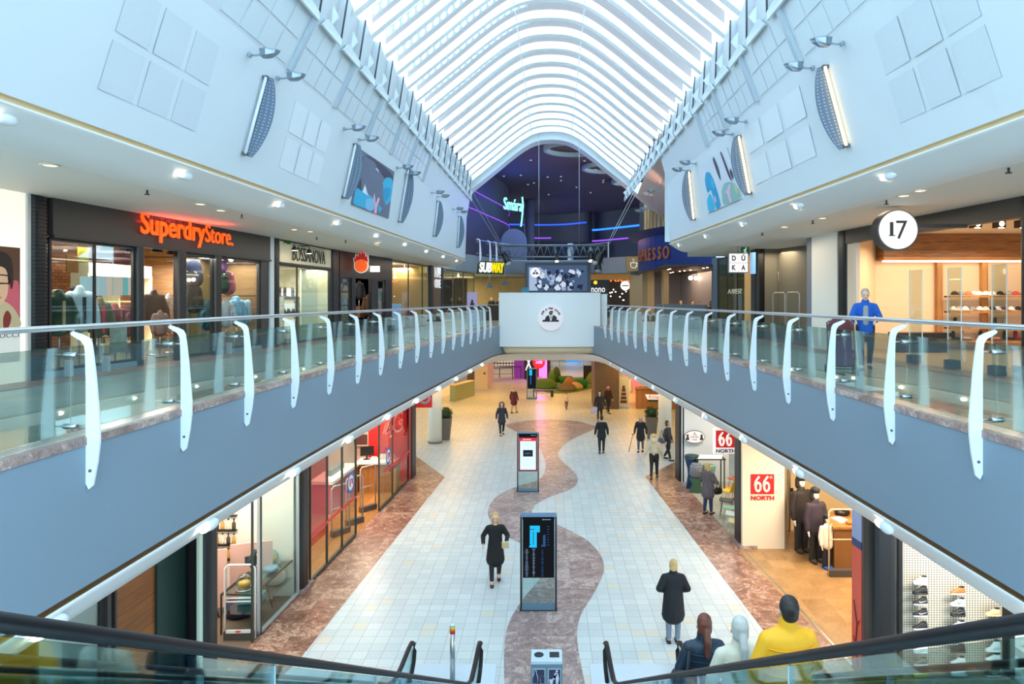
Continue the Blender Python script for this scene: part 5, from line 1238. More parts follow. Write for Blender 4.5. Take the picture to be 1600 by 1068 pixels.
part('hanger', MB().cyl((0,.08,.36),(0,.08,.72),.02,n=6), STEEL, t)
solo('blue_light_box', MB().box((0,0,0),(.10,.3,.75)), mat('lightblue_glow',(120,176,230),.4,emit=.6), 'narrow blue glowing side box beside the four-letter cube sign', 'light box', W(1176.5,411,24.2), 0)  # plain blue glowing box, carries no lettering
shell(1, 1120, 1164, 4, ZG, 9.05, mat('glass_shop_wall',(84,84,74),.6), CARP); window(1, 1120, 1164, ZG+.03, 9.0, mull=(.35,.7))
A, B = pl(1,1162,-.08), pl(1,1140,-.08); t = thing('shop_sign', 'pale serif lettering on the dark glazed shop under the cube sign', 'sign', (A.x,A.y,7.35), ang(A,B)); fit_text('SEBRA', (B-A).length, .2, mat('letter_pale',(200,196,176),.5), t, (0,0,0), ref='S', extrude=.01)
solo('display_case', MB().box((0,0,.6),(.9,.6,1.2)), mat('case_pale',(206,204,186),.5), 'pale display case inside the glazed shop under the cube sign', 'case', put(1133,1,.8), -1.2)
t = thing('flower_pot', 'dark pot of cream flowers on the pale display case', 'flowers', put(1133,1,.8,ZG+1.2), 0)
part('pot', MB().lathe([(.10,0),(.15,.3),(.13,.3)], 14), BLACK, t)
rnd = random.Random(11); fb = MB()
for k in range(26): fb.ell((rnd.uniform(-.22,.22),rnd.uniform(-.2,.2),.38+rnd.uniform(0,.22)),(.05,.05,.05),6)
part('blossoms', fb, cloth('cream_flower',(226,216,170)), t)['kind'] = 'stuff'
solo('lit_screen', MB().box((0,0,0),(.9,.06,.7)), emis('screen_cyan',(70,150,200),1.0), 'cyan lit screen inside the glazed shop under the cube sign', 'screen', up_pt(1151,466,1,1.6), -1.3)  # lit screens set inside the shop, no hangers modelled
solo('lit_screen', MB().box((0,0,0),(.8,.06,.5)), emis('screen_cyan2',(60,130,170),.7), 'blue lit panel high inside the glazed shop by the cafe', 'screen', up_pt(1128,444,1,1.6), -1.3)
# cafe with the blue band
BLUE = mat('deep_blue', (16,44,110), .45)
bl = spline([Vector(p) for p in ((6.4,45.5,0),(5.7,42.5,0),(5.5,40,0),(5.9,37.3,0),(7.0,34.8,0),(8.1,32.6,0))], 4); bn_ = [-n for n in normals(bl)]
struct('wall_blue_band', strip(MB(), bl, bn_, [(.6,10.9),(0,10.6),(0,8.72),(.5,8.72)], False), BLUE)
ESP = mat('letter_copper', (150,84,44), .45, emit=.12)
a = Vector((5.42,40.2,0)); b = Vector((6.3,36.3,0))
t = thing('shop_sign', 'tall copper lettering on the curved deep blue band', 'sign', (5.36,40.6,9.15), 0)
fit_text('TE', .9, .66, mat('letter_wood',(196,160,104),.5), t, (.30,-.35,.05), rz=-.5, ref='T', extrude=.03)
me = bpy.data.meshes.new('lettering'); bm = bmesh.new()
cs = [bl[i] for i in range(len(bl))]
L = [0]
for i in range(1, len(cs)): L.append(L[-1]+(cs[i]-cs[i-1]).length)
def along(s):
    for i in range(1, len(cs)):
        if L[i] >= s: f = (s-L[i-1])/(L[i]-L[i-1]); return cs[i-1].lerp(cs[i], f), (cs[i]-cs[i-1]).normalized()
    return cs[-1], (cs[-1]-cs[-2]).normalized()
for k, ch in enumerate('ESPRESSO'):
    if ch == ' ': continue
    q = text_mesh(ch, .95, .03, bold=.012); q.transform(Matrix.Diagonal((.8,1,1,1)))
    pp, d = along(5.3+.62*k); 
    q.transform(Matrix.Translation((pp.x-5.36-.06, pp.y-40.6, .42))@Matrix.Rotation(math.atan2(d.y,d.x), 4, 'Z')); bm.from_mesh(q); bpy.data.meshes.remove(q)
bm.to_mesh(me); bm.free(); link('lettering', me, ESP, t)
SLAT = mat('timber_slat', (186,150,96), .5, noise=(1.5,.15))
for k, px in enumerate((1008,1012.5,1017.5,1023,1029,1036,1044)):
    Y = 42.5-.5*k; p = W(px, 400-1.5*k if k else 402, Y); p.z = 9.9
    solo('timber_slat', MB().box((0,0,1.9),(.12,.22,3.8)), SLAT, f'upright timber batten over the blue band, {ORD[k]} from the lobby side', 'batten', (p.x, Y, 9.9), 0, 'timber battens over the blue band')
struct('wall_batten_back', MB().b2((5.9,43.2,9.0),(9.5,43.4,14.2)), mat('batten_back',(40,42,50),.7))
MAUVE = mat('mauve_wall', (150,134,132), .6)
struct('wall_cafe_back', MB().b2((6.6,44,ZG),(13,44.2,8.9)), MAUVE)
struct('wall_cafe_side', MB().b2((8.6,31.2,ZG),(8.7,44,8.9)), MAUVE)
struct('ceiling_cafe_low', MB().quad((5.6,32,8.74),(12,32,8.74),(12,44,8.74),(5.6,44,8.74)), mat('cafe_low',(110,78,50),.6))
struct('wall_cafe_pier', seg(seg(MB(), Vector((5.75,41,0)), Vector((5.85,39.6,0)), ZG, 8.74, .4), Vector((6.3,37.5,0)), Vector((6.35,37.1,0)), ZG, 8.74, .3), mat('tan_pier',(176,140,96),.6))
struct('wall_cafe_blue_pier', seg(MB(), pl(1,1120,0), pl(1,1112,0), ZG, 9.05, .5, 1), mat('slate_pier',(84,96,108),.6))
struct('wall_cafe_front', seg(MB(), Vector((6.1,37.9,0)), Vector((7.7,33.2,0)), ZG, ZG+1.25, .12, 1), mat('slate_front',(98,106,108),.5))
for k, (px, py) in enumerate(((1079,434),(1088,434.5),(1097,436))):
    t = thing('globe_lamp', f'glowing round pendant bulb, {ORD[k]} of three in the blue band cafe', 'lamp', W(px,py,38.5), 0, 'pendant bulbs in the cafe')
    part('bulb', MB().ell((0,0,0),(.12,.12,.12)), emis('bulb'), t); part('cord', MB().cyl((0,0,.1),(0,0,.45),.012,n=5), BLACK, t)
rnd = random.Random(2)
for k in range(10):
    solo('pin_downlight', MB().lathe([(.001,0),(.05,0),(.05,.02),(.001,.02)], 10), emis('bulb'), 'tiny glowing pin lamp in the brown cafe ceiling under the blue band', 'ceiling light', (7.0+rnd.uniform(-.6,1.2), 34.5+k*.75, 8.71), 0, 'pin lamps in the cafe ceiling')
# orange panel with a cup, tan piers, red glow and round signs under the third level
t = thing('cup_sign', 'square orange-brown panel with a white outlined steaming cup', 'sign', (6.05,47.6,9.62), .1)
part('panel', MB().box((0,0,0),(.98,.08,.98)), mat('panel_ochre',(176,130,74),.5), t)
mb = MB().tube([(-.22,-.06,.05),(-.2,-.06,-.2),(-.1,-.06,-.3),(.1,-.06,-.3),(.2,-.06,-.2),(.22,-.06,.05),(-.22,-.06,.05)], .025, 6).tube([(.21,-.06,0),(.33,-.06,-.02),(.32,-.06,-.16),(.2,-.06,-.18)], .022, 6).tube([(-.06,-.06,.12),(.08,-.06,.2),(-.1,-.06,.28),(.0,-.06,.36)], .022, 6)
part('cup_outline', mb, mat('letter_white'), t)
struct('wall_tan_pier', MB().b2((5.95,48.6,ZG),(7.2,49,9.0)), mat('tan_pier')); struct('wall_tan_lintel', MB().b2((2.2,50.4,8.55),(6.6,50.7,9.0)), mat('amber_lintel',(190,130,60),.5,emit=.25))
t = thing('glowing_sign', 'red and amber glowing lettering deep in the cafe under the third level', 'sign', W(963,436,58), 0); fit_text('GRILL', 2.6, .55, emis('neon_red',(255,80,30),6), t, (-1.3,0,-.2), ref='G', extrude=.03)
t = thing('round_sign', 'round white sign on a dark fascia deep in the cafe beside the red glow', 'sign', W(977,446,54), 0); part('drum', MB().disc((0,0,0),.42,24,'Y',.2), BLACK, t); part('face', MB().disc((0,-.02,0),.38,24,'Y',.02), emis('sign_glow'), t); part('mark', MB().box((0,-.03,0),(.5,.01,.08)), cloth('markred',(150,40,30)), t)
t = thing('round_sign', 'round white sign standing edge-on nearer the white bar in the dark cafe', 'sign', W(945.5,444.5,52), 1.0); part('drum', MB().disc((0,0,0),.44,24,'Y',.2), BLACK, t); part('face', MB().disc((0,-.02,0),.40,24,'Y',.02), emis('sign_glow'), t); part('mark', MB().box((0,-.03,0),(.3,.01,.2)), cloth('markred'), t)
t = thing('shop_sign', 'small white rounded lettering under a yellow spot beside the dark screen', 'sign', W(924,454,50), 0); part('board', MB().box((.5,.06,.1),(1.6,.06,1.4)), BLACK, t); fit_text('nono', 1.0, .32, emis('nono_white',(250,250,250),1.4), t, (0,0,-.1), ref='n', extrude=.02); part('spot', MB().disc((.3,0,.6),.14,16,'Y',.03), emis('nono_yellow',(255,200,40),1.5), t)
rnd = random.Random(9)
for k in range(22):
    solo('pin_downlight', MB().ell((0,0,0),(.05,.05,.05),6), emis('bulb'), 'tiny glowing bulb in the dark cafe under the third level', 'lamp', W(rnd.uniform(948,1000), rnd.uniform(452,470), rnd.uniform(52,60)), 0, 'tiny bulbs in the dark cafe')
# third level: blade posts, lift-like glass rail, far furniture
for k, (px, Y) in enumerate(((745,46.0),(758,47.2),(772,48.6))):
    i = min(range(len(slab)), key=lambda j: abs(CX+F*slab[j].x/slab[j].y-px))
    q = slab[i]; dup(proto, (q.x+.15, q.y-.1, 10.15), .5, f'white blade post on the third level above the sandwich shop, {ORD[k]} from the wall end')
rp = [Vector((p.x-.1, p.y+.15, 11.25)) for p in slab[10:22]]
solo('handrail', MB().tube([p-rp[0] for p in rp], .04, 8), RAILM, 'thin steel handrail along the third level over the slanted sign', 'handrail', rp[0])
for k in range(3):
    i = 21+k*2; a, b = slab[i], slab[min(i+2, len(slab)-1)]; m = (a+b)/2; rz = ang(a,b); Lg = (b-a).length
    t = thing('rail_panel', f'framed glass rail panel on the third level, {ORD[k]} from the truss side', 'glass panel', (m.x,m.y+.2,10.13), rz, 'framed glass rail panels of the third level')
    part('pane', MB().box((0,0,.55),(Lg-.1,.02,1.0)), GLASS, t); fr = MB().box((0,0,1.1),(Lg,.07,.07))
    for x in (-Lg/2+.04, Lg/2-.04): fr.box((x,0,.55),(.08,.06,1.1))
    part('frame', fr, LAMPG, t)
solo('lobby_column', MB().cyl((0,0,0),(0,0,6.6),.5,n=20), mat('lobby_col',(90,92,120),.6), 'plain round violet-lit column standing in the cinema lobby', 'column', (W(827,0,66).x,66,10.1))['kind'] = 'structure'
t = thing('arched_screen', 'pale round-topped panel standing on the third level beside the neon lettering', 'panel', W(803,380,55), 0); t.location.z = 10.12
pts = [(-1.05,0,0)]+[(1.05*math.cos(PI-PI*k/14), 0, 1.6+1.1*math.sin(PI*k/14)) for k in range(15)]+[(1.05,0,0)]
part('panel', MB().prism(pts,(0,.1,0)), GREYW, t); part('foot', MB().box((0,.1,.03),(2.2,.5,.06)), GREYW, t)
t = thing('neon_sign', 'turquoise glowing script lettering on the curved lobby wall', 'sign', W(785,322,54.2)+Vector((.15,-.5,0)), .85); fit_text('Smára', 2.1, .95, emis('neon_teal',(110,240,230),3.5), t, (0,0,-.3), ref='S', extrude=.04); part('flourish', MB().tube([(2.1,0,.9),(2.2,0,.2),(2.05,0,-1.0),(1.95,0,-1.5)],.06,6), emis('neon_teal'), t)
solo('lobby_screen', MB().box((0,0,1.5),(9.0,.2,3.4)), mat('lobby_black',(18,16,20),.6), 'wide black entrance panel at the end of the cinema lobby', 'panel', (W(885,0,74).x,74,10.1))
solo('poster_column', MB().box((0,0,1.3),(.5,.2,2.6)), mat('poster_white',(210,216,222),.5,emit=.4), 'slim white lit pillar before the black lobby panel', 'pillar', (W(891,0,68).x,68,10.1))
# ================================================================ LOWER WEST SHOPS
def low(sd): return X0L if sd < 0 else X0R
def gput(px, sd, off, z=0.0):
    f0 = low(sd); f = lambda y: f0(y)+sd*off; p = hit(f, px); return Vector((p.x,p.y,z))
def lp(px, off=0.0): return pl(-1, px, off, X0L)
def rp_(px, off=0.0): return pl(1, px, off, X0R)
TEALG = mat('dark_teal_wall', (20,50,46), .5); WOODO = wood_mat('amber_planks', (96,54,20), (150,92,38), .24, 'Z', .5)
A, B = Vector((X0L(4),4,0)), lp(318)
struct('wall_shop_side', MB().b2((A.x-3,3.9,0),(A.x,4.0,3.45)), mat('shop_dark'))  # out of view, added to keep sky light out of this shop
struct('wall_shop_back', seg(MB(), A+Vector((-3,0,0)), B+Vector((-3,0,0)), 0, 3.45, .1, -1), WOODO)
struct('wall_teal_panel', seg(MB(), plo(-1,246,.35,X0L), plo(-1,311,.35,X0L), 0, 3.2, .08, -1), TEALG)
struct('wall_amber_panel', seg(MB(), plo(-1,183,.4,X0L), plo(-1,247,.4,X0L), 0, 3.2, .08, -1), WOODO)
struct('wall_header', seg(MB(), A, lp(320), 3.18, 3.45, .2, -1), mat('header_umber',(74,56,44),.5))
struct('trim_glass_edge', seg(MB(), lp(310.5,-.01), lp(316,-.01), 0, 3.2, .05, -1), mat('edge_green',(190,214,200),.3))
struct('trim_frame', seg(seg(MB(), lp(166,-.02), lp(172,-.02), 0, 3.2, .08, -1), lp(178,-.02), lp(181,-.02), 0, 3.2, .08, -1), DARK)
window(-1, 60, 166, .03, 3.18, X0L); 
struct('floor_shop', MB().poly([(A.x,A.y,.008),(B.x,B.y,.008),(B.x-4,B.y,.008),(A.x-4,A.y,.008)]), CARP)
col(-1, 319, 341, 'column_dark', BLACK, X0L, 0, 3.45, d=.5)
# homeware shop
HW = mat('homeware_white', (236,230,216), .5)
shell(-1, 341, 467, 4.2, 0, 3.45, HW, mat('homeware_floor',(112,94,80),.4), X0L)
WGL = window(-1, 405, 467, .03, 3.42, X0L, off=.02, fm=mat('alu'))
struct('trim_glass_edge', seg(seg(MB(), lp(395,.0), lp(396.5,.0), 0, 3.42, .04, -1), lp(406,-.02), lp(408,-.02), 0, 3.42, .05, -1), mat('edge_dark',(50,60,56),.4))
t = thing('bottle_rack', 'white lit wall rack of small bottles seen past the dark column', 'shelves', (-7.95,16.38,0), 0)
for z in (.90,1.25,1.60,1.95): part('shelf', MB().box((0,0,z),(1.1,.25,.03)), BLACK, t)
part('back_panel', MB().box((0,.14,1.6),(1.1,.03,1.7)), mat('rack_white',(246,238,220),.5,emit=.5), t)
part('lattice_post', MB().tube([(.75,0,0),(.75,0,3.2)],.022,6).tube([(.60,0,0),(.60,0,3.2)],.022,6).tube([(.75 if k%2 else .60,0,.15+.17*k) for k in range(18)],.012,5), DARK, t)
R_ = Matrix.Rotation(0, 3, 'Z'); rnd = random.Random(4)
for k in range(24):
    z = (.915,1.265,1.615)[k//8]; x = -.48+.135*(k % 8)
    b = thing('bottle', f'small amber and cream bottle, {ORD[k % 8]} along the {("lowest","middle","top")[k//8]} shelf of the white lit rack', 'bottle', t.location+R_@Vector((x,-.02,z)), 0, 'bottles on the white lit rack')
    part('body', MB().lathe([(.045,0),(.05,.01),(.05,.14),(.02,.18),(.02,.22)], 10), cloth('jar%d' % (k % 3), [(206,160,80),(236,226,204),(84,62,40)][k % 3], .4), b); part('lid', MB().cyl((0,0,.22),(0,0,.25),.025,n=8), BLACK, b)
t = thing('pink_screen', 'pale pink leaning panels behind the white hoop gate', 'panel', (-7.15,15.4,0), .35)
part('panel', MB().box((-.5,0,.85),(.9,.05,1.3)), mat('pink_panel',(226,176,160),.6), t); part('panel', MB().box((.45,.15,.85),(.9,.05,1.35)), mat('pink_panel'), t)
part('leg', MB().tube([(-.95,-.1,0),(-.5,.1,1.0),(-.2,-.1,0)],.018,6), DARK, t); part('leg', MB().tube([(.2,-.0,0),(.6,.2,1.2),(.9,0,0)],.018,6), DARK, t)
t = gate('wide white hoop gate with a dark foot at the homeware doorway', gput(375,-1,.35), .05, .62, 1.55, mat('gate_white',(232,230,226),.4))
part('label_plate', MB().box((0,-.09,.20),(.5,.02,.07)), mat('gate_white'), t); part('badge', MB().box((0,-.105,.2),(.1,.01,.03)), cloth('badge_red',(220,60,40)), t); part('crossbar', MB().cyl((-.31,0,.78),(.31,0,.78),.016,n=6), mat('gate_white'), t)
t = thing('glass_table', 'black framed glass table laden with homeware behind the shop pane', 'table', (X0L(15.45)-.48, 15.45, 0), ang(lp(405),lp(467)))
for z in (.45,.85): part('glass_shelf', MB().box((0,0,z),(2.0,.7,.015)), GLASS, t)
fr = MB()
for x in (-1,1):
    for y in (-.35,.35): part('leg', MB().box((x,y,.43),(.03,.03,.86)), DARK, t)
for y in (-.35,.35): fr.box((0,y,.86),(2.0,.03,.03)); 
for x in (-1,1): fr.box((x,0,.86),(.03,.7,.03))
part('rim', fr, DARK, t)
tb = t; R_ = Matrix.Rotation(t.rotation_euler.z, 3, 'Z'); on = lambda x, y, z: tb.location+R_@Vector((x,y,z))
solo('cushion', MB().ell((0,0,.2),(.30,.14,.22)), cloth('cush_cream',(226,204,184)), 'cream cushion with a violet corner on the lower glass shelf', 'cushion', on(.45,-.1,.45), .5)
solo('cushion', MB().ell((0,0,.18),(.22,.12,.18)), cloth('cush_violet',(110,104,170)), 'violet cushion behind the cream one on the lower glass shelf', 'cushion', on(.85,.1,.45), .9)
for k, (x, y) in enumerate(((.7,.05),(-.7,.0))):
    q = thing('glass_cloche', f'glass dome over an orange cake, {ORD[k]} from the far end of the glass table', 'cloche', on(x,y,.862), 0, 'glass domes on the glass table'); part('plate', MB().lathe([(.18,0),(.2,.02),(.18,.025)], 16), STEEL, q); part('dome', MB().lathe([(.16,.03),(.16,.2),(.1,.3),(.01,.33)], 16), GLASS, q); part('cake', MB().lathe([(.12,.03),(.12,.15),(.01,.16)], 14), cloth('cake',(232,170,80)), q)
solo('dark_sculpture', MB().tube([(0,0,0),(.05,0,.2),(-.05,0,.4),(.08,0,.62)],[.09,.06,.07,.05],8).box((0,0,.4),(.3,.04,.2)), cloth('dkteal',(44,60,62)), 'dark teal chunky ornament standing on the glass table', 'ornament', on(-.15,.1,.86), .3)
solo('stacked_plates', MB().lathe([(.12,0),(.16,.03),(.16,.10),(.1,.1)], 16), cloth('plateblue',(120,160,180),.4), 'blue-grey bowl on the glass table beside the ornament', 'bowl', on(.25,-.15,.862))
solo('folded_throw', MB().box((0,0,.07),(.5,.4,.14)), cloth('throw_teal',(96,150,150)), 'teal folded throw on the lower glass shelf', 'throw', on(-.35,0,.46), .1)
solo('navy_basket', MB().lathe([(.25,0),(.34,.15),(.30,.32),(.22,.34)], 18), cloth('navybasket',(30,34,66)), 'round navy basket on the floor behind the white hoop gate', 'basket', gput(374,-1,.9), 0)
t = thing('wall_picture', 'tall blue-grey framed picture on the pale homeware wall', 'picture', W(424,830,16.42), 0); part('frame', MB().box((0,0,.2),(.30,.04,1.05)), mat('frame_grey',(120,124,126),.5), t); part('print', MB().box((0,-.025,.2),(.26,.01,1.0)), mat('print_blue',(130,160,176),.5,noise=(3,.4)), t)
col(-1, 467, 482, 'column_dark', BLACK, X0L, 0, 3.45, d=.5); struct('trim_base_stone', seg(MB(), lp(466,-.12), lp(484,-.12), 0, .10, .5, -1), MARBC)
# red phone shop
REDW = mat('shop_red', (206,30,34), .5); WHP = mat('shop_pale', (226,204,190), .6)
shell(-1, 482, 640, 4.5, 0, 3.45, WHP, WOODF, X0L)
A, B = lp(482,-.03), lp(641,-.03)
struct('wall_header_red', seg(MB(), A, B, 3.2, 3.45, .2, -1), REDW)
struct('wall_red_end', seg(MB(), lp(637,.02), lp(637,.02)+Vector((-1.5,.0,0)), 0, 3.2, .06), REDW)
struct('trim_red_end', seg(MB(), lp(638,-.02), lp(641,-.02), 0, 3.2, .1, -1), REDW)
RGL = glass('red_film', (240,196,196), .3)
window(-1, 484, 556, .03, 3.2, X0L, 0, mull=(.33,.66), fm=mat('edge_dark'), fw=.02); window(-1, 592, 638, .03, 3.2, X0L, 0, mull=(.42,), fm=mat('edge_dark'), fw=.02)
def film(px0, px1, z0, z1, label):
    A, B = lp(px0,-.02), lp(px1,-.02); t = solo('window_film', seg(MB(), A-A, B-A, z0, z1, .006, -1), RGL, label, 'window film', A)
film(484,512,.9,3.15,'translucent red film on the phone shop pane beside the dark column'); film(608,638,1.0,3.15,'translucent red film on the phone shop pane at the red end')
for k, (a, b, z0, z1) in enumerate(((484,556,.95,1.02),(600,638,.95,1.02))):
    A, B = lp(a,-.03), lp(b,-.03); solo('window_stripe', seg(MB(), A-A, B-A, 1.15, 1.22, .006, -1), mat('stripe_red',(220,60,60),.5), ['red stripe across the phone shop panes by the dark column','red stripe across the phone shop pane by the red end'][k], 'stripe', A)
for k, px in enumerate((546, 605)):
    A, B = lp(px-4,-.04), lp(px+4,-.04); t = thing('round_sticker', ['round red and blue ring sticker on the phone shop pane by the doorway','round red and blue ring sticker on the phone shop pane below the big outlined letters'][k], 'sticker', (A+B)/2+Vector((0,0,1.75 if k == 0 else 1.65)), ang(A,B))
    part('ring', MB().lathe([(.30,-.004),(.30,.004),(.22,.004),(.22,-.004)], 28, (0,0,0), False), cloth('ringblue',(60,110,190),.5), t).rotation_euler = (PI/2,0,0); part('centre', MB().disc((0,-.004,0),.22,24,'Y',.006), mat('sticker_white'), t); part('swirl', MB().tube([(-.1,-.012,-.08),(-.1,-.012,.1),(.08,-.012,.1),(.08,-.012,-.05)],.02,5), cloth('swirlred',(206,50,80),.5), t)
A, B = lp(600,-.05), lp(627,-.05); t = thing('big_lettering', 'large outlined characters on the red film near the red end', 'lettering', (A.x,A.y,2.25), ang(A,B))
fit_text('4G', (B-A).length, .72, mat('outline_pink',(236,190,180),.5), t, (0,0,0), ref='4', extrude=.004, bold=.015); fit_text('4G', (B-A).length*.94, .62, REDW, t, ((B-A).length*.03,-.008,.05), ref='4', extrude=.004, bold=-.01)
t = thing('service_desk', 'white topped oak service desk in the red phone shop', 'desk', (-6.28,25.5,0), 0); part('top', MB().box((0,0,1.08),(1.5,.8,.07)), mat('desk_white',(240,238,234),.4), t); part('front', MB().box((.04,.05,.53),(1.36,.62,1.04)), OAK, t); part('end_panel', MB().box((-.70,0,.53),(.06,.76,1.04)), OAK, t)
dk = t; R_ = Matrix.Rotation(t.rotation_euler.z,3,'Z'); ond = lambda x,y,z: dk.location+R_@Vector((x,y,z))
solo('desk_monitor', MB().box((0,0,.32),(.5,.04,.34)).box((0,.03,.1),(.06,.04,.2)).box((0,.03,.01),(.24,.18,.02)), BLACK, 'black monitor on the white topped desk', 'monitor', ond(-.45,.1,1.115), .5)
solo('card_holder', MB().box((0,0,.08),(.2,.1,.16)), mat('desk_white'), 'small white card holder beside the monitor on the desk', 'holder', ond(-.12,-.15,1.115), .2)
solo('leaflet_row', MB().box((0,0,.10),(.6,.08,.2)).box((0,.05,.05),(.62,.06,.1)), mat('leaflet',(214,210,206),.5,noise=(8,.3)), 'low rack of pale leaflets on the white topped desk', 'rack', ond(.32,.1,1.115), 0)
t = thing('display_counter', 'white topped red display counter behind the striped phone shop panes', 'counter', gput(524,-1,1.8), ang(lp(484),lp(556))); part('top', MB().box((0,0,1.05),(2.6,.8,.1)), mat('desk_white'), t); part('front', MB().box((0,.03,.5),(2.5,.7,1.0)), REDW, t)
solo('phone_display', MB().box((0,0,.1),(1.2,.2,.2)), mat('grey_display',(120,124,128),.5), 'grey phone display unit on the red counter', 'display', t.location+Vector((0,0,1.1)), t.rotation_euler.z)
t = thing('wall_screen', 'dark framed screen on the pale wall of the phone shop', 'screen', W(564,690,26.62), 0); part('frame', MB().box((0,0,.1),(.62,.06,.5)), mat('frame_pale',(206,190,180),.5), t); part('panel', MB().box((0,-.035,.1),(.52,.01,.4)), mat('screen_dark',(84,50,50),.4), t)
GM = mat('gate_steel',(190,190,186),.3,.7)
gate('clear hoop gate in the phone shop doorway beside the desk', gput(575,-1,.4), .9, .62, 1.5, GM); gate('clear hoop gate in the middle of the phone shop doorway', gput(554,-1,.4), .9, .62, 1.5, GM); gate('clear hoop gate behind the striped panes of the phone shop', gput(532,-1,.5), .9, .62, 1.5, GM)
col(-1, 641, 649, 'column_dark', BLACK, X0L, 0, 3.3, d=.4)
p = W(661,627,29.2); t = thing('blade_sign', 'red projecting box sign with a grey ring at the end of the phone shop', 'sign', (p.x,29.2,p.z), 0); part('box', MB().box((0,.1,.05),(.72,.2,.62)), mat('sign_red',(206,30,34),.5,emit=.25), t)
q = part('ring', MB().lathe([(.26,0),(.26,.02),(.15,.02),(.15,0)], 28, (0,0,0), False), mat('ring_silver',(170,170,174),.4), t); q.rotation_euler = (PI/2,0,0); q.location = (.06,-.0,.14); part('dot', MB().disc((.06,-.01,.14),.06,16,'Y',.01), mat('ring_silver'), t)
for px, py, lab in ((680,691,''),(1039,690,'')):
    g = G(px, py); mb = MB().cyl((0,0,0),(0,0,3.45),.33,n=28); o = struct('pillar_round', mb, mat('pillar_white',(232,224,206),.5), g); struct('trim_pillar_foot', MB().lathe([(.36,0),(.36,.09),(.33,.1)], 28), mat('foot_stone',(120,110,100),.5), g)
rnd = random.Random(31)
for k in range(16):
    solo('pin_downlight', MB().lathe([(.001,0),(.08,0),(.08,.03),(.001,.03)], 12), emis('pin_cool',(226,226,255),.7), 'small round pin lamp in the dark cinema lobby ceiling', 'ceiling light', (-3+1.1*(k % 8)+rnd.uniform(-.4,.4), 48+7*(k//8)+rnd.uniform(-2,8), 16.70), 0, 'pin lamps in the lobby ceiling')
# ================================================================ LOWER EAST SHOPS
# chair shop
col(1, 1056, 1064, 'column_dark', BLACK, X0R, 0, 3.45, d=.4)
PALEB = mat('chair_shop_white', (226,232,236), .5)
a, b = rp_(1064,.02), Vector((7.1,26.6,0))
struct('wall_white_panel', seg(MB(), a, b, 0, 3.45, .12), PALEB)
struct('trim_pale_post', MB().b2((6.75,24.3,0),(6.92,24.45,3.45)), mat('pale_grey'))
struct('floor_shop', MB().poly([(a.x,a.y,.008),(rp_(1160).x,rp_(1160).y,.008),(13,rp_(1160).y,.008),(13,a.y,.008)]), mat('chair_shop_floor',(176,168,152),.4))
struct('wall_shop_back', MB().b2((11.5,19.6,0),(11.6,27,3.45)), mat('chair_shop_back',(190,150,110),.6,noise=(.8,.3)))
t = thing('oval_sign', 'oval white plaque with two small dark figures on the white chair shop wall', 'sign', W(1085,682,26.45), ang(a,b))
def oval(rx, rz, y, d=.02): 
    return MB().prism([(rx*math.cos(2*PI*k/32), y, rz*math.sin(2*PI*k/32)) for k in range(32)], (0,d,0))
part('rim', oval(.40,.25,-.02), INK, t); part('plate', oval(.38,.23,-.03), mat('sign_white'), t)
for x in (-.27,.27): part('figure', MB().disc((x,-.036,.05),.05,12,'Y',.004).prism([(x-.07,-.036,-.12),(x+.07,-.036,-.12),(x+.05,-.036,.0),(x-.05,-.036,.0)],(0,.004,0)), INK, t)
part('mark', MB().prism([(-.04,-.036,.13),(0,-.036,.18),(.04,-.036,.13)],(0,.004,0)), INK, t)
fit_text('THE', .16, .05, INK, t, (-.08,-.036,.06), ref='T', extrude=.002); fit_text('HOUSE', .3, .06, INK, t, (-.15,-.036,-.03), ref='H', extrude=.002); fit_text('1924', .2, .05, INK, t, (-.1,-.036,-.13), ref='1', extrude=.002)
def hourglass(name, label, cat, loc, prof, m, m2=None, grp=None):
    t = thing(name, label, cat, loc, 0, grp); part('body', MB().lathe(prof, 22), m, t)
    top = prof[-1]; part('seat_pad', MB().lathe([(top[0]*.98,top[1]),(top[0]*.9,top[1]+.04),(.01,top[1]+.045)], 22), m2 or m, t); return t
HG = lambda r, h, z=0: [(r*.95,z),(r,z+.03),(r*.62,z+h*.55),(r*.95,z+h-.03),(r*.93,z+h)]
p = G(1081,762)
hourglass('bar_stool', 'tall dark blue hourglass stool against the white chair shop wall', 'stool', p, [(.2,0),(.22,.03),(.15,.5),(.17,.75),(.27,1.1),(.28,1.2)], cloth('stoolblue',(20,54,92),.5), cloth('stoolgreen',(40,64,54),.5))
p = G(1088,768)
hourglass('pouf', 'green hourglass pouf under the grey one beside the blue stool', 'pouf', p, HG(.25,.5), cloth('poufgreen',(70,104,80)), grp=None)
q = hourglass('pouf', 'grey domed pouf standing on the green hourglass one', 'pouf', p+Vector((0,0,.55)), [(.17,0),(.26,.1),(.24,.38),(.2,.46)], cloth('poufgrey',(122,126,134)))
part('badge', MB().disc((.08,-.255,.3),.04,12,'Y',.02), cloth('badgeyellow',(206,160,60)), q)
hourglass('pouf', 'mint hourglass pouf behind the fur-coated shopper', 'pouf', G(1108,768), HG(.26,.95), cloth('poufmint',(120,160,140)))
t = shoptable('dark green high table with white papers behind the poufs', G(1104,764)+Vector((.1,0,0)), 0, cloth('tablegreen',(52,70,52)), 1.1, .6, 1.2)
solo('paper_sheet', MB().prism([(-.5,-.3,.0),(.4,-.3,.0),(.55,.2,.03),(-.3,.25,.03)],(0,0,.012)), mat('paper',(236,240,242),.5), 'white papers lying on the dark green high table', 'paper', t.location+Vector((0,0,1.205)))
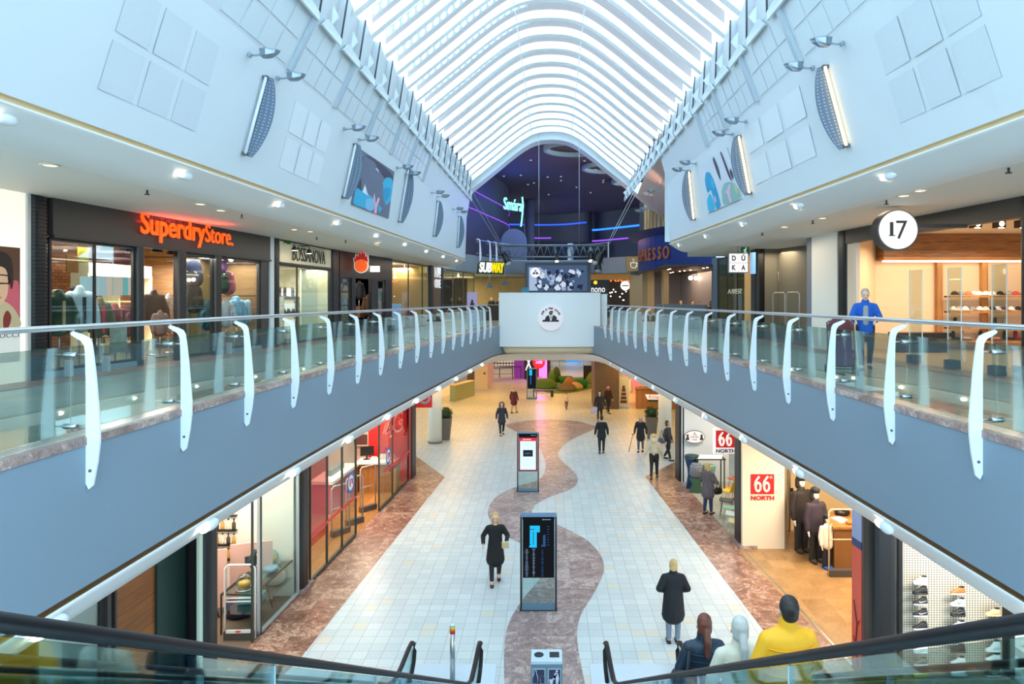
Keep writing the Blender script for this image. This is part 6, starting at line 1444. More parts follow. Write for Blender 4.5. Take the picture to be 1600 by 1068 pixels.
def shellchair(label, loc, rz, m, grp='chairs in a line beside the dark column'):
    t = thing('chair', label, 'chair', loc, rz, grp)
    rings = []
    for y, z, w in ((-.24,.47,.19),(-.1,.445,.23),(.1,.44,.23),(.2,.47,.22),(.25,.6,.22),(.29,.78,.20),(.31,.86,.15)):
        rings.append([Vector((-w,y,z+.015)),Vector((0,y+.01,z-.01)),Vector((w,y,z+.015)),Vector((w,y+.012,z+.035)),Vector((0,y+.022,z+.012)),Vector((-w,y+.012,z+.035))])
    part('seat_shell', MB().loft(rings), m, t)
    for x in (-.18,.18):
        for y in (-.18,.18): part('leg', MB().cyl((x*1.15,y*1.15,0),(x*.8,y*.8,.45),.012,n=6), m, t)
    return t
for k, (px, py, c_, n_) in enumerate(((1131,803,(66,74,72),'dark grey shell chair, deepest in the chair line by the column'),(1136,815,(150,190,168),'mint green shell chair, second in the chair line by the column'),(1141,826,(220,230,224),'white shell chair, third in the chair line by the column'),(1146,838,(220,214,150),'pale yellow shell chair, end of the chair line by the column'))):
    shellchair(n_, G(px,py)+Vector((.1,0,0)), -1.9, cloth('shell%d' % k, c_, .5))
for k, (px, py, c_, n_) in enumerate(((1137,786,(206,130,50),'orange shell chair deep inside the chair shop doorway'),(1141,770,(190,96,50),'red-orange shell chair behind the orange one in the chair shop'),(1130,790,(214,180,50),'yellow shell chair half behind the pale post of the chair shop'))):
    shellchair(n_, G(px,py)+Vector((.25,.2,0)), -2.5, cloth('inchair%d' % k, c_, .5), 'chairs deep in the chair shop')
shoptable('dark round-edged table deep in the chair shop', Vector((8.8,26.0,0)), .3, cloth('dkwood',(84,56,36)))
def sixty(parent, w, z0, y, red, white, ink, hsq):
    """red square with a white outlined 66 degree figure, the word below"""
    part('square', MB().box((0,y+.01,z0+hsq/2),(w,.02,hsq)), red, parent)
    for x in (-.20*w, .17*w):
        part('numeral', MB().tube([(x+r_*math.cos(a)*w*.16/.16*1, y-.01, z0+hsq*.36+math.sin(a)*hsq*.22) for a, r_ in [(2*PI*k/16,.16*w) for k in range(17)]], .055*w, 6, False, .4).tube([(x-.15*w,y-.01,z0+hsq*.40),(x-.10*w,y-.01,z0+hsq*.66),(x+.06*w,y-.01,z0+hsq*.90)], .05*w, 6, True, .4), white, parent)
    part('degree', MB().tube([(.36*w+.045*w*math.cos(2*PI*k/10), y-.01, z0+hsq*.85+.045*w*math.sin(2*PI*k/10)) for k in range(11)], .014*w, 5), white, parent)
    fit_text('NORTH', w, hsq*.20, ink, parent, (-w/2,y,z0-hsq*.30), ref='N', extrude=.006, bold=.03)
RED66 = mat('sign_red66', (200,28,30), .5); RED66E = mat('sign_red66_lit', (206,30,30), .5, emit=.3); W66 = mat('sign_white66', (244,232,220), .5); W66E = mat('sign_white66_lit', (246,240,236), .5, emit=.5)
p = W(1134,689,21.6); t = thing('blade_sign', 'hanging red and white number sign over the chair shop doorway', 'sign', p, .0)
part('case', MB().box((0,.10,0),(.74,.16,.80)), W66E, t); sixty(t, .62, -.20, .0, RED66E, W66E, mat('ink_navy',(30,34,84),.5), .54)
col(1, 1148, 1161, 'column_dark', BLACK, X0R, 0, 3.45, d=.5); struct('trim_base_stone', seg(MB(), rp_(1146,-.12), rp_(1163,-.12), 0, .10, .5, 1), MARBC)
# outdoor clothing shop
YP = 19.45; x0 = (1160-CX)*YP/F; x1 = (1226-CX)*YP/F
struct('wall_sign_panel', MB().b2((x0,YP,0),(x1,YP+.14,3.45)), mat('sign_panel',(236,220,194),.5)); struct('trim_panel_edge', MB().b2((x1,YP-.01,0),(x1+.06,YP+.15,3.45)), mat('edge_bronze',(150,132,110),.4,.4))
p = W(1191.5,767,YP-.02); t = thing('wall_sign', 'red square number sign with red word below on the cream panel', 'sign', p, 0); sixty(t, .66, -.08, 0, RED66, W66, RED66, .56)
a, b = rp_(1160), rp_(1346)
struct('floor_shop', MB().poly([(x0-.15,YP,.009),(b.x-.05,b.y,.009),(13,b.y,.009),(13,YP+1.6,.009),(x1,YP+1.6,.009),(x1,YP,.009)]), OAKB)
struct('trim_threshold', seg(MB(), rp_(1163,-.03), rp_(1344,-.03), .0, .014, .05, 1), STEEL)
SHOPC = mat('outdoor_cream', (226,200,150), .6)
struct('wall_shop_back', MB().b2((x1+.05,21.0,0),(13,21.1,3.45)), SHOPC); struct('wall_shop_side', MB().b2((10.6,12.4,0),(10.7,21,3.45)), SHOPC)
def mannequin(label, px, py, rz, coat, trous, boots, s=1.0, hood=True, coat_m2=None):
    p = G(px, py); t = thing('mannequin', label, 'mannequin', p, rz, 'dressed mannequins in the outdoor shop')
    k = lambda *v: tuple(x*s for x in v)
    SKN = mat('mannequin_white',(236,226,210),.4)
    soft('figure', [(k(-.09,0,.1),.05*s,k(-.09,0,.5),.06*s),(k(-.09,0,.5),.06*s,k(-.1,0,.9),.085*s),(k(.09,0,.1),.05*s,k(.09,0,.5),.06*s),(k(.09,0,.5),.06*s,k(.1,0,.9),.085*s),(k(0,0,.92),(.15*s,.11*s),k(0,0,1.4),(.17*s,.1*s)),(k(0,0,1.45),.05*s,k(0,0,1.56),.05*s),(k(0,-.01,1.62),(.07*s,.085*s),k(0,-.01,1.7),(.07*s,.08*s)),(k(-.2,0,1.38),.05*s,k(-.27,-.02,1.08),.045*s),(k(-.27,-.02,1.08),.045*s,k(-.28,-.09,.82),.035*s),(k(.2,0,1.38),.05*s,k(.27,-.02,1.08),.045*s),(k(.27,-.02,1.08),.045*s,k(.28,-.09,.82),.035*s),(k(-.28,-.1,.80),.03*s,k(-.28,-.13,.70),.02*s),(k(.28,-.1,.80),.03*s,k(.28,-.13,.70),.02*s)], SKN, t, .016*s, 2)
    soft('trousers', [(k(-.10,0,.12),.075*s,k(-.10,0,.5),.085*s),(k(-.10,0,.5),.085*s,k(-.1,0,.92),.11*s),(k(.10,0,.12),.075*s,k(.10,0,.5),.085*s),(k(.10,0,.5),.085*s,k(.1,0,.92),.11*s)], trous, t, .02*s, 2)
    soft('coat', [(k(0,0,.80),(.22*s,.16*s),k(0,0,1.1),(.22*s,.15*s)),(k(0,0,1.1),(.22*s,.15*s),k(0,0,1.38),(.2*s,.12*s)),(k(-.2,0,1.4),.085*s,k(-.28,-.02,1.1),.078*s),(k(-.28,-.02,1.1),.078*s,k(-.29,-.08,.86),.06*s),(k(.2,0,1.4),.085*s,k(.28,-.02,1.1),.078*s),(k(.28,-.02,1.1),.078*s,k(.29,-.08,.86),.06*s),(k(0,.02,1.42),(.12*s,.1*s),k(0,.0,1.5),(.1*s,.09*s))], coat, t, .02*s, 2)
    if hood: soft('hood', [(k(0,.05,1.58),(.12*s,.10*s),k(0,.06,1.72),(.11*s,.09*s)),(k(0,-.02,1.78),(.10*s,.10*s),k(0,.04,1.78),(.1*s,.08*s))], coat_m2 or coat, t, .018*s, 2)
    for x in (-.10,.10): part('boot', MB().ell(k(x,-.05,.06), k(.06,.15,.06), 10).cyl(k(x,.02,.05), k(x,.02,.24), .065*s, n=10), boots, t)
    return t
DKP = cloth('dkparka',(44,36,32)); AUB = cloth('aubergine',(50,40,50)); DKT = cloth('dktrouser',(40,36,34)); BRB = cloth('brboot',(66,52,40))
mannequin('mannequin in a hooded dark brown parka nearest the cream sign panel', 1252, 862, .35, DKP, DKT, BRB, 1.18)
mannequin('mannequin in a dark aubergine coat between the parka and the small child figure', 1274, 878, .3, AUB, DKT, BRB, 1.10, True, cloth('blk'))
mannequin('small child mannequin in a cream jacket and blue boots beside the oak table', 1292, 888, .3, cloth('creamjacket',(226,214,196)), cloth('dknavy',(30,30,40)), cloth('bootblue',(20,90,190)), .78, True, cloth('blk'))
p = G(1318, 892); t = thing('oak_counter', 'oak display counter behind the child mannequin', 'counter', p+Vector((.50,.75,0)), 0); part('top', MB().box((0,0,1.12),(1.5,1.5,.06)), OAK, t); part('front', MB().box((0,.02,.55),(1.42,1.4,1.08)), mat('oak_deep',(130,88,46),.5,noise=(1.2,.2)), t)
oc = t
solo('leaflet', MB().box((0,0,.02),(.3,.4,.04)), mat('paper'), 'white leaflets lying on the oak counter', 'leaflet', oc.location+Vector((-.35,-.2,1.152)), .3); solo('orange_pouch', MB().ell((0,0,.05),(.14,.1,.06)), cloth('pouch',(230,110,40)), 'orange pouch lying on the oak counter', 'pouch', oc.location+Vector((-.2,-.5,1.152))); solo('black_bag', MB().ell((0,0,.08),(.22,.16,.10)), BLACK, 'black bag lying on the oak counter', 'bag', oc.location+Vector((-.1,.25,1.152))); solo('green_bottle', MB().lathe([(.04,0),(.04,.16),(.02,.2)], 10), cloth('botgreen',(40,120,70)), 'small green bottle on the oak counter', 'bottle', oc.location+Vector((.25,.1,1.152)))
gate('thin hoop gate with a dark foot before the oak counter', G(1314,900), .0, .62, 1.72, mat('gate_beige',(214,196,160),.4))
t = thing('wall_rack', 'metal wall rack with tags behind the hooded mannequin', 'rack', W(1233,800,20.9), 0); t.location.z = 0
part('post', MB().b2((-.03,-.05,0),(.03,.0,2.6)), STEEL, t); part('arm', MB().cyl((0,-.05,2.3),(.4,-.3,2.3),.02,n=6), STEEL, t)
for z in (.6,1.0,1.3): part('tag', MB().box((.06,-.06,z),(.09,.02,.12)), cloth('tagred',(150,40,30)) if z == 1.0 else BLACK, t)
# mural strip, pale door frame
a, b = rp_(1331,.0), rp_(1346,.0)
struct('wall_mural_red', seg(MB(), a, b, 0, 2.35, .12, 1), mat('mural_red',(214,84,62),.5,noise=(1.2,.12))); struct('wall_mural_blue', seg(MB(), a, b, 2.5, 3.45, .12, 1), mat('mural_blue',(140,160,206),.5)); struct('wall_mural_navy', seg(MB(), a, b, 2.35, 2.5, .12, 1), mat('mural_navy',(40,60,110),.5))
t = solo('mural_branch', MB().tube([Vector((-.02,.1,.1)),Vector((-.02,.2,.5)),Vector((-.02,.15,.9)),Vector((-.02,.28,1.3))],.012,5).tube([Vector((-.02,.18,.45)),Vector((-.02,.3,.6))],.008,5).tube([Vector((-.02,.16,.85)),Vector((-.02,.05,1.0))],.008,5), cloth('branch',(110,40,36)), 'thin dark red painted branches on the coral mural strip', 'mural', (b.x,b.y,0))
col(1, 1346, 1370, 'column_dark', BLACK, X0R, 0, 3.45, d=.5)
YS = 13.0
def sp_(px, py, dy=0): return W(px, py, YS)+Vector((0,dy,0))
struct('wall_pale_jamb', MB().b2((sp_(1371,0).x,YS-.1,0),(sp_(1396,0).x,YS+.1,3.45)), mat('jamb_pale',(206,210,204),.5))
struct('trim_door_post', MB().b2((sp_(1396.5,0).x,YS-.2,0),(sp_(1402,0).x,YS,3.45)), BLACK)
PEG = dots_mat('peg_mesh', (206,198,180), (120,112,98), 1, .32)
x0, x1 = sp_(1402,0).x, sp_(1566,0).x
mb = MB().quad((x0,YS,0),(x1,YS,0),(x1,YS,3.45),(x0,YS,3.45), uv=[(0,0),((x1-x0)/.052,0),((x1-x0)/.052,3.45/.045),(0,3.45/.045)])
struct('wall_pegboard', mb, PEG)
struct('trim_door_post', MB().b2((x1,YS-.25,0),(x1+.07,YS,3.45)), BLACK)
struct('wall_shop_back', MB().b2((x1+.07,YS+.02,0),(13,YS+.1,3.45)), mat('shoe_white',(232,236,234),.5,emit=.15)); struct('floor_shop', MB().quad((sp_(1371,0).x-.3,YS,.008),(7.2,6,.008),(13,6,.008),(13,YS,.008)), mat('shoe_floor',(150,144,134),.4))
# shoes on the pegboard
def shoe(label, loc, mu, ms, swoosh=None, high=False, s=1.0, rz=0, grp='shoes on the mesh wall'):
    t = thing('sneaker', label, 'sneaker', loc, rz, grp)
    L = .29*s
    sole = [(-.5,0),(-.42,-.14),(-.1,-.13),(.25,-.16),(.45,-.13),(.5,0),(.45,.13),(.25,.15),(-.1,.12),(-.42,.13)]
    part('sole', MB().loft([[Vector((x*L*f, y*L*f, z*s)) for x, y in sole] for z, f in ((0,.97),(.012,1.0),(.03,.98))]), ms, t)
    h = .05 if high else 0
    rings = []
    for x, z, w in ((-.48,.045,.05),(-.40,.065,.10),(-.25,.075,.125),(-.10,.10,.12),(.05,.135+h,.105),(.2,.145+h*1.4,.10),(.35,.135+h*1.6,.095),(.46,.12+h,.07)):
        rings.append([Vector((x*L, w*L*math.cos(a)*1.05, (.022+(z-.022)*max(0,math.sin(a))**.8)*s)) for a in [PI*k/8 for k in range(9)]])
    part('upper', MB().loft(rings, True, True), mu, t)
    part('collar', MB().ell((.26*L,0,(.14+h*1.3)*s),(.20*L,.075*L,.022*s),10), BLACK if ms != BLACK else STEEL, t)
    if swoosh: part('logo_stroke', MB().prism([(.40*L,-.125*L,.09*s),(.0,-.14*L,.055*s),(-.12*L,-.14*L,.06*s),(-.16*L,-.14*L,.085*s),(-.10*L,-.14*L,.075*s),(.02*L,-.14*L,.072*s)],(0,-.004,0)), swoosh, t)
    part('peg', MB().box((.1*L,.10,-.008),(.10,.20,.012)), STEEL, t)
    return t
cw, ck, cg, co, cp, cb, ct, cy = [cloth('shoe_'+n, c_, .5) for n, c_ in (('white',(238,238,236)),('black',(38,36,36)),('grey',(120,122,122)),('orange',(206,110,50)),('pinkish',(216,160,130)),('brown',(78,58,44)),('tan',(222,186,136)),('yellow',(206,190,90)))]
rows = [(1430,[(906,cw,cw,0,'white sneaker'),(921.5,ck,ck,0,'black chunky sneaker'),(938,ck,cw,cw,'black and white strapped sneaker'),(956,ck,cw,cw,'black sneaker with a white side stroke'),(976,ck,cw,0,'black runner with a white sole'),(994,cp,cw,0,'pinkish tan sneaker'),(1012,cw,cw,0,'white low sneaker'),(1031,cg,cw,ck,'grey patterned sneaker'),(1049,cy,cy,0,'yellow-green sneaker')]),
        (1488,[(922,co,cw,0,'orange and white sneaker'),(939.5,cw,cw,cg,'white sneaker with grey stroke'),(955,ck,ck,cg,'black sneaker with a pale stroke'),(974.5,cw,cw,0,'white runner'),(987,co,cw,0,'salmon sneaker half behind the escalator handrail'),(1011,ck,cb,0,'dark brown sneaker'),(1030,cw,cw,0,'plain white sneaker'),(1047,cw,cw,0,'white sneaker with thin sole'),(1066,cb,cw,cw,'olive-brown sneaker with a white stroke')]),
        (1542,[(955,ct,ct,0,'sand tan sneaker'),(974,cb,cw,0,'dark brown high sneaker'),(1010,cw,cw,0,'white sneaker with a high heel tab'),(1025,cw,ck,0,'white and dark lattice sneaker'),(1048,ck,cw,cw,'black sneaker with a white stroke')])]
for ci, (px, lst) in enumerate(rows):
    for k, (py, mu, ms, sw, nm) in enumerate(lst):
        shoe(f'{nm}, {ORD[k]} down in the {ORD[ci]} mesh wall row', sp_(px,py,-.17), mu, ms, sw or None, 'high' in nm)
for k, (py, z) in enumerate(((1003,0),(1040,0))):
    t = thing('shoe_shelf', ['thick white wall shelf with black shoes beside the mesh wall, upper one','thick white wall shelf with black shoes beside the mesh wall, lower one'][k], 'shelf', sp_(1569,py,-.4)+Vector((.05,.3,-.12)), 0, None)
    part('board', MB().b2((0,-.5,0),(1.6,.12,.16)), mat('shoe_white'), t); part('light_strip', MB().b2((.02,-.49,-.012),(1.58,.1,-.002)), LITW, t)
    shoe(['black shoe on the upper thick white shelf','black shoe on the lower thick white shelf'][k], t.location+Vector((.22,-.3,.165)), ck, ck, None, False, 1.0, .5, 'shoes on the thick white shelves')
    shoe(['dark blue shoe behind the black one on the upper thick white shelf','dark blue shoe behind the black one on the lower thick white shelf'][k], t.location+Vector((.5,-.1,.165)), cloth('navyshoe',(34,40,54)), ck, None, False, 1.0, .5, 'shoes on the thick white shelves')
# ================================================================ THINGS ON THE GROUND FLOOR
FRAME = mat('totem_frame', (30,34,40), .35); SCRB = emis('totem_screen', (24,27,32), 1.0)
def totem(label, px0, px1, pyb, rz=0.0):
    a = G(px0, pyb); b = G(px1, pyb); c = (a+b)/2; w = (b-a).length
    t = thing('info_totem', label, 'info totem', c, rz, 'glass info totems along the mall'); h = 2.16; z1 = .75
    for x in (-w/2+.02, w/2-.02): part('upright', MB().box((x,0,h/2),(.04,.16,h)), FRAME, t); part('edge_strip', MB().box((x*.92,-.07,h/2+.1),(.018,.02,h-.35)), STEEL, t)
    part('top_cap', MB().box((0,0,h+.012),(w,.18,.04)), mat('cap_blue',(110,140,160),.3,.4), t); part('foot', MB().box((0,0,.06),(w-.06,.14,.12)), mat('cap_blue'), t); part('foot_bar', MB().box((0,0,.012),(w+.02,.18,.024)), FRAME, t)
    part('glass', MB().box((0,0,.44),(w-.08,.02,.62)), GLASS, t); part('screen', MB().box((0,0,z1+(h-z1)/2),(w-.10,.09,h-z1)), SCRB, t, 'dark glowing screen')
    return t, w, h, z1
t, w, h, z1 = totem('glass info totem with a dark screen showing a cyan floor plan', 813, 870, 952); Y0 = -.052
CYM = emis('map_cyan', (40,190,244), 1.1); BLM = emis('map_blue', (60,100,160), .7); TXM = emis('map_text', (150,180,220), .8)
part('plan_shape', MB().prism([(x,Y0,z) for x, z in ((-.22,1.45),(-.20,1.50),(-.16,1.52),(-.20,1.52),(-.20,1.94),(.03,1.94),(.03,1.79),(-.04,1.79),(-.04,1.44),(-.16,1.44))],(0,.004,0)), CYM, t); part('plan_lines', MB().box((-.12,Y0-.003,1.66),(.012,.004,.3)).box((-.15,Y0-.003,1.86),(.1,.004,.012)), SCRB, t)
part('plan_shape', MB().prism([(x,Y0,z) for x, z in ((.06,1.46),(.06,1.5),(.10,1.5),(.10,1.72),(.16,1.74),(.16,1.46))],(0,.004,0)), BLM, t)
rnd = random.Random(8); mb = MB(); mb2 = MB()
for k in range(20): z = 1.40-.032*k; mb.box((-.27,Y0,z),(.08*rnd.uniform(.4,1),.004,.008)); mb.box((-.11,Y0,z),(.07*rnd.uniform(.3,1),.004,.01)); mb2.box((.09,Y0,z),(.07*rnd.uniform(.3,1),.004,.009))
for k in range(8): mb2.box((.22,Y0,1.92-.06*k),(.08*rnd.uniform(.4,1),.004,.012))
part('text_lines', mb, TXM, t); part('text_lines', mb2, BLM, t); part('heading', MB().box((.20,Y0,2.08),(.16,.004,.014)).disc((.10,Y0,2.08),.016,8,'Y',.004), TXM, t)
t, w, h, z1 = totem('glass info totem with a glowing white page and red banner on its screen', 808, 842, 767)
part('banner', MB().box((0,Y0,1.93),(w-.14,.006,.13)), emis('tot_red',(226,60,70),1.0), t); part('border', MB().box((0,Y0+.002,1.33),(w-.14,.006,1.14)), emis('tot_rim',(150,50,70),.9), t); part('page', MB().box((0,Y0-.003,1.34),(w-.22,.006,1.06)), emis('tot_page',(222,246,250),1.1), t); part('button', MB().box((0,Y0-.008,1.42),(.36,.006,.24)), emis('tot_btn',(36,46,62),1.0), t)
fit_text('Support', .2, .04, TXM, t, (-.1,Y0-.013,1.40), ref='S', extrude=.002); part('heading', MB().box((.20,Y0,2.08),(.20,.004,.016)), TXM, t); part('banner_mark', MB().box((0,Y0-.005,1.93),(.24,.004,.03)).disc((-.16,Y0-.005,1.93),.03,8,'Y',.004), emis('tot_white',(250,230,230),1.0), t)
t, w, h, z1 = totem('dark info totem with a small blue plan far down the mall beside the bench', 823, 839, 623); part('plan_shape', MB().box((-.08,Y0,1.9),(.2,.004,.42)), CYM, t); part('text_lines', MB().box((-.08,Y0,1.35),(.1,.004,.6)), BLM, t)
# recycling bins
def bin_(label, x, oval_):
    t = thing('recycling_bin', label, 'bin', x, 0, None); BG = mat('bin_grey',(112,140,158),.4,.3)
    part('body', MB().box((0,0,.40),(.27,.40,.80)), BG, t); part('lid', MB().box((0,0,.83),(.27,.41,.05)), mat('bin_lid',(206,222,232),.3,.3), t)
    part('opening', MB().prism([(.085*math.cos(2*PI*k/20),.02+.09*math.sin(2*PI*k/20),.856) for k in range(20)],(0,0,.004)) if oval_ else MB().box((0,.02,.858),(.17,.18,.005)), BLACK, t)
    part('label_plate', MB().box((0,-.202,.56),(.22,.006,.34)), mat('bin_lid'), t); part('label_face', MB().box((0,-.206,.56),(.20,.005,.315)), mat('bin_navy',(44,50,80),.5), t)
    LN = mat('bin_line',(206,212,226),.5)
    if oval_:
        part('icon', MB().tube([(x_*1.0-.06,-.211,z) for x_, z in ((-.045,.47),(.045,.47),(.045,.58),(.02,.66),(.02,.70),(-.02,.70),(-.02,.66),(-.045,.58),(-.045,.47))],.006,5).tube([(.03,-.211,.47),(.11,-.211,.47),(.11,-.211,.60),(.03,-.211,.60),(.03,-.211,.47)],.006,5), LN, t); fit_text('Flöskur og dósir', .18, .022, LN, t, (-.09,-.211,.42), ref='F', extrude=.001)
    else:
        part('icon', MB().disc((.04,-.211,.69),.022,10,'Y',.003).prism([(.0,-.211,.66),(.06,-.211,.66),(.08,-.211,.56),(.06,-.211,.47),(.025,-.211,.47),(.02,-.211,.56),(-.03,-.211,.58),(-.035,-.211,.56),(.0,-.211,.54)],(0,.003,0)).prism([(-.09,-.211,.55),(-.02,-.211,.55),(-.035,-.211,.47),(-.08,-.211,.47)],(0,.003,0)), LN, t); fit_text('Blandað rusl', .16, .022, LN, t, (-.08,-.211,.42), ref='B', extrude=.001)
    return t
pb = W(841,1024,0.001); Yb = 12.0
bin_('grey recycling bin with an oval opening and bottle symbol', (W(842,0,Yb).x,Yb,0), True); bin_('grey litter bin with a square opening and figure symbol', (W(866.2,0,Yb).x,Yb,0), False)
# planters
def planter(label, px, py, seed):
    t = thing('potted_shrub', label, 'plant', G(px, py)+Vector((0,.25,0)), 0, 'clipped shrubs in tall square pots'); PT = mat('pot_grey',(112,102,92),.6)
    part('pot', MB().loft([[Vector((sx*r,sy*r,z)) for sx, sy in ((-1,-1),(1,-1),(1,1),(-1,1))] for z, r in ((0,.20),(1.12,.30),(1.12,.27),(1.02,.26))], True, True, False), PT, t); part('soil', MB().box((0,0,1.04),(.5,.5,.02)), mat('soil',(60,44,32),.9), t)
    rnd = random.Random(seed); mb = MB()
    for k in range(420):
        a, b_ = rnd.uniform(0,2*PI), math.acos(rnd.uniform(-.6,1)); r = rnd.uniform(.22,.36)
        c = Vector((r*math.sin(b_)*math.cos(a), r*math.sin(b_)*math.sin(a), 1.32+r*math.cos(b_)*.95)); s_ = rnd.uniform(.04,.07); M = Matrix.Rotation(rnd.uniform(0,6),3,'Z')@Matrix.Rotation(rnd.uniform(-1.2,1.2),3,'X')
        mb.add([c+M@Vector(v) for v in ((-s_*.5,0,0),(0,-s_,0),(s_*.5,0,.02),(0,s_,0))], [(0,1,2),(0,2,3)])
    mb.ell((0,0,1.30),(.27,.27,.26)); part('foliage', mb, mat('leaf_dark',(44,70,36),.6,noise=(6,.35)), t)
planter('clipped dark green shrub in a tall pot beside the red shop pillar', 695, 688, 1); planter('clipped dark green shrub in a tall pot behind the woman with a cane', 1019, 686, 2)
# bollards at the escalator foot
def bollard(label, p):
    t = thing('bollard', label, 'bollard', p, 0); part('post', MB().cyl((0,0,0),(0,0,.88),.05,n=18), STEEL, t); part('red_band', MB().cyl((0,0,.88),(0,0,.95),.052,n=18), mat('band_red',(214,50,30),.4), t); part('yellow_band', MB().cyl((0,0,.95),(0,0,1.01),.052,n=18), mat('band_yellow',(236,190,40),.4), t); part('cap', MB().lathe([(.052,1.01),(.045,1.04),(.01,1.06)],16), mat('bin_lid'), t)
bollard('steel bollard with red and yellow bands at the foot of the empty escalator', (W(707,0,12.75).x,12.75,.0))
# ================================================================ ESCALATORS
RUB = mat('handrail_rubber',(14,15,19),.45,spec=.3); ESG = glass('escalator_glass',(216,238,240),.5); STEP = mat('step_grey',(70,76,82),.5,.4); DECK = mat('deck_steel',(150,160,168),.35,.8)
c_off = .158; YF = 10.9        # incline meets the lower landing level here
def inc(Y): return max(0.0, (H+c_off-.98)-.57735*Y)          # step plane height
def escalator(label, xi, xo, name='escalator'):
    t = thing(name, label, 'escalator', (0,0,0), 0)
    for x in (xi, xo):
        pts = [Vector((x, y, inc(y)+.98)) for y in (.45,2,4,6,8,9.6,10.4)]+[Vector((x,10.9,1.03)),Vector((x,11.4,.985)),Vector((x,12.0,.98)),Vector((x,12.28,.95)),Vector((x,12.46,.84)),Vector((x,12.5,.68)),Vector((x,12.42,.52)),Vector((x,12.25,.42)),Vector((x,12.0,.38))]
        part('handrail', MB().tube(pts, .042, 10, True, .5), RUB, t)
        gpts = [(y, inc(y)+.95) for y in (.45,2,4,6,8,9.6,10.4)]+[(10.9,1.0),(12.2,.94),(12.42,.82),(12.44,.6),(12.2,.42)]
        low_ = [(y, inc(y)+.12) for y in (10.9,10.4,8,6,4,2,.45)]
        part('glass_panel', MB().prism([(x-.006,y,z) for y, z in gpts+low_],(.012,0,0)), ESG, t)
        jm = MB()
        for y in (1.2,3.0,4.8,6.6,8.4,10.2): jm.box((x,y,inc(y)+.54),(.016,.012,.82))
        part('glass_joint', jm, mat('joint_pale',(170,190,196),.4), t)
        part('skirt', MB().prism([(x-.10,y,inc(y)+.14) for y in (.45,10.9)]+[(x-.10,12.3,.14),(x-.10,12.3,.0),(x-.10,10.9,-.0),(x-.10,.45,inc(.45)-.25)],(.20,0,0)), DECK, t)
    lo_, hi_ = min(xi,xo)+.12, max(xi,xo)-.12; n = 0; y = 10.7
    st = MB()
    while y > .6: z = inc(y-.17); st.b2((lo_,y-.345,z-.22),(hi_,y,z)); y -= .345
    part('step_band', st, STEP, t)['kind'] = 'stuff'
    part('landing_plate', MB().b2((lo_-.35,10.7,.0),(hi_+.35,13.3,.012)), mat('landing_pale',(214,226,236),.25,.3), t)
    return t
escalator('empty escalator with black handrails going down beside the red phone shop side', -1.2, -2.42)
escalator('escalator carrying three people down towards the recycling bins', 1.07, 2.40)
struct('floor_escalator_head', MB().b2((-6,-3,5.4),(6,.5,5.6)), DECK)
# ================================================================ FAR HALL BEYOND THE BRIDGE
def hall(px, py, z=0): return G(px, py, z)
struct('wall_hall_left', MB().b2((-7.9,49.5,0),(-7.75,50.3,3.45)), HALLW)
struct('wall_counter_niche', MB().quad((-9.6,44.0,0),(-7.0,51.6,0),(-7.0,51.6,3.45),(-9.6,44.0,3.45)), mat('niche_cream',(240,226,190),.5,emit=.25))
t = thing('glass_counter', 'low green glass counter against the cream wall beyond the white pillar', 'counter', hall(712,622)+Vector((.5,0,0)), 1.24); part('front', MB().box((0,0,.55),(3.2,.4,1.1)), mat('counter_green',(150,160,110),.3), t); part('top', MB().box((0,0,1.12),(3.3,.46,.04)), HALLW, t)
struct('wall_door_dark', MB().b2((W(730,0,54).x,54,0),(W(741,0,54).x,54.2,3.45)), mat('door_brown',(90,66,44),.5)); struct('wall_beige_block', MB().b2((W(742,0,54).x,54,0),(W(762,0,54).x,60,3.45)), HALLW)
solo('wall_switch_plate', MB().box((0,0,0),(.12,.03,.16)), DARK, 'tiny dark plate on the beige wall left of the black tables', 'plate', W(757,583,53.95))['label'] = 'tiny dark plate on the beige wall beside the black tables'
PURP = mat('purple_panel',(150,60,170),.5,emit=.35); MAG = emis('magenta_glow',(236,130,240),1.6)
struct('wall_purple_panel', MB().b2((W(803,0,62).x,62,0),(W(819,0,62).x,62.3,3.45)), PURP)
solo('glow_column', MB().cyl((0,0,0),(0,0,3.44),.45,n=18), MAG, 'magenta glowing column behind the dark info totem', 'column', (W(844,0,64).x,64,0)); solo('glow_column', MB().cyl((0,0,0),(0,0,3.44),.22,n=14), MAG, 'slim magenta glowing column beside the dark brown pier', 'column', (W(851,0,62).x,62,0))
struct('wall_brown_pier', MB().b2((W(853,0,62).x,62,0),(W(860,0,62).x,62.6,3.45)), mat('pier_brown',(60,44,36),.5)); struct('wall_black_sign_pier', MB().b2((W(819,0,61).x,61,0),(W(834,0,61).x,61.3,3.45)), BLACK)
t = thing('wall_sign', 'tall white letter on the black pier over the dark info totem', 'sign', W(826,567,60.9), 0); fit_text('X', .62, 1.2, emis('x_white',(250,250,250),1.2), t, (-.31,0,-.6), ref='X', extrude=.02, bold=.02)
t = thing('round_sign', 'round red sign beside the black lettered pier far down the hall', 'sign', W(842,566,60.5), 0); part('disc', MB().disc((0,0,0),.55,24,'Y',.12), mat('disc_red',(196,34,34),.5,emit=.4), t); fit_text('AGE', .6, .2, W66, t, (-.3,-.01,-.1), ref='A', extrude=.01)
struct('wall_red_lettered', MB().b2((W(834,0,63).x,63,0),(W(842,0,63).x,63.2,3.45)), mat('red_white',(190,90,90),.5,noise=(2,.6)))
